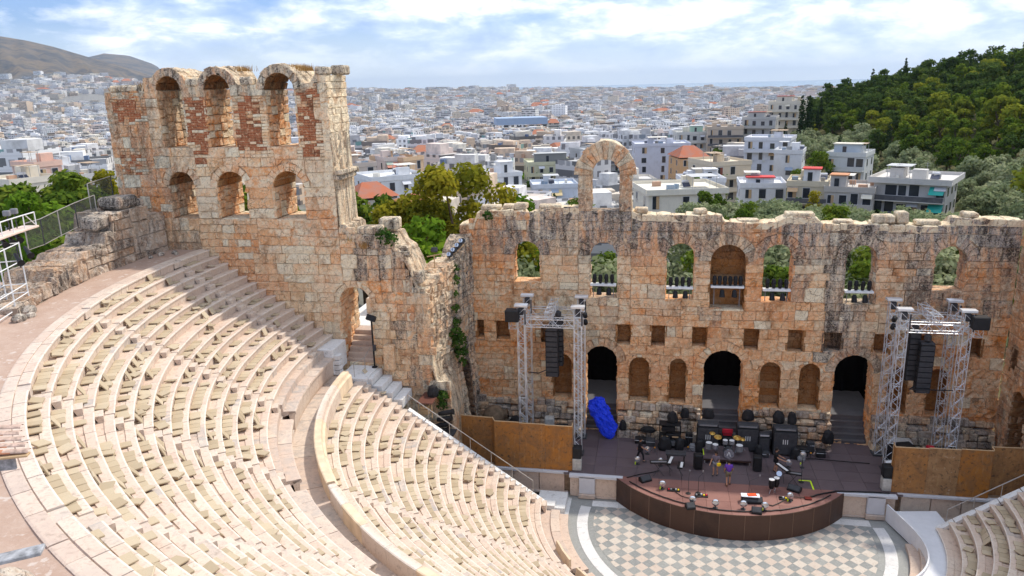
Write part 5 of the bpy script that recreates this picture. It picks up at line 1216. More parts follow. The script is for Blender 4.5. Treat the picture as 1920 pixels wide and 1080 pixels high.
# ------------------------------------------------------------ trees
def leaf_mat(name, stops, trans=.35):
    m = bpy.data.materials.new(name); m.use_nodes = True; nt = m.node_tree; nt.nodes.clear(); MATS[name] = m
    at = N(nt, 'ShaderNodeAttribute', attribute_name='tint'); sp = N(nt, 'ShaderNodeSeparateColor'); L(nt, at.outputs['Color'], sp.inputs[0]); oi = N(nt, 'ShaderNodeObjectInfo')
    v = mathn(nt, 'ADD', mathn(nt, 'MULTIPLY', sp.outputs[0], .45), mathn(nt, 'ADD', mathn(nt, 'MULTIPLY', sp.outputs[1], .3), mathn(nt, 'MULTIPLY', oi.outputs['Random'], .3)))
    c = ramp(nt, v, stops); d = N(nt, 'ShaderNodeBsdfDiffuse'); t = N(nt, 'ShaderNodeBsdfTranslucent'); L(nt, c, d.inputs[0]); L(nt, c, t.inputs[0])
    mx = N(nt, 'ShaderNodeMixShader'); mx.inputs[0].default_value = trans; L(nt, d.outputs[0], mx.inputs[1]); L(nt, t.outputs[0], mx.inputs[2])
    o = N(nt, 'ShaderNodeOutputMaterial'); L(nt, mx.outputs[0], o.inputs[0]); return m
LPINE = leaf_mat('pine_leaf', [(.1, (.05, .095, .016)), (.5, (.11, .17, .022)), (.95, (.22, .26, .032))])
LYEL = leaf_mat('yellow_pine_leaf', [(.1, (.085, .125, .02)), (.5, (.19, .23, .028)), (.95, (.40, .37, .04))])
LOLIVE = leaf_mat('olive_leaf', [(.1, (0.138, 0.172, 0.081)), (.5, (0.254, 0.296, 0.151)), (.95, (0.444, 0.448, 0.267))])
LDARK = leaf_mat('cypress_leaf', [(.1, (0.016, 0.031, 0.013)), (.5, (0.029, 0.052, 0.018)), (.95, (0.052, 0.078, 0.026))], .15)
LDGREEN = leaf_mat('dark_pine_leaf', [(.1, (.035, .065, .018)), (.5, (.07, .115, .026)), (.95, (.15, .19, .04))], .25)
LAUT = leaf_mat('autumn_leaf', [(.1, (.13, .15, .016)), (.5, (.29, .27, .024)), (.95, (.47, .37, .035))], .4)
LBRIGHT = leaf_mat('bright_leaf', [(.1, (0.072, 0.146, 0.014)), (.5, (0.145, 0.250, 0.022)), (.95, (0.266, 0.354, 0.034))], .4)
BARK = simple('bark', (.13, .09, .06), .95, var=.3, scale=8)
def crown(blobs, n, ls, flat=1.0, up=.25, seed=1):
    rnd = random.Random(seed); a = Acc(); tot = sum(r ** 2 for *_, r in blobs)
    for (bx, by, bz, r) in blobs:
        cl = rnd.random()
        for _ in range(int(n * r * r / tot) + 1):
            d = Vector((rnd.gauss(0, 1), rnd.gauss(0, 1), rnd.gauss(0, 1))); d.normalize()
            if d.z < -.55 and rnd.random() < .7: d.z *= -.4
            rr = r * (.55 + .5 * rnd.random() ** .6) * (1 + .22 * noise.noise(d * 2.3 + Vector((bx, by, bz))))
            p = Vector((bx, by, bz)) + Vector((d.x * rr, d.y * rr, d.z * rr * flat))
            nn = (d + Vector((rnd.gauss(0, .55), rnd.gauss(0, .55), rnd.gauss(up, .55)))).normalized(); t1 = nn.orthogonal().normalized(); t1 = Matrix.Rotation(rnd.random() * 6.28, 3, nn) @ t1; t2 = nn.cross(t1)
            s = ls * rnd.uniform(.6, 1.35); q = s * rnd.uniform(.5, .9)
            a.add([tuple(p - t1 * s), tuple(p - t2 * q), tuple(p + t1 * s + nn * s * .2), tuple(p + t2 * q)], [(0, 1, 2, 3)], (rnd.random(), cl, 0))
    return a
def trunk(h, r, limbs, seed=1):
    rnd = random.Random(seed); a = Acc(); pts = [Vector((0, 0, -1.0))]; k = 4
    for i in range(1, k + 1): pts.append(Vector((rnd.uniform(-.08, .08) * h * i / k, rnd.uniform(-.08, .08) * h * i / k, h * i / k)))
    for i in range(k): a.tube(pts[i], pts[i + 1], r * (1 - .16 * i), 7, r * (1 - .16 * (i + 1)), cap=False)
    for (x, y, z) in limbs: a.tube(pts[2 + (rnd.random() > .5)], (x, y, z), r * .5, 5, r * .14, cap=False)
    return a
def blobs(kind, h, w, seed):
    rnd = random.Random(seed); B = []
    if kind == 'pine':
        for i in range(18):
            a = rnd.random() * 6.28; q = rnd.random() ** .6 * w * .62; z = h * rnd.uniform(.25, .95); q *= 1.15 - abs(z / h - .52) * 1.2; B.append((q * math.cos(a), q * math.sin(a), z, w * rnd.uniform(.18, .34)))
    elif kind == 'olive':
        for i in range(14):
            a = rnd.random() * 6.28; q = rnd.random() ** .5 * w * .7; B.append((q * math.cos(a), q * math.sin(a), h * rnd.uniform(.2, .82) * (1 - .25 * q / w), w * rnd.uniform(.24, .4)))
    elif kind == 'cypress':
        for i in range(26): f = i / 25; z = h * (.06 + .9 * f); B.append((rnd.uniform(-.12, .12) * w, rnd.uniform(-.12, .12) * w, z, w * (.28 + .62 * math.sin(min(1, f * 2.6) * 1.5) * (1 - f ** 2.2)) * rnd.uniform(.8, 1.05)))
    elif kind == 'broad':
        for i in range(34):
            a = rnd.random() * 6.28; z = h * rnd.uniform(.14, .93); q = rnd.random() ** .5 * w * .85 * math.sqrt(max(.05, 1 - ((z / h - .55) / .5) ** 2)); B.append((q * math.cos(a), q * math.sin(a), z, w * rnd.uniform(.18, .30)))
    else:
        for i in range(20):
            a = rnd.random() * 6.28; z = h * rnd.uniform(.22, .95); q = rnd.random() ** .6 * w * .75 * math.sin(min(1, max(.15, (1.08 - z / h) * 1.5)) * 1.5); B.append((q * math.cos(a), q * math.sin(a), z, w * rnd.uniform(.18, .30)))
    return B
PROTO = {}
def proto(key, kind, h, w, n, ls, mat, seed, flat=1.0):
    B = blobs(kind, h, w, seed); cr = crown(B, n, ls, flat, seed=seed).obj('crown', mat)
    tr = trunk(h * .55, max(.12, w * .07), [(x * .8, y * .8, z) for x, y, z, r in B[::3]], seed).obj('trunk', BARK)
    PROTO[key] = (cr.data, tr.data)
    for o in (cr, tr): bpy.data.objects.remove(o)
def tree(key, x, y, z, sc, label, name, group=None, sz=1.0, rz=None):
    e = empty(name, (x, y, z), label, 'tree', group, rz=U(0, 6.28) if rz is None else rz); e.scale = (sc, sc, sc * sz)
    for nm, me in zip(('crown', 'trunk'), PROTO[key]):
        o = bpy.data.objects.new(nm, me); COL.objects.link(o); o.parent = e
    return e
for s in (1, 2, 3):
    proto(('hpine', s), 'pine', 9, 4.4, 1300, .38, LYEL if s == 1 else LPINE, s + 10, .7); proto(('hdark', s), 'pine', 10, 4.2, 1250, .38, LDGREEN, s + 20, .75)
    proto(('holive', s), 'olive', 6, 3.8, 1300, .30, LOLIVE, s + 30, .8); proto(('npine', s), 'pine', 10, 4.4, 3200, .24, LPINE, s + 40, .75); proto(('nolive', s), 'olive', 6, 3.6, 3000, .19, LOLIVE, s + 50, .8)
proto(('cyp', 1), 'cypress', 11, 1.0, 900, .22, LDARK, 61); proto(('cyp', 2), 'cypress', 10, 1.3, 900, .24, LDARK, 62)
proto(('autumn', 1), 'broad', 15, 6.0, 15000, .22, LAUT, 71); proto(('bright', 1), 'pine', 9, 4.0, 5000, .19, LBRIGHT, 72, .8); proto(('yel', 1), 'plane', 8, 2.6, 1800, .17, LAUT, 73); proto(('city', 1), 'olive', 7, 3.4, 500, .45, LBRIGHT, 74); proto(('city', 2), 'pine', 9, 3.2, 500, .45, LDGREEN, 75)
# wooded hill
cand = []
D = 140.0
while D < 445:
    az = 7.0
    while az < 33:
        az += math.degrees(6.6 / D) * U(.75, 1.25); Dd = D + U(-3, 3)
        Df = lerp(az, [8, 23, 40], [290, 150, 120])
        if Dd < Df - 12 or az < 8.4: continue
        x, y = polar(az, Dd); z = terrain(az, Dd)
        if any((x - hx) ** 2 + (y - hy) ** 2 < (hr + 2.5) ** 2 for hx, hy, hr in HERO_BOX): continue
        cand.append((Dd, az, x, y, z))
    D += 6.3
HL = {'hpine': 'yellow green pine', 'hdark': 'dark green pine', 'holive': 'grey olive tree'}
cand.sort(); cnt = 0; mass = {}
for (Dd, az, x, y, z) in cand:
    Df = lerp(az, [8, 23, 40], [290, 150, 120]); t = (Dd - Df) / (400 - Df); q = nz(x * .02, y * .02, 0)
    key = 'holive' if (t < .38 and q > -.22) or q > .38 else ('hdark' if (t > .5 and q < .15) or random.random() < .25 else 'hpine')
    s = random.choice((1, 2, 3)); sc = random.choice((U(.55, .8), U(.8, 1.1), U(1.0, 1.35))) * (1.05 if key != 'holive' else 1)
    if 8 < az < 23.6 and cnt < 290:
        cnt += 1; pl = ('low on' if t < .2 else 'a third up' if t < .45 else 'two thirds up' if t < .72 else 'near the top of') + ' the wooded hill, ' + ('above the cream flats' if az < 12.5 else 'above the teal awnings' if az < 16.5 else 'right of the teal awnings' if az < 20 else 'at the right edge')
        tree((key, s), x, y, z - .3, sc, f'{HL[key]} {pl}', {'hpine': 'pine_tree', 'hdark': 'pine_tree', 'holive': 'olive_tree'}[key], f'{HL[key]}s {pl}')
    else: mass.setdefault((key, s), []).append((x, y, z, sc))
for (key, s), L_ in mass.items():
    me = PROTO[(key, s)][0]; nvv = len(me.vertices); co = np.zeros(nvv * 3, np.float32); me.vertices.foreach_get('co', co); co = co.reshape(-1, 3); pv = np.zeros(len(me.loops), np.int32); me.loops.foreach_get('vertex_index', pv)
    tc = np.zeros(nvv * 4, np.float32); me.attributes['tint'].data.foreach_get('color', tc); sub = 2
    V_, T_ = [], []
    for (x, y, z, sc) in L_:
        a = U(0, 6.28); c_, s_ = math.cos(a), math.sin(a); p = co.reshape(-1, 4, 3)[::sub].reshape(-1, 3) * sc; V_.append(np.stack([p[:, 0] * c_ - p[:, 1] * s_ + x, p[:, 0] * s_ + p[:, 1] * c_ + y, p[:, 2] + z], 1)); T_.append(tc.reshape(-1, 4, 4)[::sub].reshape(-1, 4))
    V_ = np.concatenate(V_); T_ = np.concatenate(T_); nf = len(V_) // 4
    mm = bpy.data.meshes.new('distant_wood'); mm.vertices.add(len(V_)); mm.vertices.foreach_set('co', V_.ravel().astype(np.float32)); mm.loops.add(len(V_)); mm.loops.foreach_set('vertex_index', np.arange(len(V_), dtype=np.int32)); mm.polygons.add(nf); mm.polygons.foreach_set('loop_start', np.arange(0, len(V_), 4, dtype=np.int32))
    at = mm.attributes.new('tint', 'FLOAT_COLOR', 'POINT'); at.data.foreach_set('color', T_.ravel()); mm.materials.append(me.materials[0]); mm.update(calc_edges=True)
    o = bpy.data.objects.new('distant_wood', mm); COL.objects.link(o); tag(o, 'wood of pines and olives covering the far side of the hill', kind='stuff')
# cypresses and lone pines along the ridge
for i, (az, D, sc, k) in enumerate([(9.9, 300, 1.75, 1), (10.35, 305, 1.85, 2), (8.9, 300, 1.0, 2), (10.9, 330, 1.0, 1), (11.6, 380, 1.35, 2), (12.7, 385, 1.2, 1), (14.1, 398, 1.45, 1), (15.6, 392, 1.1, 2), (16.0, 396, 1.5, 1), (16.9, 390, 1.15, 1), (17.2, 400, 1.3, 2), (18.9, 398, 1.25, 1), (14.8, 398, 1.2, 2), (11.1, 345, 1.25, 1), (19.6, 360, 1.2, 1), (16.4, 330, 1.3, 2), (13.6, 390, 1.2, 2), (18.3, 330, 1.2, 2), (12.4, 250, 1.0, 2), (15.4, 250, 1.1, 1)]):
    x, y = polar(az, D); tree(('cyp', k), x, y, terrain(az, D) - .3, sc, 'thin dark cypress rising above the wooded ridge', 'cypress_tree', 'cypresses along the ridge')
# olive grove and shrubs just behind the stage wall
n = 0
for row, (yy, zt) in enumerate([(44, 10.7), (50, 10.9), (57, 10.9), (65, 10.5), (74, 9.8)]):
    x = -4 + row * 1.0
    while x < 40 + row * 4:
        x += U(2.9, 4.4); sc_ = U(1.25, 1.6); zz = zt + U(-1.0, .6) - 5.1 * sc_ - (1.7 if 24 < x < 46 and row > 0 else 0)
        if any((x - hx) ** 2 + (yy - hy) ** 2 < (hr + 1) ** 2 for hx, hy, hr in HERO_BOX): continue
        pk = nz(x * .15, yy * .2, 4); dk_ = 'nolive' if pk > -.3 else 'npine'; n += 1
        pz = ('just behind the stage wall, ' if row < 2 else 'between stage wall and houses, ') + ('below the neoclassical building' if x < 8 else 'below the red roofed house' if x < 19 else 'below the cream flats' if x < 28 else 'below the teal awnings' if x < 42 else 'at the right edge')
        tree((dk_, random.choice((1, 2, 3))), x, yy + U(-2, 2), zz, sc_ * (.62 if dk_ == 'npine' else 1), f'{"silvery olive tree" if dk_ == "nolive" else "green pine bush"} {pz}', 'olive_tree' if dk_ == 'nolive' else 'pine_tree', f'trees {pz}')
tree(('cyp', 2), 21.5, 54, -.5, 1.2, 'single dark cypress standing among the olives', 'cypress_tree')
for (x, y, z, k, s, sc, lb, nm) in [(-25.2, 34.5, -1.5, 'autumn', 1, 1.36, 'big yellow green plane tree beyond the gap in the walls', 'plane_tree'), (-29.8, 33, -1.5, 'autumn', 1, 1.12, 'smaller yellowing plane tree left of the big one', 'plane_tree'), (-23.6, 17.5, -1, 'bright', 1, 1.85, 'bright green pine filling the gap beside the wing wall', 'pine_tree'), (-21.3, 38, -1, 'bright', 1, 1.75, 'bright green bush behind the big plane tree', 'pine_tree'),
        (-38.5, 40, 0, 'npine', 2, 1.7, 'dark green pine next to the pier of the wing wall', 'pine_tree'), (-45, 52, 0, 'npine', 1, 1.3, 'pine behind the lower arches of the wing wall', 'pine_tree'), (-52, 40, 2, 'npine', 3, 1.4, 'pine seen through the middle lower arch', 'pine_tree'), (-57, 36, 3, 'npine', 2, 1.3, 'pine seen through the third lower arch', 'pine_tree'),
        (-18, 62, -3, 'npine', 3, 1.15, 'pine seen through the first stage wall window', 'pine_tree'), (-24, 95, -6, 'npine', 2, 1.2, 'dark pine behind the low cream building', 'pine_tree'), (-26, 118, -6, 'cyp', 2, 1.05, 'small conical conifer before the white modern block', 'cypress_tree'), (-17.5, 62, -3, 'npine', 1, 1.5, 'green shrub left of the lone arch', 'pine_tree'),
        (2, 112, 0, 'bright', 1, .95, 'bright green tree among the white terraces', 'pine_tree'), (23, 100, 0, 'yel', 1, .95, 'thin yellow tree before the cream flats', 'plane_tree'), (30, 137, 0, 'npine', 2, 1.2, 'round green tree before the blank white wall', 'pine_tree'), (6, 104, -1, 'npine', 1, .8, 'green bush beside the neoclassical building', 'pine_tree'),
        (-41, 172, -12, 'city', 2, 1.3, 'dark tree between the yellow and white blocks', 'pine_tree'), (-49, 172, -12, 'city', 1, 1.2, 'green tree behind the big plane tree', 'pine_tree')]:
    tree((k, s), x, y, z, sc, lb, nm)
for i, x in enumerate([-15.5, -12.0, -8.8, -5.5, -2.2, 1.0, 4.5, 8.0, 11.5, 15.0, 18.0]):    # shrubs seen through the stage wall windows
    k = [('nolive', 1), ('npine', 1), ('nolive', 2), ('npine', 2)][i % 4]
    tree(k, x, 36 + U(-2, 3), -1.5, U(1.75, 2.0) if k[0] == 'nolive' else U(1.1, 1.25), f'{"olive" if k[0] == "nolive" else "pine"} tree seen through the stage wall windows', 'olive_tree' if k[0] == 'nolive' else 'pine_tree', 'trees behind the stage wall windows')
for (x, y, sc, lb) in [(-18.8, 36, 2.1, 'pale olive tree seen through the first stage wall window'), (-10.3, 37, 2.15, 'pale olive tree seen through the second stage wall window'), (-2.4, 39, 2.1, 'pale olive tree seen through the third stage wall window'), (7.4, 39, 2.1, 'pale olive tree seen through the fifth stage wall window'), (23.5, 37, 2.0, 'pale olive tree seen through the last stage wall window')]: tree(('nolive', 1 + int(abs(x)) % 3), x, y, -1.5, sc, lb, 'olive_tree')
# left slope outside the retaining wall
ls = []
for i, (az, D, top) in enumerate([(-43.4, 66, 16.6), (-42.2, 72, 17.2), (-41.0, 64, 15.8), (-40.0, 74, 17.0), (-39.0, 66, 16.2), (-38.0, 76, 17.2), (-37.0, 68, 16.4), (-36.2, 78, 17.0), (-43.0, 84, 17.6), (-40.6, 88, 17.4), (-38.4, 90, 17.6), (-35.4, 70, 15.5), (-34.2, 80, 16.5), (-32.5, 72, 15.6), (-30.8, 80, 16.4), (-29.2, 74, 15.6), (-27.6, 82, 16.6), (-41.6, 58, 14.4), (-38.8, 58, 14.2), (-44.5, 60, 15.5), (-45.5, 75, 17)]):
    x, y = polar(az, D); k = [('npine', 1), ('bright', 1), ('npine', 2), ('npine', 3), ('yel', 1), ('npine', 1)][i % 6]; hh = {'npine': 10, 'bright': 9, 'yel': 8}[k[0]]; sc = U(1.1, 1.35); ls.append((x, y, top + 1.6 - hh * sc * .95, k[0], k[1], sc))
for i, (x, y, z, k, s, sc) in enumerate(ls):
    tree((k, s), x, y, z, sc, f'{"bright green" if k == "bright" else "yellowing" if k == "yel" else "green"} tree on the slope beyond the retaining wall fence', 'pine_tree' if k != 'yel' else 'plane_tree', 'trees beyond the fence')
tree(('cyp', 2), -80, 27, 5, 1.45, 'tall dark cypress beyond the fence at the left', 'cypress_tree'); tree(('cyp', 1), -93, 28, 7, 1.3, 'dark cypress at the left edge of the picture', 'cypress_tree')
for i in range(46):
    az, D = U(-44, 6), U(210, 700); x, y = polar(az, D)
    if any((x - hx) ** 2 + (y - hy) ** 2 < (hr + 4) ** 2 for hx, hy, hr in HERO_BOX): continue
    tree(('city', random.choice((1, 2))), x, y, terrain(az, D), U(1.2, 1.9), 'green street tree among the city blocks', 'street_tree', 'trees among the city blocks')
# ------------------------------------------------------------ truss towers and sound system
ALU = simple('aluminium', (.72, .73, .75), .38, .55, var=.06, scale=3); BLK = simple('black_plastic', (.014, .014, .016), .55, var=.3, scale=4); DGREY = simple('dark_grey', (.05, .05, .055), .6, var=.25, scale=5); MIDG = simple('mid_grey', (.22, .22, .23), .6, var=.15)
CHROME = simple('chrome', (.62, .66, .72), .2, .85, var=.05); WHT = simple('white_plastic', (.75, .75, .74), .5, var=.05); YEL = simple('yellow_tape', (.62, .85, .02), .6, var=.05); BRASS = simple('cymbal_brass', (.62, .40, .10), .3, .8); REDP = simple('red_panel', (.55, .02, .04), .5); CONC = simple('concrete', (.45, .44, .41), .85, var=.2, scale=5); ORANGE = simple('orange_plastic', (.8, .33, .02), .5); YPL = simple('yellow_plastic', (.85, .6, .02), .5)
def child(a, nm, mat, root, **k):
    o = a.obj(nm, mat, root, **k); o.matrix_parent_inverse = Matrix.Translation(root.location).inverted(); return o
def truss(p0, p1, w=.5, pitch=.5, rc=.028, rl=.017):
    a = Acc(); p0 = Vector(p0); p1 = Vector(p1); d = p1 - p0; ln = d.length; q = d.to_track_quat('Z', 'Y'); n = max(1, round(ln / pitch)); c = [(-w / 2, -w / 2), (w / 2, -w / 2), (w / 2, w / 2), (-w / 2, w / 2)]
    P = lambda i, z: p0 + q @ Vector((*c[i % 4], z))
    for i in range(4): a.tube(P(i, 0), P(i, ln), rc, 5)
    for k in range(n):
        z0, z1 = ln * k / n, ln * (k + 1) / n
        for i in range(4):
            if k % 2 == 0: a.tube(P(i, z0), P(i + 1, z1), rl, 4, cap=False)
            else: a.tube(P(i + 1, z0), P(i, z1), rl, 4, cap=False)
            if k % 4 == 0: a.tube(P(i, z0), P(i + 1, z0), rl, 4, cap=False)
    return a
def tower(x0, x1, y0, y1, zt, label, mir):
    t = empty('truss_tower', ((x0 + x1) / 2, (y0 + y1) / 2, ZD), label, 'truss tower')
    for x in (x0, x1):
        for y in (y0, y1):
            child(truss((x, y, ZD + .1), (x, y, zt)), 'leg', ALU, t)
            a = Acc(); a.cbox((x, y, zt + .16), (.92, .5, .17), .02); child(a, 'head_cap', ALU, t)
            a = Acc(); a.cbox((x, y, zt - .25), (.32, .34, .5), .03); a.tube((x + .3, y - .28, zt - .1), (x + .3, y - .28, zt - 1.1), .05, 6); child(a, 'chain_hoist', DGREY, t)
            a = Acc(); a.cbox((x, y, ZD + .06), (.8, .8, .1), .02); child(a, 'base_plate', DGREY, t)
    zb = zt - 1.0
    for y in (y0, y1): child(truss((x0 + .25, y, zb), (x1 - .25, y, zb), .55), 'beam', ALU, t)
    for x in (x0, x1): child(truss((x, y0 + .25, zb), (x, y1 - .25, zb), .55), 'beam', ALU, t)
    xm = (x0 + x1) / 2; child(truss((xm, y0 - .5, zb + .62), (xm, y1 + .5, zb + .62), .5), 'top_beam', ALU, t)
    xs = x0 - .55 if mir < 0 else x1 + .55
    child(truss((xs, y0 - .45, zb - .15), (xs, y0 + .6, zb - .15), .5), 'outrigger', ALU, t)
    return t, xm, zb, xs
TL = tower(-13.75, -9.9, 5.5, 8.1, 12.25, 'white aluminium truss tower above the left hoarding', -1); TR = tower(10.5, 14.15, 5.8, 8.1, 12.6, 'white aluminium truss tower above the right hoarding', 1)
for (T, y, side, bot, top) in ((TL, 6.7, 'left', 6.9, 10.3), (TR, 6.7, 'right', 6.9, 10.2)):
    for k, (dx, dy, zo) in enumerate(((0, 0, 0), (.35 if side == 'left' else -.55, .75, .55))):
        sp_ = empty('line_array', (T[1] + dx, y + dy, bot + zo), f'{"front" if k == 0 else "rear"} black hanging speaker column in the {side} truss tower', 'loudspeaker')
        n = 9; h = (top - bot) / n
        for i in range(n):
            z = bot + zo + h * (i + .5); off = -.02 * (n - 1 - i) ** 1.35 * .25; a = Acc(); a.cbox((T[1] + dx, y + dy - off, z), (.9 if k == 0 else .7, .55, h - .018), .03); cb_ = child(a, 'cabinet', BLK, sp_); a = Acc(); a.box((T[1] + dx, y + dy - off - .28, z), (.8 if k == 0 else .6, .012, h - .07)); a.obj('grille', DGREY, cb_)
        a = Acc(); a.cbox((T[1] + dx, y + dy, top + zo + .1), (.8, .6, .16), .03); a.lathe((T[1] + dx, y + dy, top + zo + .18), [(.1, 0), (.22, .12), (.22, .4), (.08, .5)], 10); child(a, 'fly_frame', DGREY, sp_)
        a = Acc(); a.path([(T[1] + dx + .05, y + dy, top + zo + .6), (T[1] + dx + .05, y + dy, T[2])], .025); a.path([(T[1] + dx - .14, y + dy, top + zo + .3), (T[1] + dx - .14, y + dy, T[2])], .018); child(a, 'hanging_chain', DGREY, sp_)
    a = Acc(); a.cbox((T[3], 5.15 if side == 'left' else 5.4, T[2] + .55), (.95, .7, .82), .05); o = a.obj('side_fill_speaker', BLK, label=f'black square loudspeaker on the outrigger of the {side} truss tower', cat='loudspeaker')
    pts = [(T[1] + .3, 6.9, bot + 1.2), (T[1] - .2, 6.6, bot + .6), (T[1] - .9, 6.3, bot + .35), (T[1] - 1.6 if side == 'left' else T[1] + 1.6, 6.0, bot + .5)]
    a = Acc(); a.path(pts, .035); a.obj('speaker_cable', BLK, label=f'slack black cable hanging beside the {side} speaker column', cat='cable')
    for j, (lx, lz) in enumerate(((-.6 if side == 'right' else .45, .35), (-.3 if side == 'right' else .4, -.3))):
        px = (10.3 if side == 'right' else -9.65) + lx * .4; a = Acc(); a.lathe((px, 6.2 + j * .5, T[2] + lz), [(.10, -.2), (.16, -.12), (.16, .22), (.1, .28)], 8, rot=Matrix.Rotation(R(40), 3, 'X')); a.obj('stage_lamp', BLK, label=f'{"upper" if j == 0 else "lower"} black lamp clamped to the {side} truss tower', cat='lamp')
for sx, lb in ((-10.0, 'left'), (10.0, 'right')):
    a = Acc(); a.cbox((sx * 1.0 + (.25 if sx < 0 else -.25), 3.2, ZD + .42), (.62, .55, .84), .03); o = a.obj('concrete_ballast', CONC, label=f'grey concrete ballast block at the {lb} end of the deck', cat='block')
    a = Acc(); a.cbox((sx * 1.0 + (.25 if sx < 0 else -.25), 3.25, ZD + 1.25), (.62, .6, .8), .05); a.obj('front_fill_speaker', BLK, label=f'black loudspeaker on the ballast at the {lb} end of the deck', cat='loudspeaker')
# light shelves in the stage wall windows
for k, (u, w, z, n, lb) in enumerate([(-8.47, .95, 12.95, 4, 'second'), (-3.15, .95, 12.85, 4, 'third'), (.08, 1.15, 13.0, 6, 'blind central'), (3.35, .95, 12.85, 4, 'fifth'), (8.65, .95, 12.85, 4, 'sixth')]):
    s = empty('light_shelf', (u, YW - .1, z), f'white shelf for lamps across the {lb} window of the stage wall', 'shelf')
    a = Acc(); a.cbox((u, YW + .12, z), (2 * w - .06, .5, .15), .02); child(a, 'board', WHT, s)
    a = Acc()
    for sx in (-.75, .75): a.box((u + sx * w, YW + .2, (z + 11.6) / 2), (.05, .05, z - 11.6))
    child(a, 'upright', MIDG, s)
    for i in range(n):
        x = u + (i - (n - 1) / 2) * 2 * w / (n + .6); a = Acc(); a.lathe((x, YW + .02, z + .22), [(.10, -.1), (.13, 0), (.13, .18), (.16, .26), (.12, .52), (.05, .56)], 9, rot=Matrix.Rotation(R(U(-12, 12)), 3, 'X')); a.obj('stage_lamp', BLK, label=f'lamp {["at the left end", "second from the left", "third from the left", "fourth from the left", "fifth from the left", "sixth from the left"][i]} on the shelf in the {lb} window', cat='lamp', group='lamps on the window shelves')
    for i, sx in enumerate((-.3, .42)):
        a = Acc(); a.lathe((u + sx * w, YW - .02, z - .18), [(.08, 0), (.16, -.1), (.17, -.3), (.2, -.52), (.12, -.56)], 9, rot=Matrix.Rotation(R(-15), 3, 'X')); a.obj('stage_lamp', BLK, label=f'{"left" if i == 0 else "right"} lamp hanging under the shelf in the {lb} window', cat='lamp', group='lamps on the window shelves')

# ------------------------------------------------------------ backline
def thing(nm, loc, lb, cat, g=None): return empty(nm, loc, lb, cat, g)
def bag(x, y, z, sx, sy, sz, lb, seed=0, nm='covered_case', mat=None):
    a = Acc(); n = 10; prof = [(.50, 0), (.55, .2), (.50, .55), (.36, .88), (.1, 1.0)]
    a.lathe((0, 0, 0), prof, n); a.V = [(x + sx * p * (1 + .25 * nz(p * 4 + seed, q * 4, r * 3)), y + sy * q * (1 + .25 * nz(p * 4, q * 4 + seed, r * 3)), z + sz * r * (1 + .12 * nz(p * 3, q * 3, seed))) for p, q, r in a.V]
    return a.obj(nm, mat or BLK, label=lb, cat='covered gear')
def cabinet(x, y, w, h, d, lb, head=True, grille=True, nm='amplifier', trim=MIDG, logo=False):
    t = thing(nm, (x, y, ZD), lb, 'amplifier'); a = Acc(); a.cbox((x, y, ZD + h / 2 + .06), (w, d, h), .03); cs_ = child(a, 'case', BLK, t)
    if grille: a = Acc(); a.cbox((x, y - d / 2 - .012, ZD + h / 2 + .06), (w - .12, .03, h - .12), .01); a.obj('grille', DGREY, cs_)
    if head: a = Acc(); a.cbox((x, y, ZD + h + .22), (w * .96, d * .8, .26), .03); child(a, 'head', DGREY, t); a = Acc(); a.box((x, y - d * .4 - .012, ZD + h + .22), (w * .8, .02, .12)); child(a, 'control_panel', trim, t)
    if logo:
        a = Acc()
        for i in range(3): a.box((x - .14 + i * .14, y - d / 2 - .034, ZD + h * .62), (.05, .01, .34))
        child(a, 'white_marks', WHT, t)
    a = Acc()
    for sx in (-1, 1):
        for sy in (-1, 1): a.tube((x + sx * w * .42, y + sy * d * .4, ZD), (x + sx * w * .42, y + sy * d * .4, ZD + .07), .03, 6)
    child(a, 'castors', DGREY, t); return t
def rack(x, y, w, h, d, lb):
    t = thing('gear_rack', (x, y, ZD), lb, 'rack'); a = Acc()
    for sx in (-1, 1):
        for sy in (-1, 1): a.box((x + sx * w / 2, y + sy * d / 2, ZD + h / 2), (.06, .06, h))
    for z in (.05, h * .5, h): a.box((x, y, ZD + z), (w, d, .05))
    child(a, 'frame', BLK, t)
    for i in range(3):
        a = Acc(); a.cbox((x + U(-.2, .2) * w, y, ZD + .32 + .5 * i * h / 1.6), (w * U(.45, .7), d * .8, .36), .03); child(a, 'unit', random.choice([DGREY, BLK, MIDG]), t)
    for i in range(2): a = Acc(); a.box((x + (i - .5) * w * .5, y - d / 2 - .02, ZD + h * .52), (w * .3, .02, .1)); child(a, 'label_strip', TRIM, t)
    return t
rack(-3.55, 7.45, 1.45, 1.75, .8, 'open black gear rack left of the drums with covered kit on top'); cabinet(-.95, 7.5, 1.5, 1.65, .75, 'tall black amplifier stack just left of the drums', logo=True); cabinet(1.75, 7.6, 1.5, 1.65, .75, 'tall black amplifier stack behind the drums on the right', logo=True)
cabinet(2.85, 7.35, .75, 1.15, .6, 'small silver trimmed amplifier between the two right stacks', trim=ALU); cabinet(4.2, 7.35, 1.6, 1.7, .8, 'widest black amplifier stack nearest the right door', logo=True); cabinet(.42, 8.0, .75, .75, .6, 'small amplifier with a red panel behind the drums', trim=REDP)
a = Acc(); a.cbox((.42, 7.75, ZD + 1.25), (.72, .1, .34), .02); a.obj('red_sign', REDP, label='small red sign above the amplifier behind the drums', cat='sign')
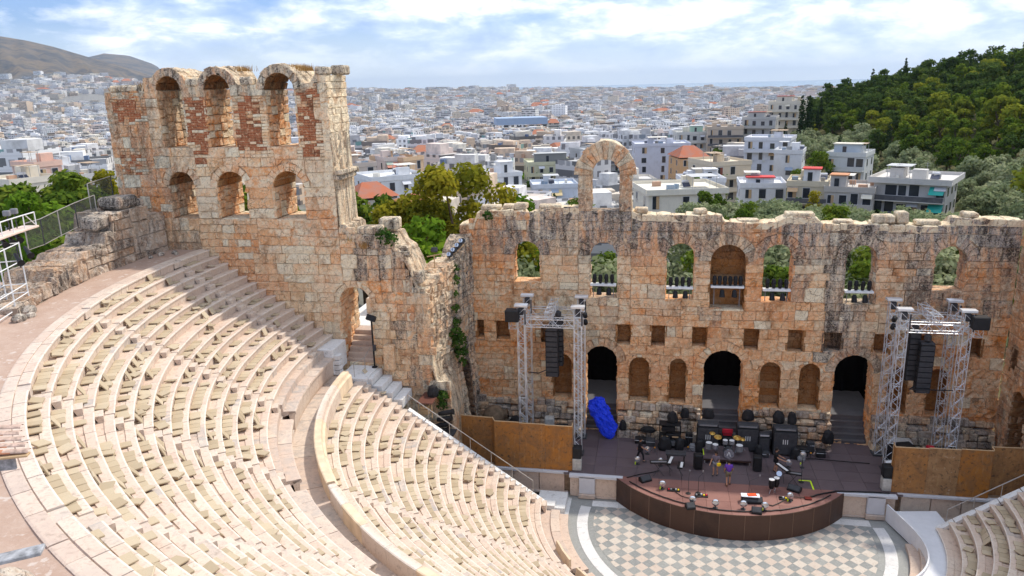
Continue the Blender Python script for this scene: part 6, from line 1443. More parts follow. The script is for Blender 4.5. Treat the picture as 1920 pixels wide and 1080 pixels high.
for i, (x, y, z, sx, sy, sz, lb) in enumerate([(-2.6, 7.6, ZD, .6, .5, .5, 'black bag on the deck right of the gear rack'), (-3.9, 6.9, ZD, .9, .7, 1.0, 'bulky black cover in front of the gear rack'), (-2.9, 6.95, ZD, .6, .6, .9, 'black covered case beside the gear rack'), (-3.4, 7.6, ZD + 1.8, .7, .5, .8, 'black cover on top of the gear rack'), (-2.5, 8.7, 3.4, .6, .4, .7, 'black covered case on the plinth above the gear rack'),
        (-1.5, 6.9, ZD, .7, .6, .9, 'black covered case before the left amplifier stack'), (2.4, 6.6, ZD, .6, .5, .9, 'black covered case right of the drum riser'), (-.9, 8.2, ZD + 2.0, .8, .5, .7, 'black cover on the left amplifier stack'), (1.8, 8.2, ZD + 2.0, .8, .5, .8, 'black cover on the stack behind the drums'), (3.8, 7.9, ZD + 2.05, .75, .5, .9, 'left black cover on the widest stack'), (4.7, 7.9, ZD + 2.05, .6, .5, .85, 'right black cover on the widest stack'),
        (7.2, 8.1, 2.3, .75, .6, .95, 'black covered case on the plinth by the right door'), (-6.9, 8.4, 2.3, .5, .4, .75, 'black lamp cover on the plinth beside the blue tarpaulin'), (-5.1, 8.3, 2.3, 1.0, .5, .4, 'flat black bag lying on the plinth'), (4.9, 6.7, ZD, .7, .5, .8, 'black covered case before the widest stack')]): bag(x, y, z, sx, sy, sz, lb, i)
for i, (x, y, w_, d_, h_, mt) in enumerate([(-4.9, 7.4, .6, .5, .5, 'DGREY'), (-2.2, 7.9, .5, .4, .9, 'BLK'), (-1.95, 7.0, .45, .4, .45, 'MIDG'), (.42, 7.1, .5, .45, .6, 'BLK'), (2.9, 6.7, .5, .4, .35, 'DGREY'), (5.4, 7.3, .7, .5, .6, 'BLK'), (6.0, 7.8, .5, .4, .8, 'DGREY'), (-5.6, 7.7, .8, .5, .4, 'BLK'), (5.2, 6.4, .45, .35, .3, 'MIDG'), (-.2, 7.9, .4, .4, 1.1, 'BLK'), (3.3, 8.1, .5, .4, 1.2, 'DGREY'), (6.6, 7.2, .6, .5, .5, 'BLK')]):
    t = thing('flight_case', (x, y, ZD), ['first', 'second', 'third', 'fourth', 'fifth', 'sixth', 'seventh', 'eighth', 'ninth', 'tenth', 'eleventh', 'twelfth'][sorted(range(12), key=lambda q: [-4.9, -2.2, -1.95, .42, 2.9, 5.4, 6.0, -5.6, 5.2, -.2, 3.3, 6.6][q]).index(i)] + ' small dark case from the left along the back of the stage', 'case', 'small cases at the back of the stage'); a = Acc(); a.cbox((x, y, ZD + h_ / 2 + .01), (w_, d_, h_), .03, U(-.25, .25)); child(a, 'case_body', globals()[mt], t); a = Acc(); a.cbox((x, y, ZD + h_ * .7), (w_ + .02, d_ + .02, .03), .005, 0); child(a, 'metal_edge', ALU, t)
for i, (x, y, h_) in enumerate([(-2.3, 6.7, 1.5), (2.5, 7.0, 1.4), (5.9, 6.9, 1.2), (-4.6, 6.3, 1.3)]):
    t = thing('lamp_stand', (x, y, ZD), ['thin stand left of the drum riser', 'thin stand right of the drum riser', 'thin stand right of the widest stack', 'thin stand before the gear rack'][i] + ' with three feet and orange clip', 'stand'); a = Acc(); a.tube((x, y, ZD), (x, y, ZD + h_), .018, 5)
    for k in range(3): a.tube((x, y, ZD + .35), (x + .35 * math.cos(k * 2.09 + i), y + .35 * math.sin(k * 2.09 + i), ZD + .01), .015, 4)
    child(a, 'pole', DGREY, t); a = Acc(); a.cbox((x, y, ZD + .38), (.1, .1, .1), .02); child(a, 'clip', ORANGE, t)
# drum riser and kit
dr = thing('drum_riser', (.22, 6.1, ZD), 'low brown drum riser in the middle of the stage', 'riser')
for i in range(2): a = Acc(); a.cbox((-.56 + i * 1.57, 6.1, ZD + .38), (1.55, 2.0, .08), .01, tint=(U(0, 1), 0, 0)); child(a, 'top_panel', DECK, dr)
for sx in (-1.25, .2, 1.7):
    for sy in (5.25, 6.95): a = Acc(); a.tube((sx, sy, ZD), (sx, sy, ZD + .36), .035, 6); child(a, 'leg', ALU, dr)
a = Acc(); a.box((.22, 5.13, ZD + .3), (3.1, .04, .12)); child(a, 'edge_board', FASC, dr)
ZR = ZD + .42
dk_ = thing('drum_kit', (.3, 6.0, ZR), 'silver grey drum kit with brass cymbals and white emblem', 'drum kit'); RX = Matrix.Rotation(R(90), 3, 'X')
def drum(x, y, z, r, h, mat, nm, rot=None, head=WHT):
    a = Acc(); a.lathe((x, y, z), [(r, 0), (r, h)], 16, rot=rot); o = child(a, nm, mat, dk_); a = Acc(); v = Vector((0, 0, h + .006)); v = rot @ v if rot else v
    a.lathe((x + v.x, y + v.y, z + v.z), [(r * .96, 0), (r * .96, .012)], 16, rot=rot); a.obj('drum_head', head, o); a = Acc(); a.lathe((x + v.x, y + v.y, z + v.z - (0 if rot else .03)), [(r * 1.04, -.02), (r * 1.04, .02)], 16, rot=rot); a.obj('hoop', CHROME, o)
drum(.32, 5.75, ZR + .33, .33, .5, DGREY, 'bass_drum', RX, BLK); drum(-.55, 5.75, ZR + .45, .2, .28, CHROME, 'snare'); drum(.55, 6.0, ZR + .72, .18, .25, MIDG, 'tom'); drum(.12, 6.0, ZR + .72, .17, .25, MIDG, 'tom'); drum(1.05, 5.85, ZR + .3, .23, .42, MIDG, 'floor_tom'); drum(-.95, 6.0, ZR + .3, .22, .42, MIDG, 'floor_tom')
a = Acc(); yv = 5.75 - .5 - .035
for s in (-1, 1): a.add([(.32 + s * .15, yv, ZR + .17), (.32 + s * .07, yv, ZR + .17), (.32, yv, ZR + .42), (.32 + s * .03, yv, ZR + .5), (.32 + s * .0, yv, ZR + .5)], [(0, 1, 2, 4, 3)])
child(a, 'emblem', WHT, dk_)
for (x, y, h, r) in [(-.35, 6.3, 1.05, .26), (.95, 6.35, 1.05, .27), (-.7, 6.65, 1.15, .2), (1.3, 6.5, .9, .2)]:
    a = Acc(); a.tube((x, y, ZR), (x, y, ZR + h), .015, 5)
    for i in range(3): an = i * 2.09; a.tube((x, y, ZR + .3), (x + .25 * math.cos(an), y + .25 * math.sin(an), ZR), .012, 4)
    child(a, 'cymbal_stand', CHROME, dk_); a = Acc(); a.lathe((x, y, ZR + h), [(r, -.02), (r * .3, .015), (.03, .04)], 16, rot=Matrix.Rotation(R(14), 3, 'X')); child(a, 'cymbal', BRASS, dk_)
# monitors and loudspeakers on the deck
def wedge(x, y, w, rz, lb, red=False):
    a = Acc(); a.add([(-w / 2, -.22, 0), (w / 2, -.22, 0), (w / 2, .25, 0), (-w / 2, .25, 0), (-w / 2, -.05, .36), (w / 2, -.05, .36), (w / 2, .25, .12), (-w / 2, .25, .12), (-w / 2, -.22, .24), (w / 2, -.22, .24)], [(0, 3, 2, 1), (4, 5, 6, 7), (0, 1, 9, 8), (8, 9, 5, 4), (2, 3, 7, 6), (0, 8, 4, 7, 3), (1, 2, 6, 5, 9)])
    t = thing('stage_monitor', (x, y, ZD + .006), lb, 'stage monitor'); t.rotation_euler.z = rz; a.obj('case', BLK, t)
    g_ = Acc(); g_.add([(-w / 2 + .05, -.02, .358), (w / 2 - .05, -.02, .358), (w / 2 - .05, .22, .162), (-w / 2 + .05, .22, .162)], [(0, 1, 2, 3)]); g_.obj('grille', DGREY, t); return t
for x, y, w, rz, lb in [(-5.2, 2.2, .75, .6, 'black wedge monitor at the left edge of the apron'), (-2.45, -.75, .55, .3, 'small black monitor at the apron rim left of centre'), (1.45, -.72, .6, -.1, 'small black monitor at the apron rim right of centre'), (4.1, 2.25, .8, -.5, 'black wedge monitor at the right side of the apron'), (1.3, .45, 1.25, .05, 'wide wedge monitor under the white and red towels')]: wedge(x, y, w, rz + math.pi, lb)
a = Acc(); a.cbox((1.2, .5, ZD + .42), (1.1, .45, .05), .02); a.V = [(x, y, z + .05 * nz(x * 4, y * 5, 1)) for x, y, z in a.V]; a.obj('towel', simple('towel_white', (.75, .77, .82), .9), label='white towel spread over the wide monitor', cat='towel')
a = Acc(); a.cbox((1.3, .52, ZD + .47), (.55, .3, .05), .02, .2); a.obj('towel', simple('towel_red', (.75, .10, .03), .9), label='orange red towel on the white towel', cat='towel')
for x, y, lb in [(-1.75, 4.35, 'left'), (2.1, 4.6, 'right')]: a = Acc(); a.cbox((x, y, ZD + .55), (.55, .5, 1.05), .06, U(-.3, .3)); a.obj('drum_monitor', BLK, label=f'upright black loudspeaker {lb} of the drum riser front', cat='loudspeaker')
for i, (x, y, lb) in enumerate([(-5.1, 6.0, 'behind the walking person'), (-5.75, 4.4, 'in front of the walking person'), (-4.2, 4.4, 'behind the black keyboard'), (-4.1, 1.3, 'by the pedals at the left of the apron'), (-2.3, -.35, 'at the apron rim, leftmost'), (-.95, -.55, 'at the apron rim, second from left'), (.7, -.45, 'at the apron rim, third from left'), (1.95, -.45, 'at the apron rim beside the small right monitor'), (4.2, 5.3, 'behind the right keyboard'), (5.1, 5.4, 'on a tall stand at the right of the deck'), (3.6, .9, 'by the red pedals at the right of the apron')]):
    t = thing('stage_fan', (x, y, ZD), f'round silver fan {lb}', 'fan'); h = .36 if i != 9 else .95; a = Acc(); a.lathe((x, y, ZD + h), [(.08, -.13), (.19, -.09), (.23, 0), (.19, .09), (.08, .13)], 14, rot=RX); child(a, 'cage', CHROME, t)
    a = Acc(); a.lathe((x, y, ZD + h), [(.04, -.14), (.08, -.12), (.08, .12)], 10, rot=RX); child(a, 'motor', DGREY, t); a = Acc(); a.tube((x, y, ZD), (x, y, ZD + h - .2), .03, 6); a.lathe((x, y, ZD), [(.16, 0), (.16, .02), (.05, .05)], 10); child(a, 'stand', DGREY, t)
    if i in (1, 3, 7, 9, 10): a = Acc(); a.cbox((x - .14, y - .12, ZD + h * .35), (.07, .07, .16), .01); child(a, 'yellow_tag', YEL, t)
for i, (x, y, h, tx, lb) in enumerate([(-2.5, .95, 1.5, .05, 'straight microphone stand with a red clip at the left of the apron'), (-1.88, 1.1, 1.45, .25, 'microphone stand left of centre on the apron'), (1.2, 1.2, 1.35, .6, 'microphone stand with a boom beside the towels'), (4.7, 3.4, 1.1, -.1, 'short microphone stand behind the right keyboards')]):
    t = thing('microphone_stand', (x, y, ZD), lb, 'microphone stand'); a = Acc(); a.tube((x, y, ZD), (x, y, ZD + h * .75), .016, 5); a.tube((x, y, ZD + h * .75), (x + tx, y, ZD + h), .013, 5); child(a, 'pole', DGREY, t); a = Acc(); a.lathe((x, y, ZD), [(.17, 0), (.17, .02), (.03, .04)], 10); child(a, 'base', BLK, t); a = Acc(); a.lathe((x + tx, y, ZD + h), [(.02, 0), (.035, .06), (.03, .14)], 8); child(a, 'microphone', MIDG, t)
def keyboard(x, y, w, rz, h, lb, white=True):
    t = thing('keyboard', (x, y, ZD), lb, 'keyboard'); t.rotation_euler.z = rz; a = Acc(); a.cbox((0, 0, h), (w, .36, .1), .015); a.obj('case', BLK, t); a = Acc(); n = 14
    for i in range(n): a.box((-w * .44 + (i + .5) * w * .88 / n, -.08, h + .06), (w * .88 / n - .008, .17, .02))
    a.obj('white_keys', WHT if white else MIDG, t); a = Acc()
    for s in (-1, 1): a.tube((s * w * .3, -.15, 0), (-s * w * .3, .15, h - .04), .018, 5)
    a.obj('x_stand', DGREY, t)
keyboard(-4.35, 3.1, 1.15, .15, .95, 'black keyboard on a crossed stand at the far left', False); keyboard(-3.65, 3.4, 1.1, 1.35, .95, 'keyboard with white keys turned sideways at the left'); keyboard(-2.95, 3.0, .85, 1.45, .85, 'short white keyboard nearest the drums'); keyboard(3.55, 3.4, 1.2, -1.1, .95, 'keyboard with white keys at the right of the stage'); keyboard(4.15, 3.1, 1.0, -.2, .75, 'black keyboard beside the yellow tape', False)
t = thing('mixing_desk', (-3.2, 4.7, ZD), 'black mixing desk behind the left keyboards', 'mixing desk'); a = Acc(); a.cbox((-3.2, 4.7, ZD + .85), (1.35, .6, .16), .03); child(a, 'desk', DGREY, t); a = Acc()
for s in (-1, 1): a.box((-3.2 + s * .55, 4.7, ZD + .4), (.06, .5, .8))
child(a, 'legs', BLK, t)
cg = thing('congas', (2.8, 1.9, ZD), 'pair of drums with white heads on a chrome stand right of centre', 'drums')
for x, y in ((2.62, 1.8), (2.95, 2.05)):
    a = Acc(); a.lathe((x, y, ZD + .45), [(.13, -.15), (.19, .1), (.17, .45)], 14); child(a, 'shell', BLK, cg); a = Acc(); a.lathe((x, y, ZD + .91), [(.175, -.02), (.175, .015)], 14); child(a, 'drum_head', WHT, cg); a = Acc()
    for i in range(3): an = i * 2.09; a.tube((x, y, ZD + .3), (x + .3 * math.cos(an), y + .3 * math.sin(an), ZD), .014, 5)
    child(a, 'stand', CHROME, cg)
a = Acc(); a.lathe((3.2, 3.0, ZD + .7), [(.17, 0), (.17, .3)], 14, rot=Matrix.Rotation(R(60), 3, 'X')); a.tube((3.2, 3.0, ZD), (3.2, 3.0, ZD + .7), .02, 6); a.obj('side_drum', CHROME, label='small chrome side drum beside the white headed drums', cat='drum')
for i, (x, y, lb) in enumerate([(-3.4, 1.2, 'cluster of pedals below the left keyboards'), (-1.7, .75, 'pedal board left of centre on the apron'), (3.4, 1.1, 'pedal board with a red box at the right of the apron')]):
    t = thing('pedal_board', (x, y, ZD), lb, 'pedals'); a = Acc(); a.cbox((x, y, ZD + .04), (.8, .35, .06), .01); child(a, 'board', BLK, t)
    for k in range(5): a = Acc(); a.cbox((x - .3 + k * .15, y + U(-.06, .06), ZD + .1), (.1, .14, .07), .01); child(a, 'pedal', [REDP, MIDG, BLK, ALU, YPL][(k + i) % 5], t)
a = Acc(); a.path([(-1.26, 6.85, ZR + .012), (-1.26, 7.05, ZR + .012)], .03); a.box((4.95, 3.62, ZD + .008), (.75, .09, .006)); a.V = a.V; a.obj('tape_mark', YEL, label='short yellow tape line at the right of the deck', cat='tape')
a = Acc(); a.box((5.3, 3.05, ZD + .009), (.09, 1.1, .006)); a.obj('tape_mark', YEL, label='long yellow tape line at the right of the deck', cat='tape')
a = Acc(); a.box((-1.3, 6.0, ZR + .008), (.06, .9, .006)); a.obj('tape_mark', YEL, label='yellow tape on the edge of the drum riser', cat='tape')
gt = thing('guitar', (4.3, 1.3, ZD), 'dark guitar lying on the right of the apron', 'guitar'); a = Acc(); a.cbox((4.75, 1.3, ZD + .06), (.42, .32, .07), .05); child(a, 'body', simple('dark_red_wood', (.14, .02, .015), .3), gt); a = Acc(); a.cbox((4.15, 1.3, ZD + .08), (.8, .07, .03), .01); child(a, 'neck', BLK, gt)
# cables
def cable(pts, r, lb): 
    a = Acc(); P = []
    for i in range(len(pts) - 1):
        for k in range(6): t_ = k / 6; P.append((pts[i][0] + (pts[i + 1][0] - pts[i][0]) * t_ + .06 * nz(i + t_ * 2, 3, 1), pts[i][1] + (pts[i + 1][1] - pts[i][1]) * t_ + .06 * nz(i + t_ * 2, 9, 1), ZD + .02 + r))
    P.append((*pts[-1][:2], ZD + .02 + r)); a.path(P, r, 5); a.obj('floor_cable', BLK, label=lb, cat='cable')
cable([(AR * .955 * math.cos(t), AC + AR * .955 * math.sin(t)) for t in np.linspace(a0 + .1, a1 - .1, 16)], .04, 'thick black cable following the curved rim of the apron'); cable([(4.9, 1.5), (5.6, 1.9), (6.6, 2.4), (8.5, 2.55), (9.8, 2.6)], .05, 'thick black cable running off to the right ballast block')
cable([(-6.4, 2.4), (-5.6, 2.9), (-4.8, 3.3), (-4.3, 3.6)], .03, 'thin cable looping to the left keyboards'); cable([(-3.3, 1.0), (-2.9, .5), (-2.4, .3), (-1.7, .6)], .025, 'thin cable between the left pedal boards'); cable([(1.9, .3), (2.5, .1), (3.0, .6), (3.4, 1.0)], .03, 'thin cable from the wide monitor to the red pedals'); cable([(4.5, 6.5), (6.2, 6.7), (7.6, 6.6), (9.6, 6.5)], .03, 'thin cable across the back of the deck')
# blue tarpaulin heap in the left doorway
m, nt, bs_ = newmat('blue_tarp', .35, .4); g = N(nt, 'ShaderNodeNewGeometry'); n1 = noise_tex(nt, g.outputs['Position'], 5, 5, .6, 1.5); L(nt, ramp(nt, n1, [(.3, (.005, .03, .62)), (.7, (.012, .07, 1.0))]), bs_.inputs['Base Color']); bump(nt, bs_, n1, 1.0, .12)
a = Acc(); nu, nvv = 34, 44; ctl = [(-8.7, 9.0, 4.45, .3), (-8.8, 8.85, 4.05, .6), (-8.65, 8.7, 3.5, .7), (-8.25, 8.5, 3.0, .66), (-8.05, 8.3, 2.4, .6), (-7.95, 8.1, 1.9, .4), (-7.8, 8.0, 1.7, .1)]
for j in range(nvv + 1):
    f = j / nvv * (len(ctl) - 1); i = min(int(f), len(ctl) - 2); t_ = f - i; c = [ctl[i][k] + (ctl[i + 1][k] - ctl[i][k]) * t_ for k in range(4)]
    for k in range(nu):
        an = 2 * math.pi * k / nu; r = c[3] * (1 + .38 * nz(math.cos(an) * 2.5, math.sin(an) * 2.5, j * .22) + .22 * abs(nz(math.cos(an) * 7, math.sin(an) * 7, j * .5)) + .1 * nz(k * 2.1, j * 1.3, 7)); a.V.append((c[0] + r * math.cos(an), c[1] + .55 * r * math.sin(an), c[2] + .12 * nz(k * .9, j * .5, 3))); a.T.append((0, 0, 0))
for j in range(nvv):
    for k in range(nu): a.F.append((j * nu + k, j * nu + (k + 1) % nu, (j + 1) * nu + (k + 1) % nu, (j + 1) * nu + k)); a.M.append(0)
a.F.append(tuple(range(nu))); a.M.append(0); a.obj('tarpaulin', m, label='crumpled bright blue tarpaulin draped on the left door steps', cat='tarpaulin')

# ------------------------------------------------------------ people
SKIN = simple('skin', (.50, .26, .16), .6, var=.08, scale=20); HAIR = simple('hair', (.02, .013, .01), .7)
def skin_mesh(nm, verts, edges, mat, parent, sub=1):
    me = bpy.data.meshes.new(nm); me.from_pydata([v[0] for v in verts], edges, []); o = bpy.data.objects.new(nm, me); COL.objects.link(o)
    md = o.modifiers.new('skin', 'SKIN'); md.use_smooth_shade = True
    if not me.skin_vertices: 
        with bpy.context.temp_override(object=o, active_object=o): bpy.ops.mesh.customdata_skin_add()
    for i, v in enumerate(verts): me.skin_vertices[0].data[i].radius = (v[1], v[1] * (v[2] if len(v) > 2 else 1))
    me.skin_vertices[0].data[0].use_root = True
    o.modifiers.new('smooth', 'SUBSURF').levels = sub; o.modifiers['smooth'].render_levels = sub; me.materials.append(mat); o.parent = parent; return o
def person(x, y, rz, label, shirt, legs, stride=.18, arm=(.1, .15), shorts=True, lean=0.0, h=1.75, hair=HAIR, bend=None, hold=None):
    e = empty('person', (x, y, ZD + .004), label, 'person', rz=rz); s = h / 1.75; e.scale = (s, s, s)
    J = dict(pel=(0, 0, .95), ch=(0, lean * .5, 1.28), nk=(0, lean * .8, 1.50), hd=(0, lean + .03, 1.60), hd2=(0, lean + .05, 1.70))
    for sd_, g_ in ((-1, 'l'), (1, 'r')):
        st = stride * sd_; J['hp' + g_] = (sd_ * .10, 0, .92); J['kn' + g_] = (sd_ * .11, st * .7 + .04, .50); J['an' + g_] = (sd_ * .11, st - (.06 if st < 0 else 0), .09); J['to' + g_] = (sd_ * .13, st + .17, .04)
        sw = arm[0 if sd_ < 0 else 1]; J['sh' + g_] = (sd_ * .19, lean * .6, 1.42); J['el' + g_] = (sd_ * .25, lean * .5 + sw * .4, 1.15); J['wr' + g_] = (sd_ * .24, lean * .5 + sw * 1.6 + .06, 1.15 - .24 + max(0, sw) * .35)
        w = Vector(J['wr' + g_]); d = (w - Vector(J['el' + g_])).normalized(); J['pm' + g_] = tuple(w + d * .08)
        for f in range(4): J[f'f{f}' + g_] = tuple(w + d * (.15 + .012 * (1.5 - abs(f - 1.5))) + Vector((0, (f - 1.5) * .021, 0)))
        J['th' + g_] = tuple(w + d * .07 + Vector((-sd_ * .02, .055, 0)))
    rad = dict(pel=.13, ch=.14, nk=.055, hd=.085, hd2=.075, hp=.085, kn=.058, an=.042, to=.035, sh=.062, el=.042, wr=.03, pm=.035, f0=.009, f1=.01, f2=.01, f3=.009, th=.011)
    names = list(J); V_ = [(J[n], rad.get(n, rad.get(n[:-1], .03))) for n in names]; ix = {n: i for i, n in enumerate(names)}; E = [('pel', 'ch'), ('ch', 'nk'), ('nk', 'hd'), ('hd', 'hd2')]
    for g_ in 'lr': E += [('pel', 'hp' + g_), ('hp' + g_, 'kn' + g_), ('kn' + g_, 'an' + g_), ('an' + g_, 'to' + g_), ('ch', 'sh' + g_), ('sh' + g_, 'el' + g_), ('el' + g_, 'wr' + g_), ('wr' + g_, 'pm' + g_)] + [('pm' + g_, f'f{f}' + g_) for f in range(4)] + [('wr' + g_, 'th' + g_)]
    skin_mesh('body', V_, [(ix[a_], ix[b_]) for a_, b_ in E], SKIN, e)
    mid = lambda a_, b_, t_: tuple(Vector(J[a_]).lerp(Vector(J[b_]), t_))
    skin_mesh('shirt', [(mid('pel', 'ch', -.1), .165), (J['ch'], .175), (mid('ch', 'nk', .75), .10), (J['shl'], .09), (mid('shl', 'ell', .75), .068), (J['shr'], .09), (mid('shr', 'elr', .75), .068)], [(0, 1), (1, 2), (1, 3), (3, 4), (1, 5), (5, 6)], shirt, e)
    if shorts: skin_mesh('shorts', [(J['pel'], .158), (J['hpl'], .105), (mid('hpl', 'knl', .85), .09), (J['hpr'], .105), (mid('hpr', 'knr', .85), .09)], [(0, 1), (1, 2), (0, 3), (3, 4)], legs, e)
    else: skin_mesh('trousers', [(J['pel'], .155), (J['hpl'], .10), (J['knl'], .075), (mid('knl', 'anl', .9), .062), (J['hpr'], .10), (J['knr'], .075), (mid('knr', 'anr', .9), .062)], [(0, 1), (1, 2), (2, 3), (0, 4), (4, 5), (5, 6)], legs, e)
    a = Acc(); hx, hy, hz = J['hd']; a.lathe((hx, hy - .015, hz), [(.098, .0), (.108, .05), (.103, .11), (.07, .165), (.02, .185)], 12); a.V = [(p, q if q < hy + .06 else hy + .06, r) for p, q, r in a.V]; a.obj('hair', hair, e, smooth=True)
    a = Acc()
    for sx in (-1, 1): a.cbox((hx + sx * .035, hy + .088, hz + .035), (.022, .012, .014), .003)
    a.obj('eyes', HAIR, e); a = Acc(); a.cbox((hx, hy + .098, hz + .005), (.024, .03, .045), .006); a.cbox((hx, hy + .085, hz - .04), (.045, .012, .012), .003)
    for sx in (-1, 1): a.cbox((hx + sx * .092, hy + .01, hz + .01), (.018, .04, .06), .006)
    a.obj('face_features', SKIN, e)
    for g_ in 'lr': a = Acc(); p = J['an' + g_]; q = J['to' + g_]; a.cbox(((p[0] + q[0]) / 2, (p[1] + q[1]) / 2 - .01, .045), (.095, .28, .085), .03); a.obj('shoe', DGREY if shirt is not MATS.get('purple_shirt') else simple('brown_shoe', (.12, .06, .03)), e)
    return e
BSH = simple('black_shirt', (.012, .012, .014), .85); PSH = simple('purple_shirt', (.13, .05, .38), .85); GSH = simple('grey_shirt', (.16, .13, .16), .85); KH = simple('khaki_shorts', (.17, .14, .09), .9); DJ = simple('dark_jeans', (.02, .02, .025), .9); GSHO = simple('grey_shorts', (.25, .25, .28), .9)
person(-5.58, 4.85, R(-80), 'person in black shirt and dark trousers walking at the left of the stage', BSH, DJ, .22, (-.12, .2), False); person(.05, 2.35, R(5), 'person in purple shirt and khaki shorts standing with back turned', PSH, KH, .1, (.05, .05)); person(3.25, 4.5, R(-100), 'person in black shirt and black shorts facing the right keyboards', BSH, DJ, .05, (.25, .3)); person(-.66, 3.6, R(160), 'person in grey clothes holding a yellow object before the drums', GSH, GSHO, .08, (.2, .3), h=1.68)
a = Acc(); a.cbox((-.5, 3.2, ZD + .98), (.26, .14, .22), .05, .4); a.obj('yellow_case', YPL, label='yellow object held by the person before the drums', cat='case')
# ------------------------------------------------------------ side door, railings, lamps
pst = empty('side_stairs', (-24.4, 3.5, 8.9), 'worn stone steps climbing through the wing wall side door', 'stairs')
for i in range(6): a = Acc(); a.cbox((-24.4, 2.75 + i * .36 + .9, 9.0 + i * .29 - .8), (2.12, 1.8, 1.85), .03, 0, (U(.3, .9), U(0, .3), 0)); child(a, 'step', SEAT, pst)
a = Acc(); a.cbox((-24.6, 8.5, 10.45), (5, 6, .3), .02, 0, (.1, 0, 0)); child(a, 'landing', WHITEM, pst); a = Acc(); a.cbox((-25.2, 9.4, 11.2), (1.6, 2.2, 1.2), .08, 0, (.3, .1, 0)); child(a, 'block', SEAT, pst)
fl = empty('floodlight_pole', (-23.2, 2.1, 8.85), 'black floodlight on a dark pole beside the side door', 'lamp'); a = Acc(); a.tube((-23.2, 2.1, 8.8), (-23.2, 2.1, 12.1), .06, 7); a.lathe((-23.2, 2.1, 8.8), [(.2, 0), (.2, .05), (.07, .1)], 10); child(a, 'pole', BLK, fl); a = Acc(); a.cbox((-23.15, 1.95, 12.3), (.62, .3, .4), .04, rot=Matrix.Rotation(R(-25), 3, 'X') @ Matrix.Rotation(R(15), 3, 'Y')); child(a, 'lamp_head', BLK, fl); a = Acc(); a.cbox((-23.1, 2.05, 10.2), (.2, .2, .4), .03); child(a, 'junction_box', DGREY, fl)
hr = empty('landing_rail', (-24, .3, 8.8), 'short metal handrail on the white landing by the side door', 'handrail'); a = Acc(); pts = [(-23.9, .25, 9.75), (-23.55, 1.3, 9.75), (-23.45, 2.2, 10.2)]
for p in pts[:2]: q = Acc(); q.tube((p[0], p[1], 8.8), p, .025, 6); child(q, 'post', MATS['rail_metal'], hr)
a.path(pts, .022); child(a, 'rail', MATS['rail_metal'], hr)
a = Acc(); a.cbox((-22.1, 2.1, 9.55), (.75, .5, 1.75), .06, .05, (.4, .2, .4)); a.obj('stone_pillar', STONE, label='short square stone pillar standing against the wing wall', cat='pillar')
tb_ = empty('table', (-19.4, 1.8, 6.0), 'brown wooden table at the end of the white benches', 'table'); a = Acc(); a.cbox((-19.45, 1.7, 6.95), (1.05, 1.9, .1), .02); child(a, 'table_top', simple('brown_table', (.13, .05, .035), .5), tb_)
for sx in (-.45, .45):
    for sy in (-.8, .8): a = Acc(); a.tube((-19.45 + sx, 1.7 + sy, 5.9), (-19.45 + sx, 1.7 + sy, 6.9), .035, 6); child(a, 'leg', TRIM, tb_)
bag(-19.2, 2.0, 7.0, .75, .7, .75, 'black bag standing on the brown table', 40, 'black_bag')
a = Acc(); a.cbox((-19.6, 1.3, 6.2), (.6, .5, .35), .02); a.cbox((-19.6, 1.3, 6.5), (.55, .45, .2), .02); a.obj('wooden_crate', TRIM, label='pile of boards under the brown table', cat='crate')
for i in range(4):
    f = empty('ground_lamp', (-18.3, 1.2, 4.8), ['topmost', 'second', 'third', 'lowest'][i] + ' black lamp in the row below the brown table', 'lamp', 'black lamps below the table'); c_ = (-18.35 - .12 * i + .1, 1.5 - .05 * i, 6.05 - i * .42); a = Acc(); a.lathe(c_, [(.12, -.5), (.17, -.2), (.17, .35), (.21, .55)], 10, rot=Matrix.Rotation(R(78), 3, 'Y')); child(a, 'barrel', BLK, f)
    a = Acc(); a.tube((c_[0], c_[1], c_[2]), (c_[0], c_[1] + .1, c_[2] - .4), .03, 5); child(a, 'bracket', DGREY, f)
a = Acc(); a.box((-18.5, 1.6, 4.6), (1.6, .9, .1)); a.obj('lamp_shelf', DGREY, label='dark shelf carrying the black lamps below the table', cat='shelf')
# lamps on the broken wall
for i in range(4):
    f = empty('wall_lamp', (-18.3, 7.2 + i * .35, 15.3), ['first', 'second', 'third', 'fourth'][i] + ' black lamp in the slanting row on the broken side wall', 'lamp', 'black lamps on the side wall'); p = (-18.9 + i * .22, 6.6 + i * .3, 15.55 + i * .26); a = Acc(); a.lathe(p, [(.14, -.3), (.17, 0), (.2, .3)], 10, rot=Matrix.Rotation(R(60), 3, 'X') @ Matrix.Rotation(R(25), 3, 'Y')); child(a, 'barrel', BLK, f); a = Acc(); a.lathe((p[0], p[1] - .27, p[2] + .15), [(.15, -.01), (.15, .02)], 10, rot=Matrix.Rotation(R(60), 3, 'X')); child(a, 'lens', CHROME, f); a = Acc(); a.tube((p[0], p[1], p[2] - .5), p, .03, 5); child(a, 'bracket', DGREY, f)
a = Acc(); a.path([(-19.3, 6.2, 15.1), (-18.1, 7.6, 16.1)], .05); a.obj('lamp_bar', TRIM, label='slanting pale bar carrying the black lamps on the side wall', cat='bar')
f = empty('wall_floodlight', (-19.6, 5.2, 15), 'small grey floodlight on a pale cross stand above the broken wall', 'lamp'); a = Acc(); a.tube((-19.6, 5.2, 14.8), (-19.6, 5.2, 15.9), .04, 5); a.path([(-20.1, 5.2, 15.75), (-19.1, 5.2, 15.95)], .04); child(a, 'stand', TRIM, f); a = Acc(); a.cbox((-19.55, 5.15, 16.25), (.42, .2, .32), .03, rot=Matrix.Rotation(R(-30), 3, 'X')); child(a, 'lamp_head', DGREY, f)
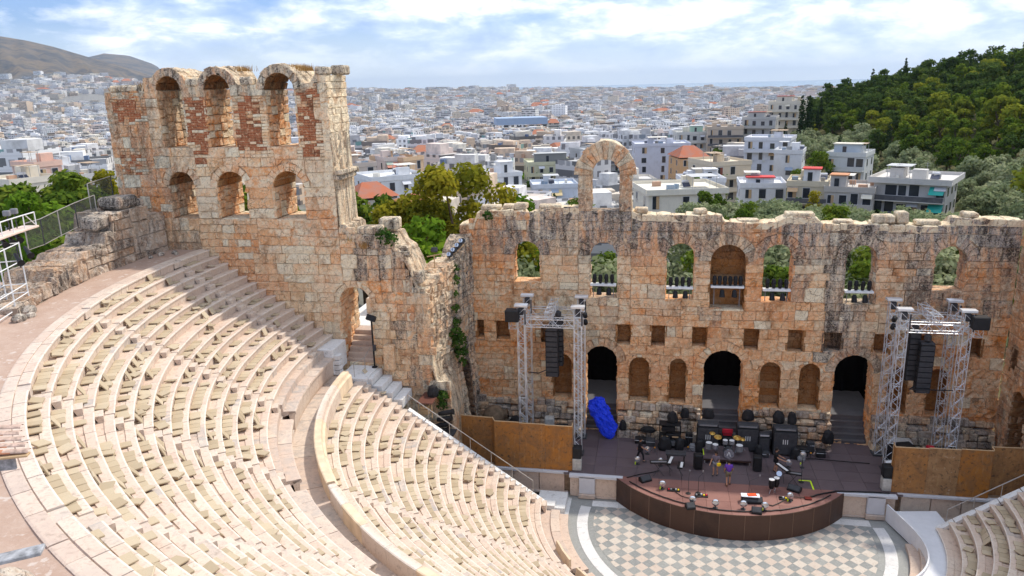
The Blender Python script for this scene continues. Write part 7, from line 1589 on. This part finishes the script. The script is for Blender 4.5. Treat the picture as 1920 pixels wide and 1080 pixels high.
# hanging plants, dry grass
LVY = leaf_mat('ivy_leaf', [(.1, (.02, .06, .012)), (.5, (.045, .10, .02)), (.95, (.09, .15, .03))], .3); LDRY = leaf_mat('dry_grass', [(.1, (.20, .10, .04)), (.5, (.34, .19, .07)), (.95, (.46, .32, .12))], .3)
for i, (bl, n, lb) in enumerate([([(-18.65, 6.6, 14.6, .35), (-18.6, 6.5, 13.8, .38), (-18.6, 6.4, 12.8, .28), (-18.6, 6.2, 11.8, .33), (-18.5, 6.0, 10.9, .36), (-18.45, 5.8, 10.1, .55), (-18.35, 5.9, 9.5, .6), (-18.2, 5.9, 8.7, .5), (-18.1, 5.9, 8.0, .3)], 1100, 'long green creeper hanging down the broken side wall'), ([(-18.6, 2.25, 6.9, .4), (-18.65, 2.2, 6.3, .35)], 250, 'small green plant growing from the foot of the wing wall'), ([(-22.1, 2.6, 17.7, .5), (-21.7, 2.7, 17.4, .45)], 300, 'green tuft on the broken top of the wing wall'), ([(-16.7, 9.3, 17.9, .35)], 120, 'green tuft at the left end of the stage wall head')]):
    crown(bl, n, .11, 1.0, -.2, 80 + i).obj('creeper', LVY, label=lb, cat='plant')
for i, (x, y, z, w) in enumerate([(-39.4, 3.2, 27.35, .8), (-31.6, 4.2, 28.4, .6), (-27.6, 4.0, 28.4, .8), (-33.2, 4.4, 28.2, .4), (-24.3, 3.0, 17.6, .4), (-23.4, 2.7, 17.2, .35), (-38.1, 3.6, 27.6, .5), (-26.9, 3.8, 28.3, .4)]):
    a = Acc()
    for k in range(150):
        px, py = x + random.gauss(0, w * .5), y + random.gauss(0, .5); hh = U(.05, .2); dx, dy = U(-.12, .12), U(-.12, .12); a.add([(px - .015, py, z - .25), (px + .015, py, z - .25), (px + dx, py + dy, z + hh)], [(0, 1, 2)], (random.random(), random.random(), 0))
    a.obj('dry_grass', LDRY, label=['rusty dry grass on the outer shoulder of the wing wall', 'dry grass on the middle arch of the wing wall', 'dry grass on the right arch of the wing wall', 'dry grass tuft left of the middle arch', 'orange dry plant beside the wing wall pier', 'yellow dry plant below the wing wall pier', 'dry grass on the left arch of the wing wall', 'dry grass tuft next to the wing wall pier'][i], cat='plant')
# clay jar and clutter behind the hoardings
a = Acc(); a.lathe((-16.4, 8.0, 3.0), [(.25, -.9), (.65, -.6), (.85, 0), (.7, .5), (.35, .75), (.32, .95), (.42, 1.0)], 18, rot=Matrix.Rotation(R(75), 3, 'Y')); a.obj('clay_jar', simple('clay', (.20, .14, .09), .9, var=.3, scale=3), label='big round clay jar lying behind the left hoarding', cat='jar', smooth=True)
bag(-14.7, 7.6, 2.35, .95, .8, .95, 'black rubbish bag behind the left hoarding', 50, 'rubbish_bag')
for i, (x, y, z, dx, dy, dz, mt, lb) in enumerate([(-12.2, 7.6, 2.7, .7, .6, 1.3, 'CONC', 'upright stone block between the left truss legs'), (-12.9, 5.0, 2.9, .35, .3, .5, 'ORANGE', 'orange box seen over the left hoarding'), (-11.0, 5.2, 3.6, .9, .4, .7, 'BLK', 'black folded gear behind the left hoarding'), (-11.9, 6.2, 2.6, 1.4, .6, .9, 'DGREY', 'dark case between the left truss legs'), (11.8, 7.6, 2.6, 1.2, .9, .9, 'CONC', 'pale stone block behind the right truss'), (11.3, 6.0, 2.6, 1.6, 1.0, 1.7, 'BLK', 'tall black flight case behind the right hoarding'), (13.2, 6.4, 3.0, .5, .5, .5, 'REDP', 'red box behind the right hoarding'), (12.2, 4.6, 2.6, 1.3, .8, 1.6, 'DGREY', 'dark flight case leaning behind the right hoarding'), (15.2, 5.0, 3.2, .7, .6, .6, 'BLK', 'black box with yellow lid behind the right hoarding'), (16.4, 5.2, 2.9, .8, .6, 1.0, 'MIDG', 'grey case at the end of the right hoarding'), (17.2, 4.8, 3.0, .8, .7, 2.2, 'BLK', 'tall black covered lamp at the end of the right hoarding'), (14.3, 5.4, 2.7, 1.3, .6, .8, 'DGREY', 'dark case between the right truss legs')]):
    a = Acc(); a.cbox((x, y, z), (dx, dy, dz), .06, U(-.3, .3), (.5, .5, 0)); a.obj('flight_case' if mt in ('BLK', 'DGREY', 'MIDG') else 'storage_box', globals()[mt], label=lb, cat='case')
for i, (x, y) in enumerate([(15.2, 5.0), (16.4, 5.2)]): a = Acc(); a.cbox((x, y, 3.53 - .1 * i), (.4, .3, .08), .02); a.obj('yellow_box', YPL, label=['flat yellow box on the black box behind the right hoarding', 'flat yellow box on the grey case behind the right hoarding'][i], cat='box')
a = Acc(); a.cbox((10.3, 5.0, ZD + .6), (.55, .3, 1.0), .08, .3); a.obj('crumpled_foil', ALU, label='crumpled silver sheet at the foot of the right truss tower', cat='sheet')
# fence, scaffold and lamps at the top left
MESHM = None
m = bpy.data.materials.new('fence_mesh'); m.use_nodes = True; nt = m.node_tree; nt.nodes.clear(); MATS['fence_mesh'] = m
g = N(nt, 'ShaderNodeNewGeometry'); d_ = N(nt, 'ShaderNodeBsdfDiffuse'); d_.inputs[0].default_value = (.10, .10, .095, 1); t_ = N(nt, 'ShaderNodeBsdfTransparent'); mx = N(nt, 'ShaderNodeMixShader'); mx.inputs[0].default_value = .45; L(nt, t_.outputs[0], mx.inputs[1]); L(nt, d_.outputs[0], mx.inputs[2]); o_ = N(nt, 'ShaderNodeOutputMaterial'); L(nt, mx.outputs[0], o_.inputs[0])
def fence(pts, h, label):
    f = empty('wire_fence', pts[0], label, 'fence')
    for i, p in enumerate(pts): a = Acc(); a.tube(p, (p[0], p[1], p[2] + h), .035, 6); child(a, 'post', MATS['rail_metal'] if i % 2 == 0 else DGREY, f)
    for p, q in zip(pts[:-1], pts[1:]):
        a = Acc(); a.path([(p[0], p[1], p[2] + h), (q[0], q[1], q[2] + h)], .025); a.path([(p[0], p[1], p[2] + .06), (q[0], q[1], q[2] + .06)], .02); child(a, 'rail', MATS['rail_metal'], f)
        a = Acc(); a.add([(p[0], p[1], p[2] + .06), (q[0], q[1], q[2] + .06), (q[0], q[1], q[2] + h), (p[0], p[1], p[2] + h)], [(0, 1, 2, 3)]); child(a, 'mesh_panel', m, f)
def pc_(r, t, z): return (r * math.cos(R(t)), r * math.sin(R(t)), z)
fence([pc_(39.2, 192.4, 18.8), pc_(39.2, 190.2, 18.8), pc_(39.2, 187.8, 19.0), pc_(39.2, 185.4, 19.2), pc_(39.2, 182.6, 19.4)], 1.5, 'low wire mesh fence on top of the retaining wall'); fence([pc_(39.6, 182.5, 19.5), pc_(39.6, 179.3, 19.7)], 2.1, 'taller wire mesh panel next to the wing wall'); fence([pc_(39.9, 195.0, 17.9), pc_(39.6, 192.9, 18.0)], 1.3, 'short wire mesh panel behind the scaffold')
sc_ = empty('scaffold_stand', (-36.5, -13.8, 16.6), 'white tubular scaffold stand at the left edge of the walkway', 'scaffold')
T0 = [(-36.35, -11.0), (-35.7, -12.6), (-37.2, -11.5), (-36.6, -13.1)]
for (x, y) in T0: a = Acc(); a.tube((x, y, 16.5), (x, y, 19.85), .035, 6); child(a, 'upright', WHT, sc_)
for z in (16.8, 17.25, 17.7, 18.9, 19.8):
    a = Acc(); a.path([(*T0[0], z), (*T0[1], z), (T0[1][0] + .9, T0[1][1] - 2.2, z)], .028); a.path([(*T0[2], z), (*T0[3], z)], .028); a.path([(*T0[0], z), (*T0[2], z)], .028); child(a, 'rail', WHT, sc_)
for k in range(1, 5): f = k / 5; x = T0[2][0] + (T0[3][0] - T0[2][0]) * f; y = T0[2][1] + (T0[3][1] - T0[2][1]) * f; a = Acc(); a.tube((x, y, 17.7), (x, y, 19.8), .02, 5); child(a, 'baluster', WHT, sc_)
for i, (r, t, z) in enumerate([(38.2, 195.0, 19.0), (37.9, 197.4, 18.95), (38.5, 195.2, 19.85), (38.5, 196.2, 19.85), (38.5, 197.2, 19.85)]):
    x, y, z = pc_(r, t, z)
    f = empty('follow_spot', (x, y, z), ['long black spotlight on the scaffold nearest the fence', 'black spotlight low on the scaffold', 'first small black lamp under the scaffold platform', 'second small black lamp under the scaffold platform', 'third small black lamp under the scaffold platform'][i], 'lamp'); l_ = .8 if i < 2 else .4; a = Acc(); a.lathe((x, y, z), [(.08, -l_), (.11, -.1), (.13, .1), (.18, .25)], 10, rot=Matrix.Rotation(R(-35), 3, 'Z') @ Matrix.Rotation(R(108), 3, 'Y')); child(a, 'barrel', BLK, f); a = Acc(); a.tube((x, y, z), (x, y, z - .35), .025, 5); child(a, 'bracket', DGREY, f)
pf = empty('lamp_platform', pc_(39, 195, 20.2), 'pale lit platform with rail and floodlights at the left edge', 'platform'); pd = simple('pale_deck', (.72, .55, .46), .7)
for k in range(4):
    a = Acc(); p0, p1 = pc_(38.7, 192.8 + k * 1.6, 20.2), pc_(38.7, 192.8 + (k + 1) * 1.6, 20.2); c_ = [(p0[i] + p1[i]) / 2 for i in range(3)]; a.cbox(tuple(c_), (1.07, .9, .1), .015, R(192.8 + k * 1.6 + .8 + 90)); child(a, 'deck_board', pd, pf)
a = Acc(); pts_ = [pc_(38.4, 192.8 + k * 1.6, 20.95) for k in range(5)]; a.path(pts_, .035)
for p in pts_: a.tube((p[0], p[1], 20.2), p, .03, 5)
a.path([pc_(38.4, 192.8, 20.25), pc_(38.4, 194.0, 20.9)], .025); child(a, 'rail', WHT, pf)
for i, t in enumerate((194.1, 195.1, 197.1)): x, y, z = pc_(38.9, t, 20.2); f = empty('floodlight', (x, y, 20.3), ['floodlight on the platform nearest the fence', 'second floodlight on the lit platform', 'third floodlight at the very edge of the picture'][i], 'lamp'); a = Acc(); a.cbox((x, y, 21.15), (.34, .2, .28), .03, R(t), rot=None); child(a, 'lamp_head', MIDG, f); a = Acc(); a.tube((x, y, 20.25), (x, y, 21.1), .03, 5); child(a, 'pole', DGREY, f)
# loose stones on the walkway
for i, (t, r, s) in enumerate([(177.9, 36.4, .3), (179.0, 36.9, .35), (178.4, 36.0, .22), (180.2, 37.1, .25), (201.5, 37.2, .5), (199.3, 37.3, .55), (200.6, 36.9, .35)]):
    a = Acc(); a.lathe((0, 0, 0), [(.5, 0), (.6, .3), (.45, .6), (.15, .75)], 8, (.2, .6, .1)); p = pc_(r, t, 16.55); a.V = [(p[0] + s * x * (1 + .4 * nz(x * 3 + i, y * 3, z)), p[1] + s * y * (1.3 + .4 * nz(x, y * 3 + i, z)), p[2] + s * z) for x, y, z in a.V]; a.obj('loose_stone', GREYSTONE, label=['pale stone in the corner of walkway and wing wall', 'flat stone near the retaining wall corner', 'small stone beside the top step', 'small stone at the foot of the retaining wall', 'big boulder at the lower end of the retaining wall', 'boulder next to the white scaffold', 'stone at the edge of the walkway below the boulders'][i], cat='stone')
# foreground at the left: tiled eave, plank and rock
ev = empty('tiled_eave', (-18.2, -31.3, 19.4), 'corner of a tiled eave with grey fascia at the left edge', 'roof eave')
ex = Vector((-.93, -.36, 0)); ey = Vector((-.36, .93, 0)); o0 = Vector((-17.86, -30.95, 19.62))
TERR2 = simple('lichen_tile', (.48, .34, .27), .9, var=.4, scale=9)
TERR = simple('terracotta', (.46, .20, .11), .85, var=.4, scale=5)
for r_ in range(5):
    for c_ in range(4):
        a = Acc(); tj = U(-.05, .05); p = o0 + ex * (c_ * .36 + r_ * .09) + ey * (r_ * .16) + Vector((U(-.01, .01), 0, .03 + r_ * .075)); n = 7; vs = []
        for e_ in (0, .5):
            for k in range(n): an = math.pi * k / (n - 1); q = p + ex * (e_ + tj) + ey * (.095 * math.cos(an) * (1 - .12 * e_)) + Vector((0, 0, .05 * math.sin(an) + .015 * c_ + .03 * (e_ > 0))); vs.append(tuple(q))
        a.add(vs, [(k, k + 1, n + k + 1, n + k) for k in range(n - 1)]); child(a, 'roof_tile', TERR if (r_ * 3 + c_) % 3 else TERR2, ev)
GWOOD = simple('grey_timber', (.30, .30, .31), .9, var=.45, scale=9)
a = Acc(); c = o0 + ex * .9 - ey * .06 + Vector((0, 0, -.02)); a.cbox(tuple(c), (1.8, .18, .05), .01, math.atan2(ex.y, ex.x), (0, 0, 0)); child(a, 'drip_board', TRIM, ev); a = Acc(); c = o0 + ex * 1.1 - ey * .02 + Vector((0, 0, -.2)); a.cbox(tuple(c), (1.6, .08, .28), .01, math.atan2(ex.y, ex.x)); child(a, 'fascia_board', GWOOD, ev)
a = Acc(); a.cbox((-13.75, -35.75, 20.72), (1.0, .26, .06), .012, R(28)); a.V = [(x, y, z + (x + 13.7) * .08) for x, y, z in a.V]; a.obj('grey_plank', GWOOD, label='weathered grey plank sticking out at the lower left corner', cat='plank')
a = Acc(); bm = bmesh.new(); bmesh.ops.create_icosphere(bm, subdivisions=4, radius=1)
V_ = [v.co.copy() for v in bm.verts]; F_ = [tuple(v.index for v in f.verts) for f in bm.faces]; bm.free()
a.add([(-12.75 + .36 * v.x * (1 + .3 * nz(v.x * 2, v.y * 2, v.z * 2)), -36.75 + .36 * v.y * (1 + .3 * nz(v.x * 2 + 4, v.y * 2, v.z * 2)), 20.93 + .36 * v.z * (1 + .25 * nz(v.x * 3, v.y * 3, v.z * 3) + .1 * nz(v.x * 7, v.y * 7, v.z * 7))) for v in V_], F_, (.0, .15, .15)); a.obj('foreground_rock', GREYSTONE, label='pale rough rock in the lower left corner', cat='rock', smooth=True)
